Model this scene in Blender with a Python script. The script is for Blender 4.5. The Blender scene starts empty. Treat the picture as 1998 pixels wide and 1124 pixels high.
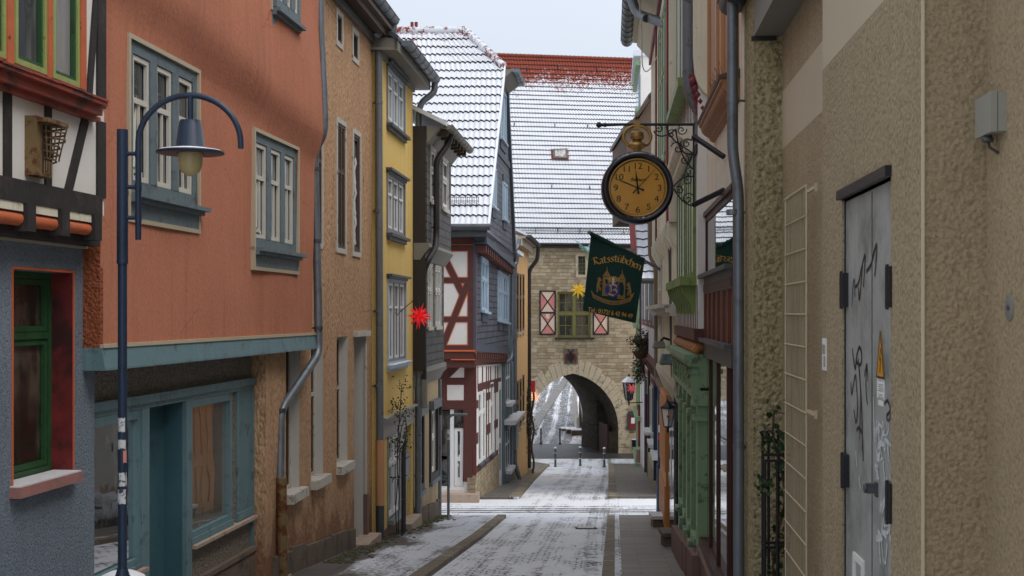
import bpy, bmesh, math, random
from mathutils import Vector, Matrix
random.seed(7)
R = math.radians
S = bpy.context.scene
COL = S.collection

# ------------------------------------------------------------------ camera, sky, sun, exposure
cam_d = bpy.data.cameras.new("Camera"); cam = bpy.data.objects.new("Camera", cam_d); COL.objects.link(cam)
cam.location = (0, 0, 0); cam.rotation_euler = (R(90), 0, 0)
cam_d.sensor_width = 36; cam_d.lens = 45.05; cam_d.shift_y = 0.0250
cam_d.clip_start = 0.1; cam_d.clip_end = 2000
cam_d.dof.use_dof = True; cam_d.dof.focus_distance = 42; cam_d.dof.aperture_fstop = 9
S.camera = cam
SUN_EL, SUN_AZ = R(54), R(126)      # azimuth clockwise from +Y
W = bpy.data.worlds.new("World"); S.world = W; W.use_nodes = True
wn, wl = W.node_tree.nodes, W.node_tree.links
wn.clear()
w_out = wn.new('ShaderNodeOutputWorld')
w_sky = wn.new('ShaderNodeTexSky'); w_sky.sky_type = 'NISHITA'; w_sky.sun_disc = False
w_sky.sun_elevation = SUN_EL; w_sky.sun_rotation = SUN_AZ; w_sky.air_density = 1.0; w_sky.dust_density = 3.0
w_b1 = wn.new('ShaderNodeBackground'); w_b1.inputs['Strength'].default_value = 0.05
wl.new(w_sky.outputs[0], w_b1.inputs['Color'])
w_tc = wn.new('ShaderNodeTexCoord'); w_sep = wn.new('ShaderNodeSeparateXYZ')
wl.new(w_tc.outputs['Generated'], w_sep.inputs[0])
w_r = wn.new('ShaderNodeValToRGB')                     # overcast layer: a little brighter towards the zenith
w_r.color_ramp.elements[0].position = 0.0; w_r.color_ramp.elements[0].color = (0.60, 0.63, 0.685, 1)
w_r.color_ramp.elements[1].position = 0.9; w_r.color_ramp.elements[1].color = (1.55, 1.58, 1.64, 1)
wl.new(w_sep.outputs['Z'], w_r.inputs[0])
w_no = wn.new('ShaderNodeTexNoise'); w_no.inputs['Scale'].default_value = 1.5; w_no.inputs['Detail'].default_value = 4
wl.new(w_tc.outputs['Generated'], w_no.inputs['Vector'])
w_mr = wn.new('ShaderNodeMapRange'); w_mr.inputs[1].default_value = .3; w_mr.inputs[2].default_value = .7
w_mr.inputs[3].default_value = .88; w_mr.inputs[4].default_value = 1.06
wl.new(w_no.outputs[0], w_mr.inputs[0])
w_mx = wn.new('ShaderNodeMixRGB'); w_mx.blend_type = 'MULTIPLY'; w_mx.inputs[0].default_value = 1
wl.new(w_r.outputs[0], w_mx.inputs[1]); wl.new(w_mr.outputs[0], w_mx.inputs[2])
w_b2 = wn.new('ShaderNodeBackground'); w_b2.inputs['Strength'].default_value = 0.60
wl.new(w_mx.outputs[0], w_b2.inputs['Color'])
w_add = wn.new('ShaderNodeAddShader')
wl.new(w_b1.outputs[0], w_add.inputs[0]); wl.new(w_b2.outputs[0], w_add.inputs[1]); wl.new(w_add.outputs[0], w_out.inputs[0])
sd = bpy.data.lights.new("Sun", 'SUN'); sd.energy = 0.9; sd.angle = R(30); sd.color = (1, .965, .92)
sun = bpy.data.objects.new("Sun", sd); COL.objects.link(sun)
sdir = Vector((math.sin(SUN_AZ)*math.cos(SUN_EL), math.cos(SUN_AZ)*math.cos(SUN_EL), math.sin(SUN_EL)))
sun.rotation_euler = sdir.to_track_quat('Z', 'Y').to_euler(); sun.location = sdir*60
S.view_settings.view_transform = 'Standard'; S.view_settings.look = 'None'
S.view_settings.exposure = 0.34; S.view_settings.gamma = 1.0

# ------------------------------------------------------------------ measuring: metres from the camera's height, +Y down the street
F, CX, HY = 2500.0, 999.0, 612.0
def P(px, py, D): return Vector(((px-CX)/F*D, D, (HY-py)/F*D))
GP = [(-10, -1.3), (0, -2.15), (18.9, -3.87), (24.7, -4.43), (34, -5.37), (40, -5.85), (75, -8.88), (86, -9.39), (98, -10.03), (108, -9.8), (130, -7.6), (160, -4.6), (200, -.5), (400, 18)]
def G(D):
    for (a, za), (b, zb) in zip(GP, GP[1:]):
        if D <= b: return za+(zb-za)*(D-a)/(b-a)
    return GP[-1][1]
def gp(px, py, dz=0.0):
    a, b = 3.0, 260.0
    f = lambda D: (HY-py)/F*D-(G(D)+dz)
    for _ in range(60):
        m = (a+b)/2
        if f(m) > 0: a = m
        else: b = m
    return P(px, py, a)

# ------------------------------------------------------------------ mesh building
class MB:
    def __init__(s): s.v = []; s.f = []; s.m = []; s.sm = []
    def add(s, vs, fs, mi=0, smooth=False):
        n = len(s.v); s.v += [tuple(v) for v in vs]
        for f in fs: s.f.append(tuple(i+n for i in f)); s.m.append(mi); s.sm.append(smooth)
    def poly(s, *pts, mi=0): s.add(pts, [tuple(range(len(pts)))], mi)
    def hexa(s, p, mi=0):      # 8 corners: bottom ring 0-3, top ring 4-7
        s.add(p, [(0,3,2,1), (4,5,6,7), (0,1,5,4), (1,2,6,5), (2,3,7,6), (3,0,4,7)], mi)
    def box(s, a, b, mi=0):
        x0,y0,z0 = a; x1,y1,z1 = b
        s.hexa([(x0,y0,z0),(x1,y0,z0),(x1,y1,z0),(x0,y1,z0),(x0,y0,z1),(x1,y0,z1),(x1,y1,z1),(x0,y1,z1)], mi)
    def bar(s, a, b, w, h, up=Vector((0,0,1)), mi=0):   # square bar from a to b
        a = Vector(a); b = Vector(b); d = (b-a).normalized()
        x = d.cross(up)
        if x.length < 1e-4: x = d.cross(Vector((0,1,0)))
        x.normalize(); y = x.cross(d).normalized(); x = x*w/2; y = y*h/2
        s.hexa([a-x-y, a+x-y, a+x+y, a-x+y, b-x-y, b+x-y, b+x+y, b-x+y], mi)
    def prism(s, pts, off, mi=0):      # polygon pts extruded by vector off
        n = len(pts); pts = [Vector(p) for p in pts]; off = Vector(off)
        vs = pts+[p+off for p in pts]
        fs = [tuple(range(n))[::-1], tuple(range(n, 2*n))]+[(i, (i+1) % n, n+(i+1) % n, n+i) for i in range(n)]
        s.add(vs, fs, mi)
    def tube(s, pts, r, seg=10, mi=0, caps=True):
        pts = [Vector(p) for p in pts]; n = len(pts)
        rs = r if isinstance(r, (list, tuple)) else [r]*n
        ref = None; vs = []
        for i, p in enumerate(pts):
            d = ((pts[min(i+1, n-1)]-p).normalized() + (p-pts[max(i-1, 0)]).normalized())
            if d.length < 1e-6: d = Vector((0,0,1))
            d.normalize()
            if ref is None:
                ref = d.cross(Vector((0,1,0)))
                if ref.length < .05: ref = d.cross(Vector((1,0,0)))
            x = (ref-d*ref.dot(d)).normalized(); ref = x; y = d.cross(x)
            for k in range(seg):
                t = 2*math.pi*k/seg; vs.append(p+(x*math.cos(t)+y*math.sin(t))*rs[i])
        fs = [(i*seg+k, i*seg+(k+1) % seg, (i+1)*seg+(k+1) % seg, (i+1)*seg+k) for i in range(n-1) for k in range(seg)]
        s.add(vs, fs, mi, True)
        if caps:
            s.add(vs[:seg], [tuple(range(seg))[::-1]], mi); s.add(vs[-seg:], [tuple(range(seg))], mi)
    def lathe(s, prof, c, ax=Vector((0,0,1)), seg=24, mi=0, smooth=True):   # prof: (radius, height along ax)
        ax = Vector(ax).normalized(); c = Vector(c)
        x = ax.cross(Vector((0,1,0)))
        if x.length < .05: x = ax.cross(Vector((1,0,0)))
        x.normalize(); y = ax.cross(x)
        vs = [c+ax*h+(x*math.cos(2*math.pi*k/seg)+y*math.sin(2*math.pi*k/seg))*max(r, 1e-4) for r, h in prof for k in range(seg)]
        n = len(prof)
        s.add(vs, [(i*seg+k, i*seg+(k+1) % seg, (i+1)*seg+(k+1) % seg, (i+1)*seg+k) for i in range(n-1) for k in range(seg)], mi, smooth)
    def ball(s, c, r, sx=1, sy=1, sz=1, seg=12, mi=0):
        c = Vector(c); vs = []; n = seg//2
        for i in range(n+1):
            a = math.pi*i/n
            for k in range(seg):
                t = 2*math.pi*k/seg
                vs.append(c+Vector((r*sx*math.sin(a)*math.cos(t), r*sy*math.sin(a)*math.sin(t), r*sz*math.cos(a))))
        s.add(vs, [(i*seg+k, (i+1)*seg+k, (i+1)*seg+(k+1) % seg, i*seg+(k+1) % seg) for i in range(n) for k in range(seg)], mi, True)
    def build(s, name, mats, parent=None, origin=None):
        o3 = ORG[parent.name] if parent is not None else (Vector(origin) if origin is not None else Vector((0,0,0)))
        me = bpy.data.meshes.new(name)
        me.from_pydata([tuple(Vector(v)-o3) for v in s.v], [], s.f)
        if not isinstance(mats, (list, tuple)): mats = [mats]
        for m in mats: me.materials.append(m)
        me.polygons.foreach_set('material_index', s.m); me.polygons.foreach_set('use_smooth', s.sm); me.update()
        o = bpy.data.objects.new(name, me); COL.objects.link(o); ORG[o.name] = o3
        if parent is not None: o.parent = parent
        else: o.location = o3
        return o
def islands(mb, name, mats, parent):
    """each separate piece collected in mb becomes a part of its own"""
    root = list(range(len(mb.v)))
    def find(i):
        while root[i] != i: root[i] = root[root[i]]; i = root[i]
        return i
    for f in mb.f:
        for i in f[1:]: root[find(i)] = find(f[0])
    grp = {}
    for k, f in enumerate(mb.f): grp.setdefault(find(f[0]), []).append(k)
    out = []
    for ks in grp.values():
        m = MB(); idx = {}
        for k in ks:
            for i in mb.f[k]:
                if i not in idx: idx[i] = len(m.v); m.v.append(mb.v[i])
            m.f.append(tuple(idx[i] for i in mb.f[k])); m.m.append(mb.m[k]); m.sm.append(mb.sm[k])
        out.append(m.build(name, mats, parent))
    return out
ORG = {}
def thing(name, loc, label, cat, group=None):
    o = bpy.data.objects.new(name, None); COL.objects.link(o); o.location = loc; o.empty_display_size = .3
    ORG[o.name] = Vector(loc); return tag(o, label, cat, group)
def tag(o, label, cat, group=None):
    o['label'] = label; o['category'] = cat
    if group: o['group'] = group
    return o
def struct(o, kind='structure'): o['kind'] = kind; return o
def text_geo(txt, size=1.0, bold=0.0, align='CENTER', shear=0.0):
    c = bpy.data.curves.new('t', 'FONT'); c.body = txt; c.size = size; c.align_x = align; c.offset = bold; c.shear = shear
    o = bpy.data.objects.new('t', c); COL.objects.link(o)
    dg = bpy.context.evaluated_depsgraph_get(); dg.update()
    me = bpy.data.meshes.new_from_object(o.evaluated_get(dg))
    vs = [v.co.copy() for v in me.vertices]; fs = [tuple(p.vertices) for p in me.polygons]
    bpy.data.objects.remove(o); bpy.data.curves.remove(c); bpy.data.meshes.remove(me)
    return vs, fs
def put_text(mb, txt, o, x, y, size, bold=0.0, mi=0, align='CENTER', shear=0.0):   # o origin, x / y unit axes
    vs, fs = text_geo(txt, size, bold, align, shear); mb.add([o+x*v.x+y*v.y for v in vs], fs, mi)

# ------------------------------------------------------------------ facades: vertical planes with (u, z, out)
class Fc:
    def __init__(s, a, b, toward):
        s.o = Vector((a[0], a[1], 0)); d = Vector((b[0]-a[0], b[1]-a[1], 0)); s.len = d.length; s.u = d.normalized()
        n = Vector((s.u.y, -s.u.x, 0)); s.n = n if n.dot(Vector((toward[0], toward[1], 0))-s.o) > 0 else -n
        s.sh = 0.0      # fall of the floor lines per metre along the wall
    def U(s, px):
        t = (px-CX)/F      # X = t*Y
        return (t*s.o.y-s.o.x)/(s.u.x-t*s.u.y)
    def Y(s, px): return s.o.y+s.u.y*s.U(px)
    def Z(s, px, py): return (HY-py)/F*s.Y(px)-s.sh*s.U(px)
    def w(s, u, z, out=0.0): return s.o+s.u*u+s.n*out+Vector((0,0,z+s.sh*u))
    def at(s, px, py, out=0.0): return s.w(s.U(px), s.Z(px, py), out)
    def uy(s, Yv): return (Yv-s.o.y)/s.u.y
    def box(s, mb, u0, u1, z0, z1, o0, o1, mi=0):
        mb.hexa([s.w(u0,z0,o0), s.w(u1,z0,o0), s.w(u1,z0,o1), s.w(u0,z0,o1), s.w(u0,z1,o0), s.w(u1,z1,o0), s.w(u1,z1,o1), s.w(u0,z1,o1)], mi)
    def rect(s, p0, p1, yt, yb, pr=None):      # pixel rectangle, heights read at column pr
        pr = p0 if pr is None else pr
        return (s.U(p0), s.U(p1), s.Z(pr, yb), s.Z(pr, yt))
    def beam(s, mb, p, q, w, o0, o1, mi=0):    # (u,z) to (u,z)
        p = Vector(p); q = Vector(q); d = (q-p).normalized(); n = Vector((-d.y, d.x))*w/2
        c = [p-n, q-n, q+n, p+n]
        mb.hexa([s.w(a.x, a.y, o0) for a in c]+[s.w(a.x, a.y, o1) for a in c], mi)
def vpL(vp, c, Da, Db):      # left side of the street
    k = (vp-CX)/F; return Fc((k*Da-c, Da), (k*Db-c, Db), (30, (Da+Db)/2))
def vpR(vp, c, Da, Db):
    k = (vp-CX)/F; return Fc((k*Da+c, Da), (k*Db+c, Db), (-30, (Da+Db)/2))

def wall(mb, f, u0, u1, z0, z1, holes=(), rev=.15, T=5.0, outf=None, nu=1, nz=1, mi=0, mrev=None, close=True):
    mrev = mi if mrev is None else mrev
    O = outf or (lambda u, z: 0.0)
    us = {u0, u1} | {u0+(u1-u0)*i/nu for i in range(nu+1)}; zs = {z0, z1} | {z0+(z1-z0)*i/nz for i in range(nz+1)}
    for h in holes: us |= {h[0], h[1]}; zs |= {h[2], h[3]}
    us = sorted(x for x in us if u0-1e-6 <= x <= u1+1e-6); zs = sorted(x for x in zs if z0-1e-6 <= x <= z1+1e-6)
    idx = {}
    vs = []
    for i, u in enumerate(us):
        for j, z in enumerate(zs): idx[i, j] = len(vs); vs.append(f.w(u, z, O(u, z)))
    fs = []
    for i in range(len(us)-1):
        for j in range(len(zs)-1):
            cu, cz = (us[i]+us[i+1])/2, (zs[j]+zs[j+1])/2
            if any(h[0] < cu < h[1] and h[2] < cz < h[3] for h in holes): continue
            fs.append((idx[i,j], idx[i+1,j], idx[i+1,j+1], idx[i,j+1]))
    mb.add(vs, fs, mi, outf is not None)
    for a, b, c, d in holes:
        q = [(a,c), (b,c), (b,d), (a,d)]
        for i in range(4):
            (ua, za), (ub, zb) = q[i], q[(i+1) % 4]
            mb.poly(f.w(ua,za,O(ua,za)), f.w(ub,zb,O(ub,zb)), f.w(ub,zb,-rev), f.w(ua,za,-rev), mi=mrev)
    if close:
        for u in (u0, u1):
            mb.poly(*([f.w(u,z,O(u,z)) for z in zs]+[f.w(u,z1,-T), f.w(u,z0,-T)]), mi=mi)
        mb.poly(f.w(u0,z1,O(u0,z1)), f.w(u1,z1,O(u1,z1)), f.w(u1,z1,-T), f.w(u0,z1,-T), mi=mi)
        mb.poly(f.w(u0,z0,-T), f.w(u1,z0,-T), f.w(u1,z1,-T), f.w(u0,z1,-T), mi=mi)
def footing(mb, f, u0, u1, zf0, zf1, o0, o1, zlow):
    """plinth stone whose top follows the fall of the street"""
    mb.hexa([f.w(u0,zlow,o0), f.w(u1,zlow,o0), f.w(u1,zlow,o1), f.w(u0,zlow,o1), f.w(u0,zf0,o0), f.w(u1,zf1,o0), f.w(u1,zf1,o1), f.w(u0,zf0,o1)])
def grow(r, d): return (r[0]-d, r[1]+d, r[2]-d, r[3]+d)
def ring(mb, f, r, w, o0, o1, mi=0, wt=None, wb=None):
    a, b, c, d = r; wt = w if wt is None else wt; wb = w if wb is None else wb
    f.box(mb, a, a+w, c, d, o0, o1, mi); f.box(mb, b-w, b, c, d, o0, o1, mi)
    f.box(mb, a+w, b-w, d-wt, d, o0, o1, mi)
    if wb > 0: f.box(mb, a+w, b-w, c, c+wb, o0, o1, mi)

def window(parent, f, r, frame_m, glass_m, cols=2, rev=.12, fw=.06, mull=.06, trans=(), bars=(), sash_m=None, sash=.04,
           cas=None, sill=None, name='window', vbars=(), bar_h=.024, vtop=1.0):
    a, b, c, d = r
    m = MB(); ring(m, f, r, fw, -rev, -rev+.07)
    cw = (b-a-2*fw-(cols-1)*mull)/cols; xs = [a+fw+i*(cw+mull) for i in range(cols)]
    for i in range(1, cols): f.box(m, xs[i]-mull, xs[i], c+fw, d-fw, -rev, -rev+.075)
    zt = [c+fw+(d-c-2*fw)*t for t in trans]
    for z in zt:
        for x in xs: f.box(m, x, x+cw, z-.03, z+.03, -rev, -rev+.072)
    win = m.build(name, frame_m, parent)
    sm = sash_m or frame_m
    g = MB(); f.box(g, a+.01, b-.01, c+.01, d-.01, -rev+.005, -rev+.012); g.build('pane', glass_m, win)
    levels = [c+fw]+zt+[d-fw]
    for i, x in enumerate(xs):
        q = MB()
        for z0, z1 in zip(levels, levels[1:]):
            ring(q, f, (x+.006, x+cw-.006, z0+(.035 if z0 in zt else .006), z1-(.035 if z1 in zt else .006)), sash, -rev+.02, -rev+.055)
        for t in bars:
            z = c+fw+(d-c-2*fw)*t; f.box(q, x+sash, x+cw-sash, z-bar_h/2, z+bar_h/2, -rev+.02, -rev+.052)
        for t in vbars:
            f.box(q, x+cw*t-.012, x+cw*t+.012, c+fw+sash, c+fw+(d-c-2*fw)*vtop-.012, -rev+.02, -rev+.044)
        q.build('sash', sm, win)
    if cas:
        cm, w, o = cas[:3]
        q = MB(); ring(q, f, grow(r, w), w, -.02, o, wb=(w if len(cas) < 4 else cas[3])); q.build('casing', cm, win)
    if sill:
        sm_, h, o, ex = sill[:4]
        q = MB(); f.box(q, a-ex, b+ex, c-h, c+.005, -rev+.08, o); q.build('sill', sm_, win)
    return win

# ------------------------------------------------------------------ materials
class NT:
    def __init__(s, name):
        s.m = bpy.data.materials.new(name); s.m.use_nodes = True; s.t = s.m.node_tree; s.t.nodes.clear()
        s.out = s.t.nodes.new('ShaderNodeOutputMaterial'); s.tc = s.t.nodes.new('ShaderNodeTexCoord'); s.obj = s.tc.outputs['Object']
        s.world = None
    def set(s, sock, v):
        if isinstance(v, bpy.types.NodeSocket): s.t.links.new(v, sock)
        elif v is not None:
            if hasattr(sock.default_value, '__len__') and not hasattr(v, '__len__'): v = (v,)*len(sock.default_value)
            if hasattr(sock.default_value, '__len__') and len(sock.default_value) == 4 and len(v) == 3: v = (*v, 1)
            sock.default_value = v
    def pos(s):      # world position
        if s.world is None: s.world = s.t.nodes.new('ShaderNodeNewGeometry').outputs['Position']
        return s.world
    def map(s, vec, scale=(1,1,1), loc=(0,0,0), rot=(0,0,0)):
        n = s.t.nodes.new('ShaderNodeMapping'); s.set(n.inputs[0], vec); n.inputs['Scale'].default_value = scale; n.inputs['Location'].default_value = loc; n.inputs['Rotation'].default_value = rot
        return n.outputs[0]
    def noise(s, vec, scale, detail=4, rough=.55, dist=0.0, color=False):
        n = s.t.nodes.new('ShaderNodeTexNoise'); s.set(n.inputs['Vector'], vec); s.set(n.inputs['Scale'], scale)
        n.inputs['Detail'].default_value = detail; n.inputs['Roughness'].default_value = rough; n.inputs['Distortion'].default_value = dist
        return n.outputs['Color' if color else 'Fac']
    def vor(s, vec, scale, feature='F1', out='Distance', rand=1.0):
        n = s.t.nodes.new('ShaderNodeTexVoronoi'); n.feature = feature; s.set(n.inputs['Vector'], vec); s.set(n.inputs['Scale'], scale); n.inputs['Randomness'].default_value = rand
        return n.outputs[out]
    def brick(s, vec, w, h, mortar=.01, off=.5, c1=(1,1,1), c2=(0,0,0), cm=(.5,.5,.5), smooth=.1):
        n = s.t.nodes.new('ShaderNodeTexBrick'); s.set(n.inputs['Vector'], vec); n.offset = off
        s.set(n.inputs['Color1'], c1); s.set(n.inputs['Color2'], c2); s.set(n.inputs['Mortar'], cm)
        n.inputs['Scale'].default_value = 1; n.inputs['Mortar Size'].default_value = mortar; n.inputs['Mortar Smooth'].default_value = smooth
        n.inputs['Brick Width'].default_value = w; n.inputs['Row Height'].default_value = h; n.inputs['Bias'].default_value = 0
        return n.outputs['Color'], n.outputs['Fac']
    def math(s, op, a, b=0.0, c=0.0, clamp=False):
        n = s.t.nodes.new('ShaderNodeMath'); n.operation = op; n.use_clamp = clamp
        s.set(n.inputs[0], a); s.set(n.inputs[1], b); s.set(n.inputs[2], c); return n.outputs[0]
    def step(s, v, a, b, lo=0.0, hi=1.0):
        n = s.t.nodes.new('ShaderNodeMapRange'); n.interpolation_type = 'SMOOTHSTEP'
        s.set(n.inputs[0], v); n.inputs[1].default_value = a; n.inputs[2].default_value = b; n.inputs[3].default_value = lo; n.inputs[4].default_value = hi
        return n.outputs[0]
    def mix(s, f, a, b, mode='MIX'):
        n = s.t.nodes.new('ShaderNodeMixRGB'); n.blend_type = mode; s.set(n.inputs[0], f); s.set(n.inputs[1], a); s.set(n.inputs[2], b); return n.outputs[0]
    def ramp(s, f, *st):
        n = s.t.nodes.new('ShaderNodeValToRGB'); e = n.color_ramp.elements
        while len(e) < len(st): e.new(.5)
        for x, (p, c) in zip(e, st): x.position = p; x.color = (*c, 1)
        s.set(n.inputs[0], f); return n.outputs[0]
    def sep(s, vec):
        n = s.t.nodes.new('ShaderNodeSeparateXYZ'); s.set(n.inputs[0], vec); return n.outputs
    def comb(s, x=0.0, y=0.0, z=0.0):
        n = s.t.nodes.new('ShaderNodeCombineXYZ'); s.set(n.inputs[0], x); s.set(n.inputs[1], y); s.set(n.inputs[2], z); return n.outputs[0]
    def bump(s, h, strength=.5, dist=.01, normal=None):
        n = s.t.nodes.new('ShaderNodeBump'); n.inputs['Strength'].default_value = strength; n.inputs['Distance'].default_value = dist
        s.set(n.inputs['Height'], h); s.set(n.inputs['Normal'], normal) if normal is not None else None
        return n.outputs[0]
    def bsdf(s, col, rough=.7, metal=0.0, normal=None, spec=.5, coat=0.0, emit=None, es=0.0, trans=0.0):
        n = s.t.nodes.new('ShaderNodeBsdfPrincipled'); s.set(n.inputs['Base Color'], col); s.set(n.inputs['Roughness'], rough); s.set(n.inputs['Metallic'], metal)
        n.inputs['Specular IOR Level'].default_value = spec; n.inputs['Coat Weight'].default_value = coat; n.inputs['Transmission Weight'].default_value = trans
        if normal is not None: s.set(n.inputs['Normal'], normal)
        if emit is not None: s.set(n.inputs['Emission Color'], emit); n.inputs['Emission Strength'].default_value = es
        s.t.links.new(n.outputs[0], s.out.inputs[0]); return n
def sc(c, k): return tuple(x*k for x in c)
def plain(name, col, rough=.65, var=.2, scale=2.0, metal=0.0, bump=.0, bs=40, bd=.01, spec=.4, dirt=None, dscale=1.2, dlo=.5, dhi=.75, streak=None, coat=0.0):
    N = NT(name); p = N.pos()
    n = N.noise(p, scale, 6, .6)
    c = N.mix(n, sc(col, 1-var), sc(col, 1+var))
    fine = N.noise(p, scale*14, 3, .6)
    c = N.mix(N.step(fine, .35, .75, 0, .35), c, sc(col, 1-var*.9))
    if streak:
        sn = N.noise(N.map(p, (6, 6, .35)), 1.6, 5, .65)
        c = N.mix(N.step(sn, .48, .72, 0, streak[1]), c, streak[0])
    if dirt:
        d = N.noise(p, dscale, 8, .68)
        c = N.mix(N.step(d, dlo, dhi), c, dirt)
    nm = N.bump(N.noise(p, bs, 4, .6), bump, bd) if bump else None
    r = N.math('ADD', N.math('MULTIPLY', fine, .2), rough-.1)
    N.bsdf(c, r, metal, nm, spec, coat); return N.m
M = {}
def stucco(name, col, dark, gs, var=.2, bump=.9, bd=.02, stretch=1.0, stain=None, stain_z=None, band=None, speck=.5, cracks=0.0, damp=0.0):
    """roughcast render: grains of size 1/gs, soft weathering, optional rising stain and painted band"""
    N = NT(name); p = N.pos()
    q = N.map(p, (1, 1, stretch))
    v = N.vor(q, gs, 'F1'); n1 = N.noise(q, gs*1.15, 4, .62); n2 = N.noise(p, .7, 6, .6); n3 = N.noise(N.map(p, (3, 3, .3)), 1.3, 6, .6)
    c = N.mix(n2, sc(col, 1-var), sc(col, 1+var))
    c = N.mix(N.step(n3, .5, .75, 0, .45), c, sc(col, .72))
    h = N.math('ADD', N.math('MULTIPLY', v, -.6), n1)
    c = N.mix(N.step(n1, .50, .60, 0, speck), c, dark)
    c = N.mix(N.step(n1, .5, .36, 0, speck*.45), c, sc(col, 1.35))
    if damp:      # rain streaks, patches and old repairs
        d1 = N.noise(N.map(p, (4, 4, .28)), 1.5, 7, .7); d2 = N.noise(p, .55, 7, .72); d3 = N.noise(p, 2.4, 7, .75)
        c = N.mix(N.step(d1, .50, .74, 0, damp), c, sc(col, .58)); c = N.mix(N.step(d2, .52, .70, 0, damp*.8), c, sc(col, .70)); c = N.mix(N.step(d3, .58, .70, 0, damp*.6), c, sc(col, 1.22))
    if cracks:
        pw = N.mix(.25, p, N.noise(p, 1.6, 5, .7, color=True), 'ADD'); ed = N.vor(pw, .55, 'DISTANCE_TO_EDGE')
        c = N.mix(N.math('MULTIPLY', N.step(ed, .002, .007, 1, 0), N.step(N.noise(p, .8, 3, .5), .52, .60, 0, cracks)), c, sc(dark, .5))
    if stain:
        z = N.sep(p)[2]
        yy = N.sep(p)[1]
        line = N.math('ADD', N.math('MULTIPLY', yy, stain_z[0]), stain_z[1])
        f = N.math('SUBTRACT', N.math('ADD', line, N.math('MULTIPLY', N.noise(N.map(p, (2, 1.2, .55)), 2.2, 6, .72), 2.9)), z)
        c = N.mix(N.step(f, .55, 1.0, 0, .75), c, stain)
        c = N.mix(N.step(f, .15, .5, 0, .35), c, sc(col, .62))
    if band:
        z = N.sep(p)[2]
        ft = N.math('MULTIPLY', N.step(z, band[0]-.004, band[0]+.004), N.step(z, band[1]-.004, band[1]+.004, 1, 0))
        c = N.mix(ft, c, N.mix(n2, sc(band[2], .9), sc(band[2], 1.08)))
        h = N.mix(ft, h, .35)
    N.bsdf(c, .9, 0, N.bump(h, bump, bd), .2); return N.m

def two_d(N, axis): s = N.sep(N.pos()); return N.comb(s[0 if axis == 'X' else 1], s[2], 0)
def slate(name, axis, w=.17, h=.12, tint=(.046,.054,.070)):
    N = NT(name); q = two_d(N, axis)
    q = N.mix(.012, q, N.noise(N.pos(), 5, 3, color=True), 'ADD')
    c, f = N.brick(q, w, h, .02, .5, (1,1,1), (.0,.0,.0), (.3,.3,.3))
    n = N.noise(N.pos(), 9, 5, .7)
    col = N.mix(N.math('MULTIPLY', N.math('ADD', c, n), .5), sc(tint, .5), sc(tint, 2.6))
    col = N.mix(N.step(N.noise(N.pos(), 1.5, 6, .7), .52, .75, 0, .5), col, (.10,.10,.10))
    col = N.mix(N.math('MULTIPLY', f, .8), col, (.008,.008,.009))
    z = N.sep(q)[1]
    saw = N.math('SUBTRACT', 1.0, N.math('FRACT', N.math('DIVIDE', z, h)))
    hgt = N.math('ADD', N.math('MULTIPLY', saw, 1.0), N.math('MULTIPLY', f, -.9))
    N.bsdf(col, .55, 0, N.bump(N.math('ADD', hgt, N.math('MULTIPLY', c, .3)), .8, .02), .4); return N.m
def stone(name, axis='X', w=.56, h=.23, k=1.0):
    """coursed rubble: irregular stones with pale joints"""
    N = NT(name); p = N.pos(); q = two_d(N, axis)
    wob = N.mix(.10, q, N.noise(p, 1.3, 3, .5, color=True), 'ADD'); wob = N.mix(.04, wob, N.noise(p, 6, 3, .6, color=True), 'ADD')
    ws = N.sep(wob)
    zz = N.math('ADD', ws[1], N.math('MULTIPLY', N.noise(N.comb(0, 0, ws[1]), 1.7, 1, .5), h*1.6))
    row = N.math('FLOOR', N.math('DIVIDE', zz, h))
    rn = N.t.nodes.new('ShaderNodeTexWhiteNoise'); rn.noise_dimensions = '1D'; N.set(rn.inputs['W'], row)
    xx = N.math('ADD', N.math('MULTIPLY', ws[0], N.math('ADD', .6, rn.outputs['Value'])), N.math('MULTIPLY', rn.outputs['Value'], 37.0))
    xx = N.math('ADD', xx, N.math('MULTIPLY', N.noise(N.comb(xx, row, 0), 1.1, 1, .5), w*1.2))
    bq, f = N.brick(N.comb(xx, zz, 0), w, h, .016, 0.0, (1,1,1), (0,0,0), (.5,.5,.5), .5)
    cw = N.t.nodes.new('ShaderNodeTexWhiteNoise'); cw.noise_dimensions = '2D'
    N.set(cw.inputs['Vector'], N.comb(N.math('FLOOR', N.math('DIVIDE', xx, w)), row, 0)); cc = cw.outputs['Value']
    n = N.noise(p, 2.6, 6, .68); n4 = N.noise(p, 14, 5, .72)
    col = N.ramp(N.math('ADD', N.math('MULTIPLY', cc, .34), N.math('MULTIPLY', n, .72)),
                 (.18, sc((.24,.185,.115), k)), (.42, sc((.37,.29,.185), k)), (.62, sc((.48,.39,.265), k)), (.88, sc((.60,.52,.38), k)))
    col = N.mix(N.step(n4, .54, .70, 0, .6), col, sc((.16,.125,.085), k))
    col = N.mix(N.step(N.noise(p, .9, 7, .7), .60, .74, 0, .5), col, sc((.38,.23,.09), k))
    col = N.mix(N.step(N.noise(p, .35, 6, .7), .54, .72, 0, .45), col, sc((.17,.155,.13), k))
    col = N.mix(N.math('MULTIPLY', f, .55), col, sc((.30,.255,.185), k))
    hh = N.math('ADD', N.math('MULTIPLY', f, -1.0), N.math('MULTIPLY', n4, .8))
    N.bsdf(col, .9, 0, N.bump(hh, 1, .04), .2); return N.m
def streetcoord(N, k=.077):
    s = N.sep(N.pos()); return N.math('SUBTRACT', s[0], N.math('MULTIPLY', s[1], k)), s[1]
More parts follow.
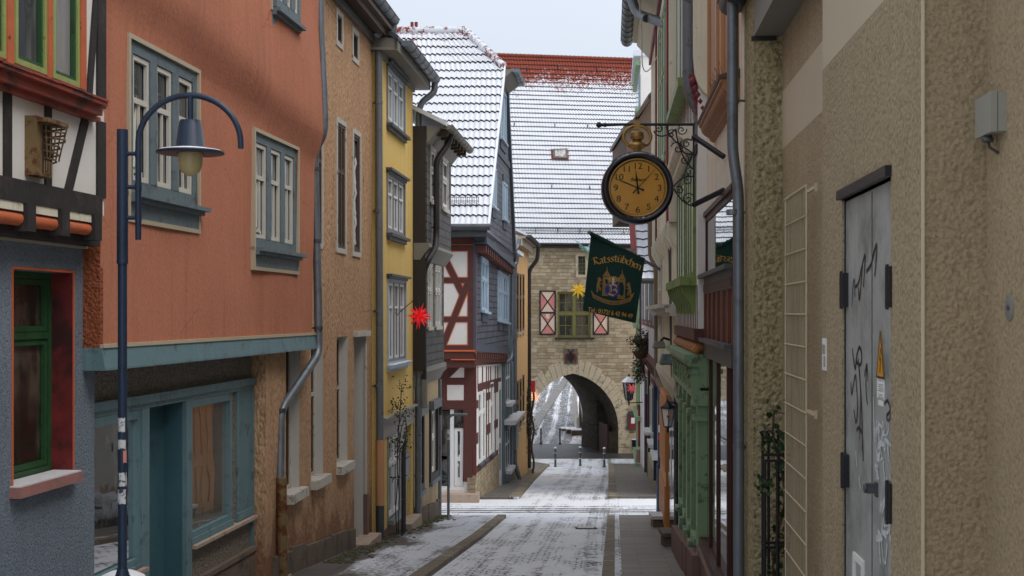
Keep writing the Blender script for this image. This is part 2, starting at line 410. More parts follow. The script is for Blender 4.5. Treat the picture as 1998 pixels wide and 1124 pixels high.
def road_mat(name, along='Y', amount=.0, cross=None, cob=(.055,.052,.05), tracks=(), wide=.2):
    """cobbles under a thin trodden snow cover that wheels have opened along the way"""
    N = NT(name); p = N.pos()
    v, y = streetcoord(N)
    if along == 'X': v, y = y, v
    q = N.comb(v, y, 0)
    qw = N.mix(.10, q, N.noise(q, 1.6, 2, .5, color=True), 'ADD'); qw = N.mix(.05, qw, N.noise(q, 7, 3, .6, color=True), 'ADD')
    cc, gap = N.brick(qw, .20, .145, .022, .43, (1,1,1), (0,0,0), (.5,.5,.5), .5)
    cd = N.math('MULTIPLY', N.math('SUBTRACT', 1.0, gap), .15)
    low = N.noise(N.map(q, (1, .35, 1)), .7, 4, .6); st = N.noise(N.map(q, (7, .25, 1)), 1, 5, .65); fine = N.noise(N.map(q, (1, .8, 1)), 8, 4, .7)
    bar_ = N.noise(N.map(q, (2.2, 9, 1)), 1, 3, .6)
    s = N.math('ADD', .62+amount, N.math('MULTIPLY', N.math('SUBTRACT', low, .5), .5))
    s = N.math('ADD', s, N.math('MULTIPLY', N.math('SUBTRACT', st, .5), .55))
    s = N.math('ADD', s, N.math('MULTIPLY', N.math('SUBTRACT', fine, .5), .85))
    s = N.math('SUBTRACT', s, N.math('MULTIPLY', gap, N.step(N.noise(N.map(q, (1.3, .5, 1)), .9, 5, .7), .38, .66, .02, .42)))
    for (c0, k) in tracks:
        d = N.math('ABSOLUTE', N.math('SUBTRACT', v, N.math('ADD', c0, N.math('MULTIPLY', N.math('SINE', N.math('MULTIPLY', y, .13)), .12))))
        t = N.step(d, wide*.3, wide, 1, 0)
        s = N.math('SUBTRACT', s, N.math('MULTIPLY', N.math('MULTIPLY', t, N.step(bar_, .40, .55)), k))
    if cross:      # fresh snow on the crossing, opened by wheels running across
        yw = N.math('ADD', y, N.math('MULTIPLY', N.math('SUBTRACT', N.noise(N.pos(), .5, 4, .6), .5), 1.6))
        cw = N.math('MULTIPLY', N.step(yw, cross[0]-.3, cross[0]+.6), N.step(yw, cross[1]-.6, cross[1]+.3, 1, 0))
        s = N.math('ADD', s, N.math('MULTIPLY', cw, .16))
        xb = N.noise(N.map(q, (2.2, 3, 1)), 1, 4, .7)
        for (c0, k) in cross[2]:
            d = N.math('ABSOLUTE', N.math('SUBTRACT', y, N.math('ADD', c0, N.math('MULTIPLY', N.math('SINE', N.math('MULTIPLY', v, .5)), .15))))
            s = N.math('SUBTRACT', s, N.math('MULTIPLY', N.math('MULTIPLY', N.step(d, .06, .30, 1, 0), N.step(xb, .15, .6)), k))
    f = N.step(s, .40, .60)
    wet = N.mix(N.sep(cc)[0], sc(cob, .6), sc(cob, 1.5)); wet = N.mix(gap, wet, sc(cob, .25))
    snow = N.mix(fine, (.70,.725,.77), (.89,.91,.94))
    col = N.mix(f, wet, snow)
    h = N.math('ADD', N.math('MULTIPLY', f, 1.2), N.math('MULTIPLY', N.math('MINIMUM', cd, .15), 4))
    r = N.math('ADD', .45, N.math('MULTIPLY', f, .4))
    N.bsdf(col, r, 0, N.bump(h, .6, .02), .4); return N.m
def pave_mat(name, base, snow_amt, slab=(.5,.35), k=.077, edge=None, plates=True):
    N = NT(name); p = N.pos(); v, y = streetcoord(N, k); q = N.comb(v, y, 0)
    c, f = N.brick(N.comb(v, y, 0), slab[0], slab[1], .012, .5, (1,1,1), (0,0,0), (.5,.5,.5))
    n = N.noise(p, 3, 6, .7); big = N.noise(N.map(q, (1, .3, 1)), .8, 6, .65); fine = N.noise(N.map(q, (1, .6, 1)), 14, 4, .7)
    col = N.mix(N.math('MULTIPLY', N.math('ADD', c, n), .5), sc(base, .6), sc(base, 1.45)); col = N.mix(N.math('MULTIPLY', f, .7), col, sc(base, .28))
    moss = N.step(N.noise(p, 5, 6, .7), .55, .75, 0, .35); col = N.mix(moss, col, (.05,.055,.02))
    s = N.math('ADD', snow_amt, N.math('ADD', N.math('MULTIPLY', N.math('SUBTRACT', big, .5), 1.1), N.math('MULTIPLY', N.math('SUBTRACT', fine, .5), .6)))
    if edge:      # trodden strip free of snow beside the wall
        e = N.math('SUBTRACT', v, edge[0]); s = N.math('SUBTRACT', s, N.step(N.math('ADD', e, N.math('MULTIPLY', N.math('SUBTRACT', big, .5), 1.2)), 0, edge[1], .7, 0))
    s = N.math('SUBTRACT', s, N.math('MULTIPLY', f, .12))
    sf = N.step(s, .42, .62)
    col = N.mix(sf, col, N.mix(fine, (.52,.55,.6), (.80,.83,.88)))
    h = N.math('ADD', N.math('MULTIPLY', f, -1), N.math('ADD', N.math('MULTIPLY', n, .3), N.math('MULTIPLY', sf, .8)))
    N.bsdf(col, N.math('ADD', .45, N.math('MULTIPLY', sf, .35)), 0, N.bump(h, .5, .012), .4); return N.m
def snow_tile(name, tile=(.235,.048,.026), melt=None, gap=.0):
    """roof tile under snow; melt = (height, softness): above it the bare tile shows through"""
    N = NT(name); p = N.pos(); z = N.sep(p)[2]
    n = N.noise(p, 7, 5, .7); n2 = N.noise(p, .55, 5, .6); tl = N.mix(n, sc(tile, .5), sc(tile, 1.35))
    tl = N.mix(N.step(N.noise(p, 3, 5, .7), .5, .7, 0, .5), tl, sc(tile, .45))
    sn = N.mix(N.noise(p, 2.0, 5, .6), (.58,.605,.65), (.74,.765,.81))
    f = N.step(N.math('ADD', N.noise(p, 5.5, 5, .75), N.math('MULTIPLY', N.math('SUBTRACT', N.noise(p, .8, 3, .6), .5), .35)), .24+gap, .36+gap)
    if melt:
        m = N.math('ADD', z, N.math('ADD', N.math('MULTIPLY', N.math('SUBTRACT', n2, .5), 2.6), N.math('MULTIPLY', N.math('SUBTRACT', N.noise(N.map(p, (1, 1, 1.5)), 5.0, 4, .75), .5), 7.5)))
        f = N.math('MULTIPLY', f, N.step(m, melt[0]-melt[1], melt[0]+melt[1], 1, 0))
    N.bsdf(N.mix(f, tl, sn), .8, 0, N.bump(N.math('ADD', n, f), .25, .01), .3); return N.m
def dark_glass(name, lo=(.012,.014,.018), hi=(.10,.10,.10), scale=1.6, rough=.04, st=(1,1,.5)):
    N = NT(name); p = N.pos(); n = N.noise(N.map(p, st), scale, 4, .6)
    nb = N.noise(p, 1.3, 2, .5)
    N.bsdf(N.mix(N.step(n, .45, .6), lo, hi), rough, 0, N.bump(nb, .35, .03), .8); return N.m
def clear_glass(name, tint=(.92,.96,.95), refl=1.0, film=0.0):
    N = NT(name); t = N.t.nodes.new('ShaderNodeBsdfTransparent'); t.inputs[0].default_value = (*tint, 1)
    g = N.t.nodes.new('ShaderNodeBsdfGlossy'); g.inputs['Roughness'].default_value = .01
    nb = N.bump(N.noise(N.pos(), .9, 2, .5), .10, .02); N.t.links.new(nb, g.inputs['Normal'])
    fr = N.t.nodes.new('ShaderNodeFresnel'); fr.inputs[0].default_value = 1.55
    mx = N.t.nodes.new('ShaderNodeMixShader'); N.t.links.new(N.math('MULTIPLY', fr.outputs[0], refl, clamp=True), mx.inputs[0])
    base = t.outputs[0]
    if film:  # dusty whitewash film; the opposite wall's reflection is put into its colour too
        df = N.t.nodes.new('ShaderNodeBsdfDiffuse'); df.inputs[0].default_value = (.45, .42, .36, 1); m2 = N.t.nodes.new('ShaderNodeMixShader')
        N.set(m2.inputs[0], N.step(N.noise(N.map(N.pos(), (1, 1, .6)), 1.4, 6, .65), .2, .8, film*.4, film*1.6)); N.t.links.new(base, m2.inputs[1]); N.t.links.new(df.outputs[0], m2.inputs[2]); base = m2.outputs[0]
    N.t.links.new(base, mx.inputs[1]); N.t.links.new(g.outputs[0], mx.inputs[2]); N.t.links.new(mx.outputs[0], N.out.inputs[0]); return N.m
def lit(name, col, es, base=None):
    N = NT(name); N.bsdf(base or col, .5, 0, None, .4, 0, col, es); return N.m

M['orange'] = stucco('orange_plaster', (.475,.19,.115), (.34,.13,.072), 22, .18, .4, .008, speck=.28, cracks=.3, damp=.5)
M['orange_rough'] = stucco('orange_roughcast', (.33,.10,.045), (.12,.04,.02), 30, .25, 1, .03)
M['tan'] = stucco('tan_roughcast', (.54,.335,.195), (.20,.105,.055), 26, .2, 1, .025, stretch=.45, stain=(.15,.045,.028), stain_z=(-.0905, -2.15), damp=.3, cracks=.6)
M['yellow'] = stucco('yellow_plaster', (.76,.54,.185), (.58,.38,.11), 30, .1, .5, .01, speck=.35, damp=.25)
M['roughcast'] = stucco('beige_roughcast', (.375,.30,.19), (.15,.11,.065), 40, .2, .7, .014, band=(1.462, 1.97, (.50,.43,.31)), speck=.5, damp=.28)
M['roughcast_plain'] = stucco('plain_beige_roughcast', (.365,.285,.175), (.16,.12,.07), 46, .2, .7, .012, speck=.4, damp=.3)
M['pier'] = stucco('yellow_grey_roughcast', (.42,.355,.205), (.16,.125,.06), 22, .16, 1, .04, speck=.6)
M['blue'] = stucco('blue_grey_roughcast', (.195,.235,.28), (.07,.08,.10), 46, .25, .8, .014, speck=.5, damp=.5)
M['grey_render'] = stucco('grey_roughcast', (.25,.215,.175), (.06,.055,.05), 30, .25, 1, .025, speck=.65)
M['base_tan'] = stucco('tan_plaster_base', (.46,.36,.215), (.26,.19,.11), 20, .22, .4, .01, speck=.4, stain=(.20,.11,.06), stain_z=(-.0905,-2.6))
M['cream_plaster'] = plain('cream_plaster', (.60,.51,.36), .85, .1, 1.2, bump=.2, bs=30, streak=((.34,.27,.17), .5))
M['ochre'] = plain('ochre_plaster', (.66,.42,.18), .9, .12, 1.0, bump=.2, streak=((.40,.23,.09), .4))
M['infill'] = plain('white_infill', (.72,.70,.66), .9, .07, 1.2, bump=.15, bs=18, dirt=(.42,.36,.29), dlo=.60, dhi=.85)
M['timber_black'] = plain('black_timber', (.028,.024,.024), .75, .4, 6, bump=.5, bs=18, dirt=(.075,.05,.045), dscale=3)
M['timber_red'] = plain('oxblood_timber', (.095,.032,.026), .7, .3, 4, bump=.4, bs=22, dirt=(.05,.022,.02), dscale=4)
M['line_orange'] = plain('orange_red_line_paint', (.62,.13,.045), .7, .15, 6)
M['red_paint'] = plain('weathered_red_paint', (.30,.055,.035), .5, .3, 5, bump=.3, dirt=(.06,.035,.03), dscale=3.5, dlo=.52, dhi=.68)
M['dkred'] = plain('dark_red_paint', (.20,.022,.022), .55, .3, 3, dirt=(.045,.012,.012), dscale=1.3, dlo=.48, dhi=.66)
M['orange_wood'] = plain('peeling_orange_wood', (.50,.125,.045), .6, .25, 6, bump=.5, bs=16, dirt=(.05,.035,.03), dscale=7, dlo=.60, dhi=.66)
M['green_wood'] = plain('pale_green_wood', (.30,.36,.12), .55, .25, 5, bump=.3, dirt=(.07,.09,.03), dscale=8, dlo=.58, dhi=.68)
M['deep_green'] = plain('deep_green_paint', (.025,.085,.032), .45, .3, 4, bump=.2, dirt=(.015,.03,.012), dscale=5)
M['teal'] = plain('teal_paint', (.125,.215,.24), .5, .15, 2.5, bump=.15, bs=25, dirt=(.075,.11,.115), dscale=5, dlo=.53, dhi=.68, streak=((.20,.32,.35), .4))
M['teal_dark'] = plain('dark_teal_paint', (.05,.125,.15), .5, .2, 2.5, bump=.15, dirt=(.03,.06,.07), dscale=3)
M['grey_blue'] = plain('grey_blue_wood', (.125,.17,.19), .55, .2, 5, bump=.3, bs=20, dirt=(.05,.06,.065), dscale=6)
M['beige_trim'] = plain('beige_trim', (.46,.40,.29), .7, .1, 3)
M['cream_wood'] = plain('cream_window_paint', (.58,.56,.49), .5, .08, 4)
M['white_wood'] = plain('white_window_paint', (.72,.73,.72), .5, .07, 4)
M['old_white'] = plain('peeling_white_paint', (.52,.49,.43), .7, .15, 6, bump=.3, dirt=(.20,.165,.13), dscale=6, dlo=.55, dhi=.66)
M['brown_wood'] = plain('brown_window_wood', (.085,.052,.034), .6, .3, 6, bump=.3)
M['dark_brown'] = plain('red_brown_window_frame', (.06,.024,.017), .5, .25, 5, spec=.25)
M['red_brown'] = plain('red_brown_slats', (.135,.042,.022), .5, .2, 6)
M['zinc'] = plain('zinc', (.20,.225,.25), .45, .25, 5, metal=.55, bump=.1, dirt=(.10,.11,.12), dscale=4, streak=((.09,.09,.09), .6))
M['zinc_dark'] = plain('dark_zinc', (.085,.092,.10), .5, .3, 5, metal=.4, dirt=(.05,.045,.04), dscale=4)
M['pipe_grey'] = plain('grey_painted_pipe', (.16,.175,.19), .5, .25, 4, metal=.2, dirt=(.10,.075,.055), dscale=7, dlo=.58, dhi=.66, streak=((.09,.095,.10), .5))
M['pipe_brown'] = plain('brown_painted_pipe', (.17,.105,.065), .55, .2, 4)
M['pipe_dark'] = plain('black_brown_pipe', (.03,.024,.022), .5, .3, 4)
M['clay_pipe'] = plain('clay_pipe', (.52,.27,.13), .7, .15, 3, dirt=(.12,.06,.04), dlo=.62, dhi=.72)
M['navy'] = plain('navy_paint', (.019,.034,.066), .36, .25, 5, bump=.05, dirt=(.010,.016,.03), dscale=5)
M['black_iron'] = plain('black_iron', (.014,.014,.018), .45, .3, 8, bump=.15)
M['grey_metal'] = plain('galvanised_grey', (.22,.235,.25), .45, .15, 5, metal=.5)
M['door_metal'] = plain('grey_door_paint', (.34,.355,.335), .45, .12, 1.6, metal=.05, bump=.06, bs=8, dirt=(.17,.18,.165), dscale=2.4, dlo=.46, dhi=.72, streak=((.42,.45,.44), .4))
M['grey_plastic'] = plain('grey_plastic', (.30,.295,.255), .5, .08, 4)
M['pink_sill'] = plain('pinkish_sill', (.36,.17,.15), .85, .25, 5, bump=.4, dirt=(.22,.12,.10), dscale=6)
M['stone_sill'] = plain('sandstone_sill', (.42,.33,.26), .9, .2, 4, bump=.5, bs=25, dirt=(.24,.13,.10), dscale=5)
M['snowy_sill'] = plain('snowy_sill', (.62,.62,.63), .85, .15, 6, bump=.4)
M['snow'] = plain('snow', (.80,.83,.88), .85, .06, 5, bump=.4, bs=20)
M['plinth'] = plain('plinth_stone', (.165,.125,.095), .9, .35, 3, bump=.7, bs=14, bd=.03, dirt=(.065,.05,.04), dscale=2.2)
M['red_plinth'] = plain('red_stone', (.17,.10,.08), .7, .25, 4, bump=.3)
def kerb_mat():
    N = NT('kerb_granite'); p = N.pos(); y = N.sep(p)[1]; n = N.noise(p, 4, 6, .7)
    k = N.math('FLOOR', N.math('DIVIDE', y, .85)); wn_ = N.t.nodes.new('ShaderNodeTexWhiteNoise'); wn_.noise_dimensions = '1D'; N.set(wn_.inputs['W'], k)
    j = N.math('FRACT', N.math('DIVIDE', y, .85)); joint = N.math('ADD', N.step(j, .0, .04, 1, 0), N.step(j, .97, 1.0))
    c = N.mix(N.math('MULTIPLY', N.math('ADD', n, wn_.outputs['Value']), .5), (.13,.105,.072), (.31,.26,.19)); c = N.mix(N.step(N.noise(p, 22, 3, .6), .55, .68, 0, .5), c, (.08,.065,.05))
    s = N.step(N.math('ADD', N.noise(p, 1.6, 6, .75), N.math('MULTIPLY', joint, .12)), .62, .68)
    c = N.mix(joint, c, (.04,.035,.028)); c = N.mix(s, c, (.7,.73,.78))
    N.bsdf(c, .75, 0, N.bump(N.math('SUBTRACT', n, joint), .6, .02), .3); return N.m
M['kerb'] = kerb_mat()
M['lt_green'] = plain('sage_green_paint', (.20,.31,.165), .5, .2, 3, bump=.15, dirt=(.07,.10,.05), dscale=6, dlo=.52, dhi=.66, streak=((.11,.17,.09), .5))
M['green_trim'] = plain('olive_green_trim', (.16,.235,.06), .5, .25, 4, dirt=(.05,.07,.02), dscale=5)
M['slat_cream'] = plain('cream_board_paint', (.70,.65,.52), .7, .12, 2, bump=.3, dirt=(.26,.21,.15), dscale=4, dlo=.60, dhi=.72, streak=((.33,.28,.20), .6))
M['ochre_wood'] = plain('ochre_brown_wood', (.30,.125,.035), .55, .15, 2, bump=.1, streak=((.16,.06,.02), .4))
M['ochre_lt'] = plain('ochre_edge_wood', (.46,.22,.08), .5, .15, 3)
M['burgundy'] = plain('burgundy_carving', (.16,.025,.035), .6, .4, 8, dirt=(.38,.30,.27), dscale=9, dlo=.54, dhi=.60)
M['brass'] = plain('aged_brass', (.38,.235,.075), .4, .25, 6, metal=.75, dirt=(.14,.085,.03), dscale=7)
M['dial'] = plain('amber_dial', (.95,.50,.06), .35, .12, 2.2, spec=.5)
def snow_dusted(name, col, rough, lo=.35, hi=.75):
    N = NT(name); g = N.t.nodes.new('ShaderNodeNewGeometry'); nz = N.sep(g.outputs['Normal'])[2]; n = N.noise(N.pos(), 26, 5, .75)
    f = N.step(N.math('ADD', nz, N.math('MULTIPLY', N.math('SUBTRACT', n, .5), 1.3)), lo, hi)
    N.bsdf(N.mix(f, col, (.74,.77,.82)), N.math('ADD', rough, N.math('MULTIPLY', f, .5)), 0, N.bump(n, .2, .004), .5); return N.m
M['rim'] = snow_dusted('black_enamel_with_snow', (.010,.009,.013), .3, .62, 1.0)
M['gold_print'] = plain('gold_print', (.50,.30,.06), .7, .15, 20)
M['dk_print'] = plain('dark_print', (.02,.014,.01), .6, .2, 20)
M['blue_print'] = plain('blue_print', (.02,.04,.27), .7, .15, 20)
M['white_print'] = plain('white_print', (.75,.75,.73), .6, .08, 20)
M['flag'] = plain('bottle_green_cloth', (.006,.036,.030), .9, .25, 3, bump=.3, bs=200, bd=.003)
M['globe'] = plain('milky_amber_globe', (.52,.42,.20), .25, .15, 7, spec=.6, dirt=(.30,.22,.10), dscale=6)
M['lampsnow'] = M['snow']
M['red_star'] = lit('red_paper_star', (.75,.012,.018), .25, (.72,.02,.025))
M['yellow_star'] = lit('yellow_star', (.85,.50,.02), .06, (.80,.52,.03))
M['peach_star'] = lit('glowing_star', (1.0,.46,.22), .55, (.75,.55,.45))
M['pink_star'] = lit('pale_red_star', (.75,.12,.14), .15, (.75,.18,.19))
M['copper'] = plain('verdigris_copper', (.20,.38,.34), .6, .3, 6, metal=.2, dirt=(.55,.60,.60), dscale=3, dlo=.52, dhi=.6)
M['shut_pink'] = plain('faded_pink_shutter', (.62,.24,.20), .7, .15, 3, dirt=(.38,.11,.10), dscale=4)
M['shut_cream'] = plain('pale_cream_shutter', (.72,.56,.43), .7, .08, 3)
M['olive'] = plain('olive_window_wood', (.18,.17,.055), .6, .2, 4)
M['stone'] = stone('limestone_masonry')
M['stone_light'] = plain('voussoir_stone', (.56,.47,.33), .9, .34, 1.1, bump=.8, bs=12, bd=.03, dirt=(.20,.16,.11), dscale=3.5, dlo=.52, dhi=.68)
M['stone_pass'] = stone('passage_stone', 'Y', .5, .24, .22)  # wall stone made much darker: the passage's shade is put into its colour
M['rubble'] = stone('rubble_plinth', 'Y', .35, .18, .85)
M['brown_plaster'] = plain('brown_plaster', (.13,.088,.062), .9, .25, 2, bump=.5)
M['slate_y'] = slate('slate_hanging_street', 'Y', .30, .20)
M['slate_x'] = slate('slate_hanging_side', 'X')
M['slate_old'] = slate('old_round_slates', 'Y', .22, .19, (.045,.042,.039))
M['slate_board'] = plain('slate_grey_board', (.062,.075,.098), .6, .25, 4)
M['bluegrey_frame'] = plain('pale_blue_frame', (.36,.46,.56), .5, .08, 4)
M['roof_gate'] = snow_tile('gate_roof_snow', melt=(16.7, .4))
M['roof_corner'] = snow_tile('corner_roof_snow', melt=(10.25, .2), gap=-.03)
M['roof_plain'] = snow_tile('small_roof_snow')
M['ridge_snow'] = snow_tile('snowy_ridge_tile', gap=.17)
M['tile'] = plain('roof_tile', (.20,.045,.025), .8, .3, 5, bump=.3, dirt=(.05,.02,.015), dscale=4)
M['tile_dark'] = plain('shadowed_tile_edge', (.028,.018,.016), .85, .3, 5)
M['road'] = road_mat('snowy_cobbles', tracks=((-1.75,.22), (-1.2,.2), (-.55,.1), (-.35,.26), (-.02,.36), (.25,.2), (-2.15,.2)), wide=.2, amount=.17, cross=(33.6, 40.6, ((35.4,.75), (36.1,.85), (37.6,.45), (36.8,.6))))
M['cross'] = road_mat('snowy_cross_street', 'X', .28, tracks=((35.6,.75), (36.3,.85), (37.4,.6), (36.8,.5)), wide=.28)
M['rise'] = road_mat('snowy_hill_road', 'Y', -.02, tracks=((-8.3,.3), (-7.5,.4), (-6.6,.4), (-5.6,.35), (-4.4,.4), (-3.5,.4)), wide=.5)
M['cobble_dark'] = road_mat('dark_cobbles', 'Y', -.5)
M['pave_r'] = pave_mat('grey_paving', (.15,.132,.108), .02, (.9, .33))
M['pave_l'] = pave_mat('snowy_pavement', (.105,.095,.085), .58, (.75, 1.6), edge=(-4.75, 1.1))
M['kerb_snow'] = pave_mat('kerb_snow', (.12,.11,.09), .60, (.3, .3))
M['pave_far'] = pave_mat('far_pavement', (.13,.12,.107), .05, (.6, .5))
M['ground'] = road_mat('snowy_ground', 'Y', .2)
M['glass'] = dark_glass('dark_window')
M['glass_pale'] = dark_glass('pale_curtained_window', (.035,.04,.045), (.27,.27,.26), 1.1, .03, (1,1,.25))
M['glass_brown'] = dark_glass('brown_dusty_window', (.02,.016,.012), (.10,.075,.055), 1.3, .12)
M['glass_blue'] = dark_glass('pale_blue_window', (.22,.29,.36), (.42,.50,.58), 1.4, .1)
M['shopglass'] = clear_glass('shop_glass', refl=.55, film=.26)
M['filmyglass'] = clear_glass('filmy_shop_glass', film=.42)
M['mirrorglass'] = clear_glass('mirror_shop_glass', (.35,.36,.36), 1.6)
M['curtain'] = plain('ochre_curtain', (.33,.29,.22), .9, .12, 3)
M['netting'] = plain('grey_net_curtain', (.42,.40,.35), .9, .2, 2, streak=((.25,.235,.20), .6))
M['interior'] = plain('dusty_interior', (.13,.115,.095), .9, .3, 1.5)
M['cloth_white'] = plain('white_sheet', (.68,.68,.70), .9, .1, 5, bump=.4, bs=12)
M['ivy'] = plain('ivy_leaf', (.03,.062,.018), .5, .5, 9)
M['leaf_brown'] = plain('withered_leaf', (.15,.085,.03), .7, .5, 9)
M['straw'] = plain('dry_straw', (.22,.115,.045), .8, .4, 9)
M['needle'] = plain('fir_green', (.018,.04,.018), .7, .5, 9)
M['dry_plant'] = plain('dry_geranium', (.075,.062,.03), .8, .6, 9)
M['heather'] = plain('red_flower', (.20,.03,.03), .8, .4, 9)
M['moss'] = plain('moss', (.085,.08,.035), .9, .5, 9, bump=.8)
M['sign_red'] = plain('red_sign', (.50,.014,.022), .4, .08, 3)
M['sign_yellow'] = plain('amber_sign', (.56,.26,.02), .5, .15, 6)
M['orange_door'] = plain('orange_door', (.50,.20,.05), .5, .15, 3)
M['purple'] = plain('plum_banner', (.075,.012,.045), .7, .2, 3)
M['tyrol'] = plain('blue_green_panel', (.02,.055,.062), .5, .2, 3)
M['lime'] = plain('mustard_panel', (.33,.29,.05), .5, .15, 3)
M['scarlet'] = plain('scarlet_panel', (.50,.02,.02), .45, .1, 3)
M['rusty'] = plain('rusty_tin', (.20,.135,.06), .6, .35, 8, metal=.2, bump=.4, dirt=(.12,.035,.012), dscale=7, dlo=.48, dhi=.58)
M['reed'] = plain('cream_mat', (.40,.345,.225), .8, .12, 3, streak=((.24,.195,.11), .7))
M['reed_rod'] = plain('cream_rod', (.55,.47,.32), .6, .1, 4)
M['soffit'] = plain('grey_soffit_board', (.21,.20,.17), .7, .12, 2)
M['teal_house'] = plain('blue_green_render', (.10,.155,.165), .7, .2, 2)
M['pinkbeam'] = plain('mauve_red_beam', (.18,.05,.055), .7, .25, 4)
M['reveal'] = plain('whitewashed_reveal', (.56,.53,.48), .85, .08, 2)
M['glass_light'] = dark_glass('light_curtained_window', (.30,.31,.31), (.58,.58,.56), 1.2, .08, (1,1,.25))
M['whiteboard'] = plain('white_boards', (.72,.72,.74), .7, .1, 2, streak=((.40,.40,.41), .5))

# ------------------------------------------------------------------ setting: ground, road, pavements, kerbs
def lerp_fn(pts):
    pts = sorted(pts)
    def f(y):
        if y <= pts[0][0]: a, b = pts[0], pts[1]
        elif y >= pts[-1][0]: a, b = pts[-2], pts[-1]
        else:
            for a, b in zip(pts, pts[1:]):
                if y <= b[0]: break
        return a[1]+(b[1]-a[1])*(y-a[0])/(b[0]-a[0])
    return f
def edge(*px): return lerp_fn([(p.y, p.x) for p in (gp(*q) for q in px)])
road_L = edge((842,1124), (895,1085), (940,1052), (972,1024)); road_R = edge((1175,1124), (1184,1030))
road_L2 = edge((1014,974), (1040,942), (1068,912), (1081,899)); road_R2 = edge((1187,966), (1187,906))
def ribbon(name, fl, fr, y0, y1, dz, mat, nx=4, step=.8, skirt=.0, kind='structure', cross=0.0):
    m = MB(); n = max(2, int((y1-y0)/step)); ys = [y0+(y1-y0)*i/n for i in range(n+1)]; vs = []
    for y in ys:
        for k in range(nx+1):
            t = k/nx; x = fl(y)+(fr(y)-fl(y))*t; vs.append((x, y, G(y)+dz+cross*t))
    w = nx+1
    m.add(vs, [(i*w+k, i*w+k+1, (i+1)*w+k+1, (i+1)*w+k) for i in range(n) for k in range(nx)])
    if skirt:
        for k in (0, nx):
            for i in range(n):
                a = Vector(vs[i*w+k]); b = Vector(vs[(i+1)*w+k]); d = Vector((0,0,skirt)); m.poly(a, b, b-d, a-d)
        for i in (0, n):
            a = Vector(vs[i*w]); b = Vector(vs[i*w+nx]); d = Vector((0,0,skirt)); m.poly(a, b, b-d, a-d)
    o = m.build(name, mat); struct(o, kind); return o
C_ = lambda c: (lambda y: c)
ribbon('ground', C_(-120), C_(120), -10, 400, -.30, M['ground'], 8, 4)
ribbon('road', lambda y: road_L(y)-.05, lambda y: road_R(y)+.05, -6, 34.2, 0, M['road'], 8, .6)
ribbon('cross_street', C_(-40), C_(40), 33.0, 41.4, .004, M['road'], 30, .5)
ribbon('lower_road', lambda y: road_L2(y)-.3, lambda y: road_R2(y)+.05, 40.5, 75.6, .008, M['road'], 8, .6)
ribbon('lower_road_end', C_(-4), C_(12), 75.4, 80.5, .012, M['road'], 8, .6)
ribbon('gate_yard', C_(-4), C_(12), 80, 98.5, .002, M['cobble_dark'], 8, .6)
ribbon('hill_road', C_(-12), C_(22), 98, 260, .002, M['rise'], 12, 1.5)
KH = .085
kl = .22
ribbon('pavement_near_left', C_(-9), lambda y: road_L(y)-kl, -6, 33.0, KH-.012, M['pave_l'], 8, .8, .3)
ribbon('kerb_near_left', lambda y: road_L(y)-kl, lambda y: road_L(y), -6, 33.2, KH, M['kerb'], 1, .8, .3)
ribbon('pavement_near_right', lambda y: road_R(y)+kl*.8, C_(9), -6, 33.2, KH-.012, M['pave_r'], 8, .8, .3)
ribbon('kerb_near_right', lambda y: road_R(y), lambda y: road_R(y)+kl*.8, -6, 33.2, KH, M['kerb'], 1, .8, .3)
ribbon('kerb_snow_strip', lambda y: road_R(y)+kl*.8+.01, lambda y: road_R(y)+kl*.8+.11, 6, 33.0, KH+.006, M['kerb_snow'], 1, .6)
def k2(y): return road_L2(y) if y < 74 else road_L2(74)-.10*(y-74)**2*1.2
ribbon('pavement_far_left', C_(-9), lambda y: k2(y)-.35, 40.8, 78.5, KH-.012, M['pave_far'], 8, .7, .3)
ribbon('kerb_far_left', lambda y: k2(y)-.35, k2, 40.8, 78.5, KH, M['kerb'], 1, .5, .3)
ribbon('pavement_far_right', lambda y: road_R2(y)+.3, C_(12), 41.2, 75.5, KH-.012, M['pave_far'], 8, .8, .3)
ribbon('kerb_far_right', road_R2, lambda y: road_R2(y)+.3, 41.2, 75.5, KH, M['kerb'], 1, .8, .3)
hl = edge((1036,826), (1062,792), (1086,757)); hr = edge((1048,838), (1072,800), (1100,757))
ribbon('hill_pavement', hl, hr, 101, 138, .10, M['pave_far'], 2, 1.2, .3)
# moss at the foot of the left walls
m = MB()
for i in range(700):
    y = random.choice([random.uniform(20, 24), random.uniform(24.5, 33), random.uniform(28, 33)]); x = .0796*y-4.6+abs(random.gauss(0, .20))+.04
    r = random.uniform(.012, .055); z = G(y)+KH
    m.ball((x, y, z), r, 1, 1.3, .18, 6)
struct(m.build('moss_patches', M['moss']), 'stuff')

# ------------------------------------------------------------------ left 1: half-timbered house with blue-grey base
fL = vpL(1285, 5.35, 5.0, 12.15); fU = vpL(1285, 5.12, 5.0, 11.83)
h = thing('half_timbered_house', (-5, 11, G(11)), 'black-timbered house with blue-grey ground floor and peeling orange window posts, at the left edge', 'house')
win = fL.rect(25, 142, 530, 944, 140); win = (fL.U(25), fL.U(142), -1.44, .37)
m = MB(); wall(m, fL, 0, fL.len, -4.2, .72, [win], .27, 4); m.build('ground_floor_wall', M['blue'], h)
w1 = window(h, fL, win, M['deep_green'], M['glass_brown'], 1, .27, .06, .05, (.70,), (), None, .05, name='window', vbars=(.28,), cas=(M['line_orange'], .02, .008, 0))
m = MB(); a, b, c, d = win; fL.box(m, b-.006, b+.002, c, d, -.20, -.001); m.build('red_reveal', M['dkred'], w1)
m = MB(); fL.box(m, a-.06, b+.0, c-.085, c+.004, -.19, .10); sl = m.build('sill', M['pink_sill'], w1)
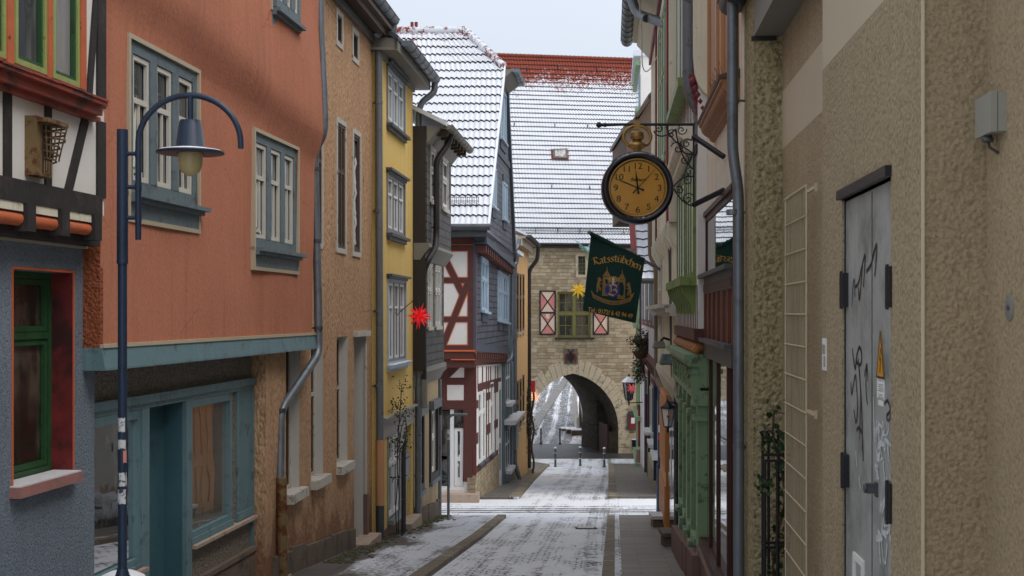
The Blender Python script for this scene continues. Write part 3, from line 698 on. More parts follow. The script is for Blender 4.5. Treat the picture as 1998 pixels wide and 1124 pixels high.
m = MB(); fL.box(m, a-.05, b-.01, c+.004, c+.014, -.18, .09); m.build('sill_snow', M['snowy_sill'], w1)
uw = [(fU.U(26), fU.U(88), 1.99, 4.6), (fU.U(100), fU.U(152), 1.99, 4.6), (fU.U(-64), fU.U(8), 1.99, 4.6)]
m = MB(); wall(m, fU, 0, fU.len, .90, 6.0, uw, .12, 4.2); m.build('upper_wall', M['infill'], h)
for q in uw:
    g = window(h, fU, q, M['green_wood'], M['glass_pale'], 1, .05, .045, .05, (), (), M['deep_green'], .026)
m = MB()
for x0, x1 in ((8, 21), (88, 97), (152, 163)): fU.box(m, fU.U(x0), fU.U(x1), 1.91, 4.7, -.05, .03)
islands(m, 'window_post', M['orange_wood'], h)
m = MB()
fU.box(m, 0, fU.U(171), 1.77, 1.85, 0, .14); fU.box(m, 0, fU.U(169), 1.85, 1.885, 0, .20); fU.box(m, 0, fU.U(180), 1.73, 1.77, 0, .08)
o = m.build('window_ledge', M['red_paint'], h)
m = MB(); n_ = 14
for i in range(n_):
    u0, u1 = fU.U(168)*i/n_, fU.U(168)*(i+1)/n_; dz = .018*math.sin(i*1.7)
    fU.box(m, u0, u1-.002, 1.886+dz*.3, 1.905+dz*.5, .04, .215)
m.build('ledge_flashing', M['red_paint'], o)
m = MB()
fU.box(m, 0, fU.U(188), .885, 1.065, 0, .06)                                # sill beam
for p in ((5, 19), (86, 97), (187, 202.9)): fU.box(m, fU.U(p[0]), fU.U(p[1]), 1.06, 1.76, 0, .022)
fU.box(m, fU.U(187), fU.U(202.9), 1.89, 6.0, 0, .024)
fU.beam(m, (fU.U(130), 1.04), (fU.U(165), 1.74), .12, 0, .02)
fU.beam(m, (fU.U(172), 1.95), (fU.U(186), 2.9), .10, 0, .019)
m.build('timber_frame', M['timber_black'], h)
m = MB()
for px in (-40, 44, 112, 176): fU.box(m, fU.U(px)-.07, fU.U(px)+.07, .66, .884, -.1, .08)
islands(m, 'joist_end', M['timber_black'], h)
m = MB(); fU.box(m, 0, fU.len, .62, .70, -.2, -.04); m.build('wall_plate', M['timber_black'], h)
m = MB(); m2 = MB()
for a, b in ((-130, -50), (-30, 34), (55, 102), (123, 168)):
    u0, u1 = fU.U(a), fU.U(b)
    m2.tube([fU.w(u0, .755, .0), fU.w(u1, .755, .0)], .055, 12)
    fU.box(m, u0, u1, .815, .883, -.05, .05)
islands(m, 'cream_moulding', M['slat_cream'], h); islands(m2, 'roll_moulding', M['orange_wood'], h)
m = MB(); fL.box(m, 0, fL.U(170), .60, .645, -.05, .05); m.build('plaster_ledge', M['beige_trim'], h)
m = MB(); fU.box(m, 0, fU.len, 6.0, 6.15, -4.4, .5); m.build('roof', M['tile'], h)
# rusty vent cover on that house
v = thing('wall_vent', fU.w(fU.U(72), 1.4, .02), 'rusty tin vent cover with barred hood on the white infill of the timbered house', 'vent')
u0, u1 = fU.U(48), fU.U(80); u2 = fU.U(92)
m = MB(); fU.box(m, u0, u1, 1.12, 1.60, .0, .10); fU.box(m, u0+.01, u2, 1.55, 1.585, .0, .19)
m.build('case', M['rusty'], v)
m = MB()
for i in range(6):
    z = 1.55-.055*i; k = .20-.018*i*(i > 2)
    m.tube([fU.w(u0+.12, z, .10), fU.w(u1+.02, z, k), fU.w(u1+.10, z-.01, k*.8), fU.w(u1+.11, z-.02, .04)], .008, 6)
for i in range(5):
    u = u0+.14+.055*i; m.tube([fU.w(u, 1.56, .11+.02*i), fU.w(u, 1.30, .12), fU.w(u+.02, 1.27, .105)], .007, 6)
for i in range(4):
    u = u0+.12+.04*i; m.tube([fU.w(u, 1.14, .107), fU.w(u, 1.25, .107)], .007, 5)
m.build('grille', M['rusty'], v)
m = MB(); fU.box(m, u0+.10, u1-.01, 1.15, 1.53, .1005, .103); m.build('opening', M['pipe_dark'], v)

# ------------------------------------------------------------------ left 2: orange house over a teal shopfront
fO = vpL(1285, 5.196, 11.9, 19.25); fS = vpL(1285, 5.50, 12.2, 18.35)
h = thing('orange_house', (-3.6, 15.5, G(15.5)), 'terracotta orange plastered house above an empty teal shopfront', 'house')
def Oo(u, z):
    D = fO.o.y+fO.u.y*u; zc = 3.1-.10*(D-13.9); t = min(1, max(0, (z-zc+.42)/.62)); t = t*t*(3-2*t)
    wv = .025*math.sin(u*.9+1)*min(1, max(0, (z-.2)/.8))
    t2 = min(1, max(0, (z-zc-.1)/1.6))
    return .17*t-.06*t2*t2+wv*(1-t)*.6+.012*math.sin(u*2.3+z*1.7)
holes = [(fO.U(250), fO.U(384), 1.20, 2.70), (fO.U(494), fO.U(578), .86, 2.34), (fO.U(511), fO.U(560), 4.02, 5.4)]
zb = -.32
m = MB(); wall(m, fO, 0, fO.len, zb, 7.0, holes, .16, 4, Oo, 28, 56); m.build('upper_wall', M['orange'], h)
m = MB(); fO.box(m, -.012, .06, zb, .75, -.3, .012); m.build('rough_corner', M['orange_rough'], h)
for i, q in enumerate(holes):
    oo = Oo((q[0]+q[1])/2, (q[2]+q[3])/2) if i == 2 else Oo((q[0]+q[1])/2, q[2])
    ff = fO
    g = window(h, fO, q, M['grey_blue'], M['glass_pale'], 3, .07-(.2 if i == 2 else 0), .12, .17, (), (.64,), M['cream_wood'], .05, vbars=(.5,), bar_h=.055, vtop=.64)
    m = MB(); ring(m, fO, grow(q, .045), .045, -.03, oo+.03, wb=0); a, b, c, d = q
    if i < 2:
        fO.box(m, a-.045, a, c-.30, c-.0, -.03, oo+.028); fO.box(m, b, b+.045, c-.30, c, -.03, oo+.028); fO.box(m, a, b, c-.30, c-.255, -.03, oo+.026)
    m.build('casing', M['beige_trim'], g)
    m = MB(); fO.box(m, a-.0, b+.0, c-.255, c-.05, -.03, oo+.02); m.build('apron', M['grey_blue'], g)
    m = MB(); fO.box(m, a-.0, b+.10, c-.055, c-.01, -.02, oo+.13); fO.box(m, a, b+.05, c-.10, c-.055, -.02, oo+.075); m.build('sill', M['grey_blue'], g)
# open first casement of the two big windows
for q in holes[:2]:
    m = MB(); a, b, c, d = q; u = a+.17
    m.bar(fO.w(u, c+.25, -.03), fO.w(u+.22, c+1.15, -.10), .05, .045); m.bar(fO.w(u+.02, c+.22, -.02), fO.w(u+.24, c+.2, -.05), .05, .045)
    m.build('tilted_casement', M['cream_wood'], h)
# fascia under the jetty
m = MB(); m.prism([fO.w(-.02, zb, .035), fO.w(-.02, zb-.19, .065), fO.w(-.02, zb-.21, .065), fO.w(-.02, zb-.21, -.3), fO.w(-.02, zb, -.3)], fO.u*(fO.len+.02)); m.build('jetty_fascia', M['teal'], h)
m = MB(); fO.box(m, -.01, fO.len+.02, zb-.0, zb+.035, -.02, .05); m.build('plaster_drip', M['beige_trim'], h)
# shopfront
zt, zg = -.95, -2.58
A = (fS.U(150), fS.U(266), zg, zt-.12); D1 = (fS.U(284), fS.U(356), -4.3, zt-.06); B = (fS.U(369), fS.U(446), zg, zt-.12); D2 = (fS.U(491), fS.U(524), -4.0, zt-.02)
A = (0.03, A[1], A[2], A[3])
m = MB(); wall(m, fS, 0, fS.len, -4.6, zb-.05, [A, D1, B, D2], .25, 4); m.build('shop_wall', M['grey_render'], h)
m = MB()
fS.box(m, 0, fS.len-.05, zt-.0, zt+.09, 0, .07); fS.box(m, 0, fS.len-.08, zt-.06, zt, 0, .035)
for (q, ex) in ((A, 0), (B, 0)):
    ring(m, fS, grow(q, .055), .085, -.05, .03, wt=.09, wb=.07); fS.box(m, q[0]-.05, q[1]+.05, q[2]-.16, q[2]-.055, 0, .055)
for px0, px1 in ((269, 283), (356, 367)): fS.box(m, fS.U(px0), fS.U(px1), -4.3, zt-.06, -.02, .05)
fS.box(m, fS.U(460), fS.U(488), zg-.02, zt-.06, 0, .02); fS.box(m, fS.U(458), fS.U(490), zg-.12, zg-.02, 0, .05)
for px0, px1 in ((487, 492), (523, 527)): fS.box(m, fS.U(px0), fS.U(px1), -4.1, zt-.06, -.01, .04)
m.build('shopfront_frame', M['teal'], h)
m = MB(); fS.box(m, A[0]-.03, A[1]+.06, zg-.13, zg-.095, 0, .12); fS.box(m, B[0]-.05, fS.U(489), zg-.17, zg-.13, 0, .11); islands(m, 'worn_sill', M['stone_sill'], h)
for q in (A, B):
    a, b, c, d = q
    g = MB(); fS.box(g, a+.03, b-.03, c+.03, d-.03, -.03, -.022); pn = g.build('shop_window', M['shopglass'] if q is B else M['filmyglass'], h)
    g = MB()
    for o0, o1, x0, x1, z0, z1 in ((-1.25, -1.2, a-.3, b+.3, c-.3, d+.2), (-1.2, -.345, a-.05, a-.02, c-.2, d+.2), (-1.2, -.345, b+.02, b+.05, c-.2, d+.2), (-1.2, -.345, a, b, c-.06, c-.03), (-1.2, -.345, a, b, d+.03, d+.06)):
        fS.box(g, x0, x1, z0, z1, o0, o1)
    g.build('display_box', M['interior'], pn)
    g = MB(); fS.box(g, b-.02, b+.015, c+.02, d, -1.15, -.36); g.build('side_panel', M['netting'], pn)
    g = MB(); vs = []; n = 90; u0, u1 = (a+.12, a+.50) if q is B else (a+.5, b-.2)
    for i in range(n+1):
        u = u0+(u1-u0)*i/n
        for k in range(7):
            z = d-(d-c-.25)*k/6; pinch = 1-.55*math.sin(math.pi*min(1, k/5.)*.5)*(.3 if q is B else .15)
            vs.append(fS.w(u0+(u-u0)*pinch, z, -.45+.022*math.sin(i*.62+.3*math.sin(i*.11))))
    g.add(vs, [(i*7+k, (i+1)*7+k, (i+1)*7+k+1, i*7+k+1) for i in range(n) for k in range(6)], 0, True); g.build('curtain', M['curtain'], pn)
    g = MB(); vs = []
    for i in range(n+1):
        u = a+.05+(b-a-.1)*i/n
        for k in range(2): vs.append(fS.w(u, (d, c+.3)[k], -.62+.016*math.sin(i*.7)))
    g.add(vs, [(i*2, i*2+2, i*2+3, i*2+1) for i in range(n)], 0, True); g.build('net_curtain', M['netting'], pn)
    if q is B:
        g = MB(); vs = []
        for i in range(13):
            for k in range(7):
                u = a+.15+.9*i/12; o = -.42-.06*k; vs.append(fS.w(u, c+.30+.07*math.sin(i*1.3+k)*math.cos(k*1.1)-.25*(k == 0)-.02*i, o))
        g.add(vs, [(i*7+k, (i+1)*7+k, (i+1)*7+k+1, i*7+k+1) for i in range(12) for k in range(6)], 0, True); g.build('dust_sheet', M['cloth_white'], pn)
# street door of the shop, set back, with louvre above dark glass
a, b, c, d = D1
m = MB(); fS.box(m, a, b, c, d, -.249, -.215); fS.box(m, a+.30, a+.42, c, d, -.215, -.195); fS.box(m, a, a+.30, -2.72, -2.6, -.215, -.197); dr = m.build('shop_door', M['teal_dark'], h)
m = MB(); fS.box(m, a+.01, a+.28, -2.6, d-.52, -.215, -.205); m.build('door_glass', M['glass_brown'], dr)
m = MB()
for i in range(8): fS.box(m, a+.01, a+.28, d-.16-.04*i, d-.14-.04*i, -.215, -.195)
m.build('louvre', M['teal'], dr)
m = MB(); fS.box(m, b-.012, b+.002, c, d, -.24, -.002); m.build('door_reveal', M['teal_dark'], dr)
a, b, c, d = D2
m = MB(); fS.box(m, a, b, c, d, -.24, -.20); dr = m.build('house_door', M['teal_dark'], h)
m = MB(); fS.box(m, b-.012, b+.002, c, d, -.24, -.002); m.build('door_reveal', M['teal_dark'], dr)
m = MB(); fS.box(m, fS.U(367), fS.U(496), -4.6, -3.19, -.02, .05); fS.box(m, fS.U(367), fS.U(497), -3.19, -3.13, -.02, .075); m.build('plinth', M['plinth'], h)
m = MB(); fS.box(m, fS.U(491), fS.U(536), -4.2, -3.72, -.25, .25); m.build('doorstep', M['stone_sill'], h)
m = MB(); fO.box(m, -.2, fO.len+.1, 7.0, 7.15, -4.2, .5); m.build('roof', M['tile'], h)
# snow-covered stone by the lamp post
m = MB(); sp = fS.at(188, 1112, .32); m.ball((sp.x-.05, sp.y, sp.z-.14), .24, 1.1, 1.0, .62, 14); m.ball((sp.x+.12, sp.y-.1, sp.z-.2), .15, 1, 1, .6, 10)
m.ball((sp.x, sp.y, -3.0), .3, 1, 1, 1.1, 10)
tag(m.build('boulder', M['snow'], None, (sp.x, sp.y, sp.z)), 'low snow-covered boulder against the teal shopfront behind the lamp post', 'stone')

# ------------------------------------------------------------------ left 3: tan roughcast house
fT = vpL(1198, 4.70, 17.3, 24.86)
h = thing('tan_house', (-3.0, 21, G(21)), 'tan roughcast house with narrow deep windows and peeling plaster at its foot', 'house')
ups = [(fT.U(656.5), fT.U(667), 4.60, 5.12), (fT.U(687.5), fT.U(698), 4.60, 5.10)]
mids = [(fT.U(608), fT.U(626), 1.12, 3.25), (fT.U(657), fT.U(672), 1.12, 3.25), (fT.U(688.5), fT.U(701), 1.12, 3.25)]
lows = [(fT.U(558), fT.U(584), -2.60, -.40), (fT.U(607), fT.U(630), -2.60, -.40), (fT.U(657), fT.U(678), -2.60, -.40)]
dr_ = (fT.U(691), fT.U(711), -4.6, -.42)
m = MB(); wall(m, fT, 0, fT.len, -4.9, 5.38, ups+mids+lows+[dr_], .26, 5, None, 4, 6, 0, 1); m.build('wall', [M['tan'], M['reveal']], h)
for q in ups: window(h, fT, q, M['old_white'], M['glass'], 1, .05, .035, .04, (), (), M['brown_wood'], .03, cas=(M['old_white'], .055, .02))
for i, q in enumerate(mids):
    g = window(h, fT, q, M['brown_wood'], M['glass_brown'] if i != 2 else M['interior'], 2 if i != 2 else 1, .06, .05, .05, (.62,) if i != 2 else (), (), None, .04, cas=(M['old_white'], .085, .025))
    if i == 2:
        k = MB(); vs = []
        for a in range(9):
            for b in range(15): vs.append(fT.w(q[0]+.08+(q[1]-q[0]-.2)*a/8, q[2]+.12+(q[3]-q[2]-.55)*b/14+.06*math.sin(a), -.05+.03*math.sin(a*2+b*1.3)))
        k.add(vs, [(a*15+b, (a+1)*15+b, (a+1)*15+b+1, a*15+b+1) for a in range(8) for b in range(14)], 0, True); k.build('torn_sheet', M['cloth_white'], g)
for q in lows:
    g = window(h, fT, q, M['old_white'], M['glass_brown'], 1, .20, .06, .05, (.6,), (), M['brown_wood'], .05)
    m = MB(); fT.box(m, q[0]-.05, q[1]+.12, q[2]-.13, q[2]+.006, -.2, .12); m.build('sill', M['old_white'], g)
m = MB(); fT.box(m, dr_[0], dr_[1], -4.6, -.42, -.26, -.22); fT.box(m, dr_[0]+.12, dr_[1]-.12, -2.9, -.8, -.22, -.20); dd = m.build('door', M['brown_wood'], h)
m = MB(); fT.box(m, dr_[1], dr_[1]+.10, -3.6, -.42, -.02, .03); fT.box(m, dr_[0]-.1, dr_[1]+.2, -.42, -.32, -.02, .09); m.build('door_casing', M['old_white'], dd)
m = MB(); fT.box(m, dr_[1]-.01, dr_[1]+.16, -4.8, -3.4, -.02, .06); m.build('door_stone', M['red_plinth'], dd)
m = MB()
u = .3
while u < dr_[0]-.3:
    L = random.uniform(.6, 1.3); k = .42+random.uniform(-.04, .05); gz_ = lambda q: -2.15-.0912*(17.3+q)+k; footing(m, fT, u, u+L-.015, gz_(u), gz_(u+L-.015), -.05, random.uniform(.045, .085), -5.2); u += L
fT.box(m, .2, dr_[0]-.25, -5.2, -3.85, -.05, .04)
m.build('plinth', M['plinth'], h)
m = MB(); fT.box(m, dr_[0]-.1, dr_[1]+.25, -4.7, G(24)+.2, -.1, .28); m.build('doorstep', M['stone_sill'], h)
m = MB(); fT.box(m, 0, fT.len, 5.24, 5.38, 0, .07); m.build('frieze', M['pipe_grey'], h)
m = MB(); m.hexa([fT.w(0,5.38,-.3), fT.w(fT.len,5.38,-.3), fT.w(fT.len,5.48,.40), fT.w(0,5.48,.40), fT.w(0,5.45,-.3), fT.w(fT.len,5.45,-.3), fT.w(fT.len,5.56,.40), fT.w(0,5.56,.40)])
m.hexa([fT.w(0,5.46,.02), fT.w(fT.len,5.46,.02), fT.w(fT.len,5.36,.30), fT.w(0,5.36,.30), fT.w(0,5.475,.02), fT.w(fT.len,5.475,.02), fT.w(fT.len,5.475,.31), fT.w(0,5.475,.31)])
m.build('eaves', M['brown_wood'], h)
def gutter(f, u0, u1, z, out, r, parent, mat, snow=False):
    m = MB(); vs = []; n = 9; us = [u0+(u1-u0)*i/8 for i in range(9)]
    for u in us:
        for rr in (r, r-.012):
            for k in range(n):
                t = math.pi*k/(n-1); vs.append(f.w(u, z-rr*math.sin(t), out+rr*math.cos(t)))
    w = 2*n; fs = []
    for i in range(8):
        for k in range(n-1):
            fs += [(i*w+k, (i+1)*w+k, (i+1)*w+k+1, i*w+k+1), (i*w+n+k, i*w+n+k+1, (i+1)*w+n+k+1, (i+1)*w+n+k)]
    m.add(vs, fs, 0, True)
    for u in (u0, u1): m.poly(*[f.w(u, z-r*math.sin(math.pi*k/(n-1)), out+r*math.cos(math.pi*k/(n-1))) for k in range(n)])
    nb = max(2, int((u1-u0)/.55))
    for i in range(1, nb):
        u = u0+(u1-u0)*i/nb; m.tube([f.w(u, z-(r+.006)*math.sin(math.pi*k/8), out+(r+.006)*math.cos(math.pi*k/8)) for k in range(9)], .009, 5)
    m.tube([f.w(u0, z+.004, out+r), f.w(u1, z+.004, out+r)], .013, 6)
    return m.build('gutter', mat, parent)
gutter(fT, 0, fT.len+.15, 5.72, .40, .12, h, M['zinc'])
m = MB(); m.hexa([fT.w(0,5.57,.36), fT.w(fT.len,5.57,.36), fT.w(fT.len,9,-3.6), fT.w(0,9,-3.6), fT.w(0,5.68,.36), fT.w(fT.len,5.68,.36), fT.w(fT.len,9.1,-3.6), fT.w(0,9.1,-3.6)]); m.build('roof', M['tile'], h)
def pipe(parent, pts, r, mat, bands=(), bm=None, name='downpipe', smooth=True):
    pts = [Vector(p) for p in pts]
    if smooth:      # round the corners
        q = [pts[0]]
        for a, b, c in zip(pts, pts[1:], pts[2:]):
            l = min(.16, (b-a).length*.45, (c-b).length*.45); s_, e_ = b+(a-b).normalized()*l, b+(c-b).normalized()*l
            q += [s_*(1-t)**2+b*2*t*(1-t)+e_*t*t for t in (0, .25, .5, .75, 1)]
        pts = q+[pts[-1]]
    m = MB(); m.tube(pts, r, 14); o = m.build(name, mat, parent)
    if bands:
        for p in bands:
            m = MB(); p = Vector(p); m.tube([p-Vector((0,0,.025)), p+Vector((0,0,.025))], r*1.14, 14); m.tube([p, p+Vector((-.12 if p.x < 0 else .12, .03, 0))], .012, 6); m.build('pipe_clip', bm or mat, o)
    return o
e = fT.len
pt = fT.w(e+.03, 0, .13); pb = fT.w(e+.02, 0, .16)
Z_ = lambda p, z: Vector((p.x, p.y, z))
pipe(h, [fT.w(e+.12, 5.66, .40), fT.w(e+.12, 5.50, .40), Z_(pt, 5.26), Z_(pt, 5.0), Z_(pb, -2.5)], .072, M['pipe_grey'], [Z_(pt, 4.1), Z_(pt, 2.0), Z_(pt, .05), Z_(pt, -1.4)])
pipe(h, [Z_(pb, -2.45), Z_(pb, -3.72)], .085, M['clay_pipe'], smooth=False)
pipe(h, [Z_(pb, -3.70), Z_(pb, G(24.8)+.05)], .082, M['zinc_dark'], smooth=False)
# the pipe between the orange and the tan house
u9 = fT.U(622); q0 = fT.w(u9, 0, .10)
qo = fO.w(fO.len+.16, 0, .40)
pA = [P(622, -400, 19.25), P(625, 60, 19.25), P(633, 225, 19.25), P(632, 262, 19.25), P(615, 292, 19.35), P(614, 330, 19.35), P(620, 560, 19.35), P(622, 690, 19.3), P(548, 800, 18.05), P(546, 935, 17.9)]
pipe(h, pA, .062, M['zinc'], [pA[5], P(618, 470, 19.35), P(621, 640, 19.3), pA[8]], M['zinc_dark'])
pipe(h, [P(549, 932, 17.85), P(551, 1124, 17.8), P(551, 1140, 17.8)], .075, M['rusty'], [P(550, 990, 17.85)], smooth=False)

# ------------------------------------------------------------------ left 4: yellow house
fY = vpL(1198, 4.55, 24.92, 28.98)
h = thing('yellow_house', (-2.4, 27, G(27)), 'narrow mustard yellow plastered house with grey triple windows', 'house')
wins = [(fY.U(755), fY.U(788), 3.88, 4.95), (fY.U(755), fY.U(788), 1.68, 2.80), (fY.U(756), fY.U(790), -.98, .68)]
gw = (fY.U(757), fY.U(779), -4.15, -2.5); gd = (fY.U(787), fY.U(803), -4.95, -2.35)
m = MB(); wall(m, fY, 0, fY.len, -5.2, 5.12, wins+[gw, gd], .14, 5); m.build('wall', M['yellow'], h)
for i, q in enumerate(wins):
    g = window(h, fY, q, M['bluegrey_frame'] if i == 0 else M['grey_metal'], M['glass_light'], 3, .06, .05, .045, (), (.68,), M['white_wood'], .05, vbars=(.5,), bar_h=.05, vtop=.68, cas=(M['grey_metal'] if i < 2 else M['bluegrey_frame'], .06, .03))
    a, b, c, d = q
    m = MB(); fY.box(m, a-.08, b+.12, c-.12, c-.06, 0, .13); fY.box(m, a-.05, b+.06, c-.19, c-.12, 0, .06); m.build('sill', M['zinc_dark'] if i < 2 else M['bluegrey_frame'], g)
    if i == 2: m = MB(); fY.box(m, a-.08, b+.12, c-.06, c-.045, 0, .14); m.build('sill_snow', M['snow'], g)
    m = MB(); fY.box(m, a-.12, b+.12, d+.07, d+.12, 0, .12); fY.box(m, a-.07, b+.07, d+.02, d+.07, .0, .06); m.build('cornice', M['zinc_dark'], g)
m = MB(); fY.box(m, fY.U(743), fY.len, -2.46, -2.08, 0, .025); fY.box(m, fY.U(742), fY.len-.02, -2.08, -2.04, 0, .12); fY.box(m, fY.U(781), fY.U(786), -4.5, -2.46, 0, .02); m.build('lintel_band', M['grey_plastic'], h)
g = window(h, fY, gw, M['white_wood'], M['glass_pale'], 2, .08, .06, .06, (.68,), (), M['white_wood'], .05, vbars=(.5,), cas=(M['grey_metal'], .07, .02))
m = MB(); fY.box(m, gw[0]-.1, gw[1]+.1, gw[2]-.1, gw[2], 0, .13); m.build('sill', M['grey_metal'], g)
m = MB(); fY.box(m, gd[0], gd[1], gd[2], gd[3], -.14, -.10); fY.box(m, gd[0]+.12, gd[1]-.1, -4.5, -3.5, -.10, -.085); m.build('door', M['grey_plastic'], h)
m = MB(); fY.box(m, fY.U(784), fY.U(805)-.02, -5.2, G(28.5)+.3, -.1, .22); m.build('doorstep', M['stone_sill'], h)
m = MB(); fY.box(m, 0, fY.U(783), -5.4, -4.28, -.02, .03); m.build('plinth', M['red_plinth'], h)
m = MB(); fY.box(m, -.01, .16, -4.4, 5.12, -.4, .025); m.build('corner_strip', M['yellow'], h)
fx = MB(); e = fY.len
fx.hexa([fY.w(-.3,5.10,-.6), fY.w(e+.3,5.10,-.6), fY.w(e+.3,5.10,.36), fY.w(-.1,5.10,.36), fY.w(-.3,5.15,-.6), fY.w(e+.3,5.15,-.6), fY.w(e+.3,5.15,.36), fY.w(-.1,5.15,.36)])
fY.box(fx, -.12, e+.3, 5.15, 5.30, .30, .36); fY.box(fx, -.12, -.06, 5.14, 5.34, -.6, .36)
fY.box(fx, 0, e, 5.00, 5.10, 0, .05)
fx.build('eaves', M['soffit'], h)
m = MB(); m.hexa([fY.w(-.15,5.30,.38), fY.w(e+.3,5.30,.38), fY.w(e+.3,7.4,-4), fY.w(-.15,7.4,-4), fY.w(-.15,5.38,.38), fY.w(e+.3,5.38,.38), fY.w(e+.3,7.5,-4), fY.w(-.15,7.5,-4)]); m.build('roof', M['slate_board'], h)
gutter(fY, .25, e+.35, 5.36, .46, .12, h, M['zinc'])
pt = fY.w(e+.16, 0, .10)
pipe(h, [fY.w(e+.28, 5.3, .46), fY.w(e+.28, 5.05, .46), fY.w(e+.2, 4.82, .18), Z_(pt, 4.6), Z_(pt, -3.6), Z_(pt, -4.2), Z_(pt, G(29)+.05)], .075, M['zinc'], [Z_(pt, 3.6), Z_(pt, 1.6), Z_(pt, -.2), Z_(pt, -2.0), Z_(pt, -3.7)])
# fittings on the yellow house
b_ = thing('mailbox', fY.w(fY.U(794), -3.3, .02), 'grey steel letterbox beside the door of the yellow house, under two small bell panels', 'mailbox')
u0, u1 = fY.U(787.5), fY.U(796)
m = MB(); fY.box(m, u0, u1, -3.62, -3.05, -.08, .04); m.build('box', M['grey_metal'], b_)
m = MB(); fY.box(m, u0+.06, u1-.06, -3.16, -3.12, .041, .046); m.build('slot', M['black_iron'], b_)
m = MB(); fY.box(m, u0+.05, u1-.12, -2.98, -2.82, -.09, .0); fY.box(m, u0+.1, u1-.05, -2.72, -2.6, -.09, .0); m.build('bell_panel', M['pipe_dark'], b_)

def leaf_cloud(mb, pts, n, spread, size, mi=0, flat=.5):
    for _ in range(n):
        c = Vector(random.choice(pts))+Vector((random.gauss(0, spread), random.gauss(0, spread), random.gauss(0, spread)))
        a = Vector((random.gauss(0,1), random.gauss(0,1), random.gauss(0,1))).normalized(); b = a.cross(Vector((random.gauss(0,1), random.gauss(0,1), random.gauss(0,1)))).normalized()
        s_ = size*random.uniform(.6, 1.4); mb.poly(c-a*s_, c+b*s_*flat, c+a*s_, c-b*s_*flat, mi=mi)
# iron trellis with a climbing rose, yellow house
base = fY.w(fY.U(757), G(25.6)+KH, .22)
t = thing('iron_trellis', base, 'slim black iron plant trellis standing against the front of the yellow house', 'trellis')
m = MB(); H_ = 1.78
for i in range(4):
    p = base+fY.u*(-.16+.16*i)*1.0+fY.n*(.10-.04*i)+Vector((.03*i, 0, 0)); m.tube([p, p+Vector((0,0,H_-.08*(i == 0)))], .021, 6)
    if i in (1, 3): m.tube([p+Vector((0,0,H_)), p+Vector((.02,0,H_+.06)), p+Vector((.06,0,H_+.03))], .014, 6)
m.build('upright', M['black_iron'], t)
m = MB()
for z in (1.55, .72): m.tube([base+fY.u*-.24+fY.n*.11+Vector((0,0,z)), base+fY.u*.42+Vector((0,0,z))], .016, 6)
m.build('crossbar', M['black_iron'], t)
rose = thing('climbing_rose', base+fY.n*-.08, 'thin leggy climbing rose with yellowing leaves rising from the trellis on the yellow wall', 'plant')
m = MB(); st = []
k0 = base+fY.n*-.05
paths = [[(0,0), (-.1,.6), (-.05,1.3), (.02,2.0), (.1,2.8), (.25,3.3), (.45,3.48), (.7,3.45)], [(0,0), (.1,.9), (.0,1.8), (.35,2.45), (.7,2.7), (.95,2.35), (.9,2.1)], [(.02,1.7), (.3,2.0), (.6,2.05), (.9,2.0)], [(.05,2.4), (.3,2.75), (.6,2.8)]]
for pp in paths:
    q = [k0+fY.u*a*1.1+Vector((0,0,b*.86))+fY.n*random.uniform(0, .06) for a, b in pp]; m.tube(q, .010, 5); st += q[2:]
m.build('stem', M['black_iron'], rose)
m = MB(); leaf_cloud(m, st+[k0+fY.u*.05+Vector((0,0,1.9))]*3+[k0+fY.u*.14+Vector((0,0,2.55))]*4, 260, .10, .030, 0, .6); m.build('leaf', M['ivy'], rose)
m = MB(); leaf_cloud(m, [k0+Vector((0,0,1.9)), k0+fY.u*.12+Vector((0,0,2.6)), k0+fY.u*.1+Vector((0,0,2.4))], 80, .09, .03); m.build('yellow_leaf', M['leaf_brown'], rose)
# Moravian stars
def star(name, c, r, mat, label, group=None, core=.30, n=25, thin=.17, arm=None, bulb=False):
    t = thing(name, c, label, 'star', group)
    ds = []
    g = math.pi*(3-5**.5)
    for i in range(n):
        z = 1-2*(i+.5)/n; rr = math.sqrt(1-z*z); ds.append(Vector((rr*math.cos(g*i), rr*math.sin(g*i), z)))
    ds += [Vector((1,0,0)), Vector((-1,0,0)), Vector((0,0,-1)), Vector((.7,0,.7)), Vector((-.7,0,.7)), Vector((.7,0,-.7)), Vector((-.7,0,-.7))]
    m = MB(); c = Vector(c)
    for d in ds:
        x = d.cross(Vector((.3,.5,.8))).normalized(); y = d.cross(x); L = r*random.uniform(.86, 1.05)
        vs = [c+d*r*core*.7+(x*math.cos(k*math.pi/2+.4)+y*math.sin(k*math.pi/2+.4))*r*thin for k in range(4)]+[c+d*L]
        m.add(vs, [(0,1,4), (1,2,4), (2,3,4), (3,0,4)])
    m.ball(c, r*core, seg=10); m.build('spikes', mat, t)
    if arm:
        m = MB(); m.tube(arm, .011, 6); m.build('hanger', M['black_iron'], t)
    return t
ra = fY.w(fY.U(770), .02, .02)
c_ = P(818, 617, 27.2)
star('star_lantern', c_, .30, M['red_star'], 'bright red many-pointed star lantern hung from a bracket on the yellow house', core=.2, n=21, thin=.125, arm=[ra, ra+Vector((.03,-.02,-.06)), ra+Vector((.10,0,.02)), P(800, 592, 27.3), P(817, 578, 27.2), P(818, 606, 27.2)])

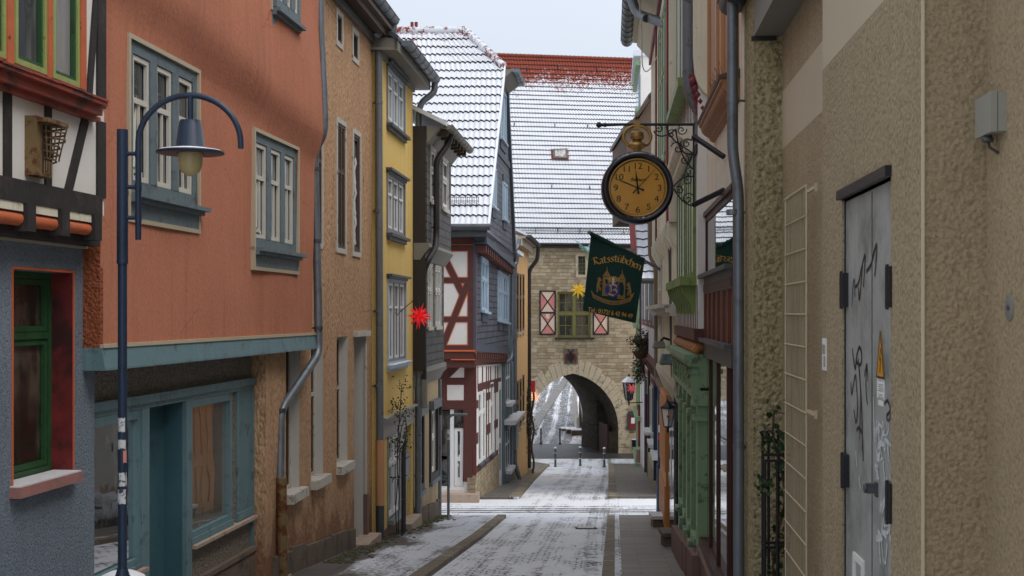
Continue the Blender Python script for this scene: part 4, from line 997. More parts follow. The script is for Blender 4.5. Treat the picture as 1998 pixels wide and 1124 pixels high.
# ------------------------------------------------------------------ left 5: slate-hung house
k5 = (1198-CX)/F
f5u = vpL(1198, 4.235, 29.0, 33.3); f5m = vpL(1198, 4.42, 29.1, 33.3); f5b = vpL(1198, 4.55, 29.1, 33.2)
h = thing('slate_house', (-2.2, 31, G(31)), 'dark slate-hung jettied house with tan plaster ground floor at the street corner', 'house')
uw = [(f5u.U(839.5), f5u.U(849), 2.62, 3.84), (f5u.U(862.5), f5u.U(873), 2.62, 3.84)]
mw = [(f5m.U(833), f5m.U(842), -.32, 1.16), (f5m.U(848), f5m.U(859), -.32, 1.16)]
bw = [(f5b.U(815), f5b.U(823), -4.0, -2.42), (f5b.U(839), f5b.U(851), -4.0, -2.42)]
m = MB(); wall(m, f5u, 0, f5u.len, 1.55, 4.25, uw, .08, 5); m.build('upper_wall', M['slate_old'], h)
m = MB(); wall(m, f5m, 0, f5m.len, -1.3, 1.25, mw, .08, 5); m.build('middle_wall', M['slate_old'], h)
m = MB(); wall(m, f5b, 0, f5b.len, -5.8, -1.6, bw, .12, 5); m.build('ground_floor_wall', M['base_tan'], h)
m = MB(); f5u.box(m, -.012, 0, -1.3, 4.25, -3, -.03); f5u.box(m, -.014, -.01, 2.9, 2.96, -1.2, 0); m.build('slate_side', M['pipe_dark'], h)
m = MB()
m.prism([f5u.w(-.02, 1.60, .04), f5u.w(-.02, 1.52, .06), f5u.w(-.02, 1.22, -.15), f5u.w(-.02, 1.22, -.3), f5u.w(-.02, 1.6, -.3)], f5u.u*(f5u.len+.04))
m.prism([f5m.w(-.02, -1.26, .05), f5m.w(-.02, -1.36, .07), f5m.w(-.02, -1.68, -.10), f5m.w(-.02, -1.68, -.3), f5m.w(-.02, -1.26, -.3)], f5m.u*(f5m.len+.03))
m.prism([f5u.w(-.02, 3.86, .02), f5u.w(-.02, 4.22, .30), f5u.w(-.02, 4.25, .0), f5u.w(-.02, 3.86, .0)], f5u.u*(f5u.len+.04))
islands(m, 'cornice', M['soffit'], h)
for q in uw: window(h, f5u, q, M['old_white'], M['glass_pale'], 1, .05, .06, .04, (.6,), (), M['white_wood'], .05, cas=(M['old_white'], .05, .03), sill=(M['old_white'], .1, .07, .04))
for q in mw: window(h, f5m, q, M['old_white'], M['glass_pale'], 2, .05, .06, .04, (.6,), (), M['white_wood'], .05, cas=(M['old_white'], .04, .03), sill=(M['old_white'], .08, .06, .04))
for q in bw:
    g = window(h, f5b, q, M['white_wood'], M['glass'], 1, .11, .06, .04, (.55,), (), M['white_wood'], .05, cas=(M['pipe_dark'], .16, .05))
    m = MB(); a, b, c, d = q; f5b.box(m, a-.18, b+.18, d+.05, d+.26, 0, .13); m.build('shutter_box', M['zinc'], g)
    m = MB(); f5b.box(m, a-.18, b+.18, c-.26, c-.16, 0, .09); m.build('sill', M['grey_blue'], g)
m = MB(); u = 0.02
while u < f5b.len-.3:
    L = random.uniform(.5, 1.0); k = random.uniform(.42, .52); e_ = min(u+L-.02, f5b.len+.05); footing(m, f5b, u, e_, G(29.1+u)+k, G(29.1+e_)+k, -.02, random.uniform(.03, .06), -6); u += L
m.build('plinth', M['plinth'], h)
e = f5u.len
m = MB(); m.hexa([f5u.w(-.1,4.24,.45), f5u.w(e+.05,4.24,.45), f5u.w(e+.05,6.2,-3.5), f5u.w(-.1,6.2,-3.5), f5u.w(-.1,4.34,.45), f5u.w(e+.05,4.34,.45), f5u.w(e+.05,6.3,-3.5), f5u.w(-.1,6.3,-3.5)]); m.build('roof', M['roof_plain'], h)
gutter(f5u, .1, e+.25, 4.28, .46, .10, h, M['soffit'])
m = MB()
for i in range(7): f5u.box(m, .3+.6*i, .36+.6*i, 4.05, 4.22, .2, .44)
islands(m, 'rafter_foot', M['brown_wood'], h)
a1 = f5u.w(.72, 0, .12); a2 = f5m.w(.1, 0, .08)
pipe(h, [f5u.w(.95, 4.2, .44), f5u.w(.95, 3.95, .36), Z_(a1, 3.55), Z_(a1, 1.75), f5u.w(.5, 1.48, .12), f5u.w(.15, 1.2, -.0), Z_(a2, .95), Z_(a2, -1.5)], .075, M['pipe_dark'], [Z_(a1, 3.0), Z_(a1, 2.0)])
pipe(h, [Z_(a2, -1.5), Z_(a2, -2.15)], .09, M['soffit'], smooth=False)
cp = f5b.w(f5b.len+.03, 0, .03); pipe(h, [Z_(cp, -1.7), Z_(cp, G(33.4)+.02)], .05, M['zinc'], [Z_(cp, -3.0), Z_(cp, -4.3)])
m = MB(); m.lathe([(.07,0), (.07,.12), (.09,.13), (.09,.25), (.0,.26)], Z_(cp, -2.62)+Vector((0,0,0)), seg=12); m.build('lamp', M['black_iron'], h)

# ------------------------------------------------------------------ tiled roofs
def tile_roof(parent, name, fl, fr, e0, r0, rows, col_w, mats, lift=.055, wave=.034, back=.036):
    """rows of pan tiles; fl(t), fr(t) give the left / right point at height fraction t"""
    m = MB(); nrm = None
    for k in range(rows):
        ta, tb = k/rows, (k+1)/rows
        A, B, C, D_ = fl(ta), fr(ta), fr(tb), fl(tb)
        nrm = (B-A).cross(D_-A).normalized()
        if nrm.z < 0: nrm = -nrm
        L = (B-A).length; x0 = A.dot((B-A).normalized()); nc = max(2, int(L/col_w*6))
        ux = (B-A).normalized(); jit = random.uniform(-.012, .012); up_ = (D_-A).normalized()*back
        lo, up, base = [], [], []
        for i in range(nc+1):
            s_ = i/nc; p = A+(B-A)*s_; q = D_+(C-D_)*s_
            ph = 2*math.pi*(p.dot(ux))/col_w
            wv = wave*(math.sin(ph)+.35*math.sin(2*ph+.8)); pq = 2*math.pi*(q.dot(ux))/col_w
            wq = wave*(math.sin(pq)+.35*math.sin(2*pq+.8))
            dn = (A-D_).normalized()*(.02+.014*math.sin(ph+.6)+jit*.5+.012*math.sin(p.dot(ux)*1.7+k*2.1))
            lo.append(p+nrm*(lift+wv)+dn+up_*(1+.35*math.sin(ph+1.0))); up.append(q+nrm*(.004+wq*.9)); base.append(p+dn*.6+nrm*(-.02+wv*.9))
        n = nc+1
        m.add(lo+up, [(i, i+1, n+i+1, n+i) for i in range(nc)], 0, True)
        m.add(base+lo, [(i, i+1, n+i+1, n+i) for i in range(nc)], 1)
    return m.build(name, mats, parent)

# ------------------------------------------------------------------ left 6: half-timbered corner house with slate gable
ZL = 39.5
h = thing('corner_house', (-3.5, 44, G(44)), 'red half-timbered corner house with slate-hung gable and steep snowy tile roof', 'house')
fG = Fc((-7.5, 39.62), (-1.17, ZL), (-3, 0)); fF = Fc((-7.5, 39.2), (-1.157, 39.1), (-3, 0))
fGs = Fc((-1.17, ZL), (.0796*49.2-4.31, 49.2), (30, 44)); fGs.sh = -.03
fFs = Fc((-1.157, 39.1), (-.137, 49.0), (30, 44)); fFs.sh = -.037
fGa = Fc((-.84, 38.9), (.06, 49.3), (30, 44)); fGa.sh = 0.0
b1 = -1.15      # underside of the upper floor at the corner
# bodies
door = (fG.U(853), fG.U(910), -5.42, -2.87)
m = MB(); wall(m, fG, 0, fG.len, -6.2, b1, [door], .12, 5); m.build('side_wall', M['infill'], h)
gwin = [(fGs.U(932.5), fGs.U(939), -4.75, -2.45), (fGs.U(941.5), fGs.U(946.5), -4.75, -2.42), (fGs.U(956.5), fGs.U(962), -4.75, -2.25), (fGs.U(971.5), fGs.U(976.5), -5.9, -2.3)]
m = MB(); wall(m, fGs, 0, fGs.len, -7.2, b1+.1, gwin[:3], .08, 4, close=False); m.build('street_wall', M['infill'], h)
for q in gwin[:3]: window(h, fGs, q, M['white_wood'], M['glass_pale'], 1, .05, .05, .05, (.70,), (), M['white_wood'], .05, sill=(M['slate_board'], .08, .12, .03))
q = gwin[3]; m = MB(); fGs.box(m, *q, .0, .03); dd = m.build('street_door', M['white_wood'], h)
m = MB(); fGs.box(m, q[0]+.15, q[1]-.15, -4.4, -2.6, .03, .04); fGs.box(m, q[0]+.15, q[1]-.15, -5.6, -4.6, .03, .04); m.build('door_panel', M['grey_metal'], dd)
m = MB(); wall(m, fF, 0, fF.len-.01, b1, 2.62, (), .1, 9.6); m.build('upper_side_wall', M['infill'], h)
m = MB(); wall(m, fFs, 0, fFs.len, b1, 2.45, [(fFs.U(938.5), fFs.U(950.5), .16, 1.84), (fFs.U(971), fFs.U(979.5), .0, 1.72), (fFs.U(980.5), fFs.U(990), .0, 1.72)], .06, 4, close=False); m.build('slate_wall', M['slate_y'], h)
for a, b, c, d in ((938.5, 950.5, .16, 1.84), (971, 979.5, .0, 1.72), (980.5, 990, .0, 1.72)):
    q = (fFs.U(a), fFs.U(b), c, d)
    g = window(h, fFs, q, M['bluegrey_frame'], M['glass_blue'], 2, .03, .07, .06, (.62,), (), M['bluegrey_frame'], .05, cas=(M['bluegrey_frame'], .05, .05), sill=(M['bluegrey_frame'], .07, .14, .08))
    m = MB(); fFs.box(m, q[0]-.02, q[1]+.02, d+.06, d+.28, .0, .06); fFs.box(m, q[0]+.08, q[1]-.08, c-.34, c-.09, .0, .05); m.build('apron', M['slate_board'], g)
m = MB()
fFs.box(m, -.02, fFs.len, b1+.0, b1+.24, .01, .05); fFs.box(m, -.02, fFs.len, 2.02, 2.20, .0, .06); fFs.box(m, -.02, .24, b1, 2.2, .0, .06); fF.box(m, fF.len-.02, fF.len+.05, b1, 2.2, -.1, .03)
m.build('slate_trim', M['slate_board'], h)
# gable with half hip
zE, zH = 2.62, 8.43
uH0, uH1 = fGa.uy(43.9), fGa.uy(46.0); zsh = -.037
def gz(u, z): return z
pf = [(0.0, 2.12), (fGa.len, 2.12+zsh*10.4), (fGa.len, 2.50), (uH1, zH-.2), (uH0, zH), (.05, zE)]
gh = [(fGa.U(958.5), fGa.U(966.5), 3.45, 4.75), (fGa.U(980), fGa.U(987.5), 3.32, 4.62), (fGa.U(975), fGa.U(985.5), 6.02, 7.75)]
m = MB(); m.prism([fGa.w(u, z, 0) for u, z in pf], fGa.n*-.3); m.build('gable_wall', M['slate_y'], h)
for q in gh:
    g = MB(); ring(g, fGa, q, .07, .0, .06); fGa.box(g, (q[0]+q[1])/2-.04, (q[0]+q[1])/2+.04, q[2]+.07, q[3]-.07, .0, .058); w_ = g.build('window', M['bluegrey_frame'], h)
    g = MB(); fGa.box(g, q[0]+.06, q[1]-.06, q[2]+.06, q[3]-.06, .0, .02); g.build('pane', M['glass_blue'], w_)
    g = MB(); fGa.box(g, q[0]-.06, q[1]+.06, q[2]-.06, q[2], .0, .12); g.build('sill', M['bluegrey_frame'], w_)
    g = MB(); fGa.box(g, q[0], q[1], q[3]+.02, q[3]+.25, .0, .05); fGa.box(g, q[0]+.08, q[1]-.08, q[2]-.34, q[2]-.06, .0, .045); g.build('apron', M['slate_board'], w_)
m = MB()
for z in (5.35,): fGa.box(m, fGa.uy(38.9+(z-zE)/1.088)+.1, fGa.uy(49.3-(z-2.5)/1.60), z, z+.22, 0, .045)
m.hexa([fGa.w(0,2.12,0), fGa.w(fGa.len,2.12+zsh*10.4,0), fGa.w(fGa.len,2.12+zsh*10.4,.09), fGa.w(0,2.12,.09), fGa.w(0,2.32,0), fGa.w(fGa.len,2.32+zsh*10.4,0), fGa.w(fGa.len,2.32+zsh*10.4,.06), fGa.w(0,2.32,.06)])
fGa.beam(m, (fGa.len, 2.35), (uH1, zH-.1), .34, -.02, .10)
m.build('slate_trim', M['slate_board'], h)
# dentil rows under gable and under the upper floor
m = MB()
for i in range(17):
    u = .12+i*.60; z = 2.10+zsh*u; m.hexa([fGa.w(u+a, z+b, o) for b, o2 in ((-.24, 0), (0, 0)) for a, o in ((0, -.28), (.28, -.28), (.28, .04), (0, .04))])
    z2 = b1-.02; u2 = .15+i*.56
    if u2 < fFs.len-.3: fFs.box(m, u2, u2+.26, z2-.20, z2-.02, -.35, .04)
islands(m, 'dentil', M['timber_red'], h)
m = MB(); fFs.box(m, 0, fFs.len, b1-.34, b1-.2, -.4, -.03); fFs.box(m, 0, fFs.len, b1-.03, b1, -.4, .05); fF.box(m, 0, fF.len, b1-.24, b1-.02, -.3, .02); fF.box(m, 0, fF.len+.02, b1-.5, b1-.24, -.35, -.02)
fGs.box(m, -.05, fGs.len, b1-.46, b1-.26, -.2, .05)
m.build('floor_beam', M['timber_red'], h)
m = MB(); fF.box(m, 0, fF.len+.04, b1-.01, b1+.045, 0, .05); fF.box(m, fF.U(880), fF.len+.03, b1-.27, b1-.235, 0, .035); m.build('painted_fillet', M['line_orange'], h)
# timber frame with painted outlines, upper floor facing up the street
def beams(f, specs, parent, wood, line, lw=.03, o=.025):
    m = MB(); l = MB()
    for (x0, y0, x1, y1, w) in specs:
        p, q = (f.U(x0), f.Z(x0, y0)), (f.U(x1), f.Z(x1, y1)); w = w*.86
        f.beam(m, p, q, w, 0, o+random.uniform(0, .004))
        if line: f.beam(l, p, q, w+2*lw, 0, o-.014-random.uniform(0, .004))
    m.build('timber_frame', wood, parent)
    if line: l.build('painted_outline', line, parent)
beams(fF, [(920.5, 480, 920.5, 690, .25), (840, 547, 922, 547, .17), (840, 623, 922, 623, .16), (840, 679, 922, 679, .18), (866, 500, 902, 572, .20), (913, 552, 858, 690, .20), (840, 484, 925, 484, .20), (845, 469, 925, 469, .28), (840, 452, 925, 452, .12)], h, M['timber_red'], M['line_orange'])
beams(fG, [(916, 700, 913, 940, .30), (866, 745, 866, 790, .16), (840, 744, 914, 744, .19), (840, 790, 914, 790, .26), (897, 706, 840, 762, .24), (853, 700, 853, 740, .1), (925, 712, 925, 930, .10)], h, M['timber_red'], M['dkred'])
beams(fGs, [(928.5, 715, 928.5, 925, .16), (932, 757, 977, 743, .3), (949, 715, 949, 908, .30), (953, 715, 953, 908, .24), (966, 715, 966, 900, .26), (932, 715, 932, 760, .2), (941, 715, 941, 755, .28), (957, 715, 957, 755, .3), (971, 715, 971, 750, .3), (926, 922, 972, 884, .35), (926, 790, 934, 788, .3), (926, 858, 934, 853, .4), (947, 775, 957, 771, .3), (948, 840, 957, 834, .4), (964, 760, 972, 757, .3), (964, 829, 971, 825, .35)], h, M['timber_red'], None, o=.012)
m = MB(); fGs.box(m, -.03, fGs.U(972), -7.2, -4.98, -.05, .04); fG.box(m, fG.U(912), fG.len+.03, -6.2, -5.05, -.05, .05); m.build('plinth', M['rubble'], h)
# white shop door
a, b, c, d = door
m = MB(); ring(m, fG, door, .09, -.12, -.03); um = fG.U(882); fG.box(m, um-.06, um+.06, c+.09, d-.09, -.12, -.04)
dr = m.build('shop_door', M['white_wood'], h)
m = MB(); fG.box(m, um+.06, b-.09, -3.46, -2.96, -.11, -.035); fG.box(m, um+.06, b-.10, -3.53, -3.46, -.11, -.03); m.build('dark_fanlight', M['glass'], dr)
m = MB(); ring(m, fG, (um+.07, b-.1, c+.1, -3.53), .10, -.11, -.05); fG.box(m, um+.17, b-.2, -4.55, -4.42, -.11, -.05); fG.box(m, um+.17, b-.2, c+.2, c+.36, -.11, -.052); m.build('door_leaf', M['white_wood'], dr)
m = MB(); fG.box(m, um+.16, b-.19, -4.43, -3.6, -.11, -.085); m.build('door_glass', M['glass'], dr)
m = MB(); fG.box(m, um+.16, b-.19, c+.3, -4.5, -.11, -.08); m.build('door_panel', M['grey_metal'], dr)
m = MB(); fG.box(m, um+.20, b-.34, -4.72, -4.64, -.08, -.06); fG.box(m, um+.2, um+.24, -4.45, -4.36, -.084, -.06); m.build('letter_slot', M['white_wood'], dr)
m = MB(); fG.box(m, um+.20, um+.34, -4.22, -4.04, -.084, -.078); m.build('notice', M['lt_green'], dr)
m = MB(); fG.box(m, a+.1, um-.07, -4.4, -3.0, -.11, -.08); fG.box(m, a+.1, um-.07, c+.12, -4.5, -.11, -.08); m.build('side_glass', M['glass'], dr)
m = MB(); fG.box(m, a-.3, b+.4, G(39)-.3, G(39.4)+.28, -.3, .45); m.build('doorstep', M['stone_sill'], h)
# roof
eD, rD, eZ, rZ = 38.55, 45.3, 2.62, 9.95
def flr(t):
    y = eD+(rD-eD)*t; return Vector((-4.2-(1-t)*4.2, y, eZ+(rZ-eZ)*t))
th = (43.9-eD)/(rD-eD)
def frr(t):
    y = eD+(rD-eD)*t; z = eZ+(rZ-eZ)*t
    if t <= th: x = -.84+.0865*(y-38.9)+.16
    else:
        k = (t-th)/(1-th); x0 = -.84+.0865*5+.16; x = x0+(-1.65-x0)*k
    return Vector((x, y, z))
tile_roof(h, 'roof', flr, frr, 0, 0, 22, .175, [M['roof_corner'], M['tile_dark']])
m = MB()      # rear slope, half hip and left hip close the roof
xg = lambda y: -.84+.0865*(y-38.9)+.10
bk = 51.6
m.poly((-4.2, rD, rZ-.03), (-1.65, rD, rZ-.03), (xg(46), 46.2, zH-.1), (xg(49.5), 49.9, 2.3), (-9, 51, 2.3))
m.poly((-1.65, rD, rZ-.03), (xg(43.9)+.1, 43.9, zH-.03), (xg(46)+.1, 46.2, zH-.1))
m.poly((-4.2, rD, rZ-.03), (-8.4, eD, eZ-.03), (-9, 51, 2.3))
m.poly((-8.4, eD, eZ-.06), (-.72, eD, eZ-.06), (xg(49.5), 49.9, 2.3), (-9, 51, 2.3))
m.build('roof_back', M['roof_corner'], h)
m = MB()
hp = [Vector((-1.68, rD, rZ+.06)), Vector((-1.1, 44.7, 9.38)), Vector((-.32, 43.86, 8.48))]
for a, b, n in ((hp[0], hp[1], 4), (hp[1], hp[2], 5), (Vector((-4.3, rD, rZ+.04)), hp[0], 12)):
    for i in range(n):
        p = a+(b-a)*(i/n); q = a+(b-a)*((i+1.12)/n); m.tube([p, q+Vector((0,0,.02))], [.12, .145], 8)
islands(m, 'ridge_tile', M['ridge_snow'], h)
m = MB(); m.prism([frr(0)+Vector((-.02,0,.10)), frr(th)+Vector((-.02,0,.10)), frr(th)+Vector((-.02,0,-.16)), frr(0)+Vector((-.02,0,-.16))], Vector((.05,0,0))); m.build('verge_board', M['snow'], h)
m = MB(); m.tube([(-8.4, eD-.06, eZ-.02), (-.66, eD-.06, eZ-.02)], .10, 10); m.box((-8.4, eD, eZ-.30), (-.75, eD+.35, eZ-.10)); m.build('gutter', M['zinc_dark'], h)
m = MB()
gu = Fc((xg(43.7)+.22, 43.8), (xg(46.3)+.22, 46.3), (30, 45)); m.hexa([gu.w(0, zH-.42, -.25), gu.w(gu.len, zH-.5, -.25), gu.w(gu.len, zH-.22, .12), gu.w(0, zH-.14, .12), gu.w(0, zH-.12, -.25), gu.w(gu.len, zH-.2, -.25), gu.w(gu.len, zH-.12, .16), gu.w(0, zH-.04, .16)]); m.build('hip_eaves', M['soffit'], h)
gutter(gu, -.1, gu.len+.1, zH-.08, .22, .13, h, M['zinc'])
m = MB()       # snow guard grille above the eaves
x0, x1 = P(878, 0, 39.2).x, P(934, 0, 39.2).x; y = 39.15; z0 = eZ+(y-eD)*1.088+.02
for i in range(14): x = x0+(x1-x0)*i/13; m.tube([(x, y, z0), (x, y, z0+.26)], .008, 5)
for z in (z0+.03, z0+.26, z0+.15): m.tube([(x0, y, z), (x1, y, z)], .010, 5)
m.build('snow_guard', M['zinc_dark'], h)
m = MB()
for px in (804, 812): p = P(px, 66, 46.4); m.tube([p+Vector((0,0,-.6)), p+Vector((0,0,.42))], .06, 10, caps=False)
islands(m, 'flue', M['dkred'], h)
# right-hand downpipe of the gable corner
p0 = P(1002, 470, 49.6); pd = P(1000, 0, 49.7); pd = Vector((pd.x, pd.y, 0))
e1 = fGa.w(fGa.len+.2, 2.1, .18)
pipe(h, [P(1013, 467, 49.9), P(1011, 482, 49.8), P(1003, 490, 49.6), P(1009, 500, 49.7), P(1007, 515, 49.7), P(1000, 520, 49.5), P(999, 690, 49.5), P(996, 702, 49.2), P(982, 712, 48.6)], .085, M['zinc'], [P(999, 600, 49.5)])

# ------------------------------------------------------------------ left 7 and 8: blue-green house, ochre house
f7 = vpL(1198, 4.28, 49.6, 54.4)
h = thing('blue_green_house', (-.2, 52, G(52)), 'narrow blue-green shop house between the corner house and the ochre house', 'house')
w7 = [(f7.U(986.5), f7.U(994), -3.55, -1.9), (f7.U(986), f7.U(994), -6.2, -4.5)]
m = MB(); wall(m, f7, 0, f7.len, -7.6, 2.4, w7, .1, 4); m.build('wall', M['teal_house'], h)
for q in w7: window(h, f7, q, M['white_wood'], M['glass'], 2, .06, .06, .06, (.6,), (), M['grey_metal'], .05, sill=(M['snowy_sill'], .12, .25, .06))
m = MB(); f7.box(m, f7.U(984), f7.U(1003), -4.35, -4.2, 0, .45); f7.box(m, f7.U(984), f7.U(1003), -4.2, -4.17, 0, .5); m.build('awning', M['snowy_sill'], h)
m = MB(); f7.box(m, f7.U(996), f7.U(1000), -7, -2, 0, .06); f7.box(m, f7.U(985), f7.U(1001), -4.6, -4.42, 0, .1); f7.box(m, f7.U(985), f7.U(996), -7.5, -6.3, 0, .05); m.build('shop_frame', M['grey_blue'], h)
m = MB(); f7.box(m, f7.U(998), f7.U(1003), -5.7, -4.7, .05, .2); m.build('meter_box', M['grey_metal'], h)
m = MB(); f7.box(m, -.05, f7.len+.05, 2.4, 2.55, -4, .45); m.build('roof', M['roof_plain'], h)
pp = f7.w(f7.len-.35, 0, .10); pipe(h, [Z_(pp, 2.3), Z_(pp, -6.3), f7.w(f7.len-.3, -7.0, .3)], .09, M['zinc'], [Z_(pp, -1), Z_(pp, -4)])
f8 = vpL(1198, 4.15, 54.4, 61.6)
h = thing('ochre_house', (.3, 58, G(58)), 'warm ochre plastered house next to the stone gatehouse, with a fir garland by its door', 'house')
w8 = [(f8.U(1007.5), f8.U(1011.5), z0, z1) for z0, z1 in ((-.8, 1.75), (-5.15, -2.9))]+[(f8.U(1013.5), f8.U(1017), z0, z1) for z0, z1 in ((-.8, 1.75), (-5.0, -2.9))]+[(f8.U(1019.3), f8.U(1022.5), z0, z1) for z0, z1 in ((-.75, 1.8), (-4.9, -2.8))]
m = MB(); wall(m, f8, 0, f8.len, -8.6, 3.2, w8, .1, 4); m.build('wall', M['ochre'], h)
for q in w8: window(h, f8, q, M['brown_wood'], M['glass_brown'], 1, .05, .08, .05, (.6,), (), None, .05, sill=(M['beige_trim'], .1, .1, .04))
m = MB(); f8.box(m, 0, f8.len+.1, 2.9, 3.2, 0, .25); f8.box(m, 0, f8.len+.1, 3.2, 3.3, -.2, .4); m.build('cornice', M['beige_trim'], h)
m = MB(); m.hexa([f8.w(-.1,3.3,.45), f8.w(f8.len+.2,3.3,.45), f8.w(f8.len+.2,5.2,-3.5), f8.w(-.1,5.2,-3.5), f8.w(-.1,3.4,.45), f8.w(f8.len+.2,3.4,.45), f8.w(f8.len+.2,5.3,-3.5), f8.w(-.1,5.3,-3.5)]); m.build('roof', M['roof_plain'], h)
gutter(f8, 0, f8.len+.3, 3.34, .5, .11, h, M['zinc_dark'])
pq = f8.w(f8.len+.12, 0, .06)
pipe(h, [f8.w(f8.len+.15, 3.2, .5), f8.w(f8.len+.15, 2.6, .45), Z_(pq, 2.1), Z_(pq, G(61.8)+.1)], .10, M['pipe_dark'], [Z_(pq, 0), Z_(pq, -4)])
m = MB(); f8.box(m, f8.len-.1, f8.len+.25, G(61.8)-.2, G(61.8)+.3, -.1, .25); m.build('pipe_foot', M['beige_trim'], h)
m = MB(); f8.box(m, f8.len-.35, f8.len-.02, -5.75, -5.0, .02, .2); m.build('meter_box', M['white_wood'], h)
# garland with straw, growing up beside the ochre house door
gb = f8.w(f8.len-.9, 0, .3)
t = thing('fir_garland', Z_(gb, G(61)), 'dark fir and straw garland climbing the corner of the ochre house', 'garland')
m = MB(); pts = [Z_(gb, -7.5+.25*i)+Vector((.06*math.sin(i), 0, 0)) for i in range(16)]; m.tube([Z_(gb, G(61)), *pts], .05, 6); m.build('stem', M['brown_wood'], t)
m = MB(); up = [P(1024, 770, 61), P(1026, 790, 61), P(1028, 808, 61), P(1028, 825, 61), P(1022, 775, 61), P(1031, 840, 61)]; leaf_cloud(m, up, 700, .17, .10, 0, .25); m.build('fir_twig', M['needle'], t)
m = MB(); leaf_cloud(m, [P(1017, 798, 60.6), P(1019, 812, 60.6), P(1018, 850, 60.6), P(1020, 880, 60.6), P(1018, 830, 60.6)], 420, .15, .09, 0, .12); m.build('straw', M['straw'], t)
star('star_lantern', P(1042, 774, 62.5), .40, M['peach_star'], 'glowing peach-coloured paper star by the ochre house', core=.22, n=14, thin=.12, arm=[f8.w(f8.len-.3, -3.2, 0), P(1042, 764, 62.5)])
ip = thing('info_sign', P(1038, 754, 63), 'small red projecting sign with a white letter i, under the gatehouse wall', 'sign')
m = MB(); a = P(1032, 766, 63); b = P(1044, 743, 63); m.box((a.x, 62.97, a.z), (b.x, 63.03, b.z)); m.build('panel', M['sign_red'], ip)
m = MB(); m.box((P(1029, 0, 63).x, 62.96, b.z+.02), (P(1051, 0, 63).x, 63.04, b.z+.10)); m.build('bracket', M['snowy_sill'], ip)
m = MB(); put_text(m, 'i', Vector((P(1034.5, 0, 63).x, 62.96, P(0, 762, 63).z)), Vector((1,0,0)), Vector((0,0,1)), .60, .02); m.build('lettering', M['white_print'], ip)

# ------------------------------------------------------------------ stone gatehouse
th_ = R(9.9); gu_ = Vector((math.cos(th_), math.sin(th_), 0))
A0 = Vector((.714, 85.0, 0)); s0 = A0-gu_*14
fW = Fc((s0.x, s0.y), ((A0+gu_*30).x, (A0+gu_*30).y), (0, 0))
h = thing('gatehouse', (4, 86, G(86)), 'limestone gatehouse with pointed arch across the street and a steep snowy red tile roof', 'gatehouse')
aL, aR = fW.U(1027), fW.U(1206.5); ac = (aL+aR)/2; hw = (aR-aL)/2
zg_ = G(86)-.4; zs = -7.75; za = fW.Z(1116, 729)
def arch_pts(off=0.0, n=14):
    """pointed arch outline from the left springing over the apex to the right springing, in (u, z)"""
    w = hw+off; H = za-zs+off*1.25
    rr = (w*w+H*H)/(2*w); a_ = math.asin(min(1, H/rr)); L = []
    for i in range(n+1):
        t = a_*i/n; L.append((ac-w+rr*(1-math.cos(t)), zs+rr*math.sin(t)))
    Rr = [(2*ac-u, z) for u, z in reversed(L[:-1])]
    return L+Rr
win_ = (fW.U(1088), fW.U(1153), fW.Z(1088, 659), fW.Z(1088, 569)); win2 = (fW.U(1128), fW.U(1142), fW.Z(1130, 536), fW.Z(1130, 500))
zT = 4.75
m = MB(); big = (aL, aR, zg_-1, za+.2)
wall(m, fW, 0, fW.len, zg_-1, zT, [big, win_, win2], .3, 10.7, None, 1, 1, 0, 0, False)
ap = arch_pts(0, 16); n = len(ap)
for (u, z), (u2, z2) in zip(ap, ap[1:]): m.poly(fW.w(u, z), fW.w(u2, z2), fW.w(u2, za+.2), fW.w(u, za+.2))
for u in (0, fW.len): m.poly(fW.w(u, zg_-1), fW.w(u, zT), fW.w(u, zT, -10.7), fW.w(u, zg_-1, -10.7))
# back wall with the same opening
wall(m, Fc((fW.w(0,0,-10.7).x, fW.w(0,0,-10.7).y), (fW.w(fW.len,0,-10.7).x, fW.w(fW.len,0,-10.7).y), (0,0)), 0, fW.len, zg_-1.6, zT, [(aL, aR, zg_-1.6, za+.2)], .01, 1, None, 1, 1, 0, 0, False)
for (u, z), (u2, z2) in zip(ap, ap[1:]): m.poly(fW.w(u, z, -10.7), fW.w(u2, z2, -10.7), fW.w(u2, za+.2, -10.7), fW.w(u, za+.2, -10.7))
m.build('wall', M['stone'], h)
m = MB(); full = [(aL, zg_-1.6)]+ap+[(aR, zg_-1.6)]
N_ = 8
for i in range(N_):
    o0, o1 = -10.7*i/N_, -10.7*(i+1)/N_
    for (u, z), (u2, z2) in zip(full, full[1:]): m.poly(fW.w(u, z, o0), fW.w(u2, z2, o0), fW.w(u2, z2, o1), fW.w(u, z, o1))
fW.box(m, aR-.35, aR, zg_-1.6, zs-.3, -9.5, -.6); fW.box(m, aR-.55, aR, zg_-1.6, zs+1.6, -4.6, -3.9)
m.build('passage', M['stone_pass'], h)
m = MB(); fW.box(m, aR-.45, aR-.34, zg_-1.5, zs-1.2+1.4, -3.6, -1.3); m.build('passage_door', M['timber_red'], h)
m = MB(); ip_, op = arch_pts(0, 15), arch_pts(.95, 15)
for i in range(len(ip_)-1):
    (a, b), (c, d) = ip_[i], ip_[i+1]; (e, f_), (g, k) = op[i], op[i+1]; j = random.uniform(.02, .05); gp_ = .04; s_ = random.uniform(.72, 1.0)
    e, f_, g, k = a+(e-a)*s_, b+(f_-b)*s_, c+(g-c)*s_, d+(k-d)*s_
    L = lambda p, q, t: (p[0]+(q[0]-p[0])*t, p[1]+(q[1]-p[1])*t)
    q0, q1, q2, q3 = L((a,b),(c,d),gp_), L((a,b),(c,d),1-gp_), L((e,f_),(g,k),1-gp_), L((e,f_),(g,k),gp_)
    m.prism([fW.w(u, z, -.05) for u, z in (q0, q1, q2, q3)], fW.n*(.05+j))
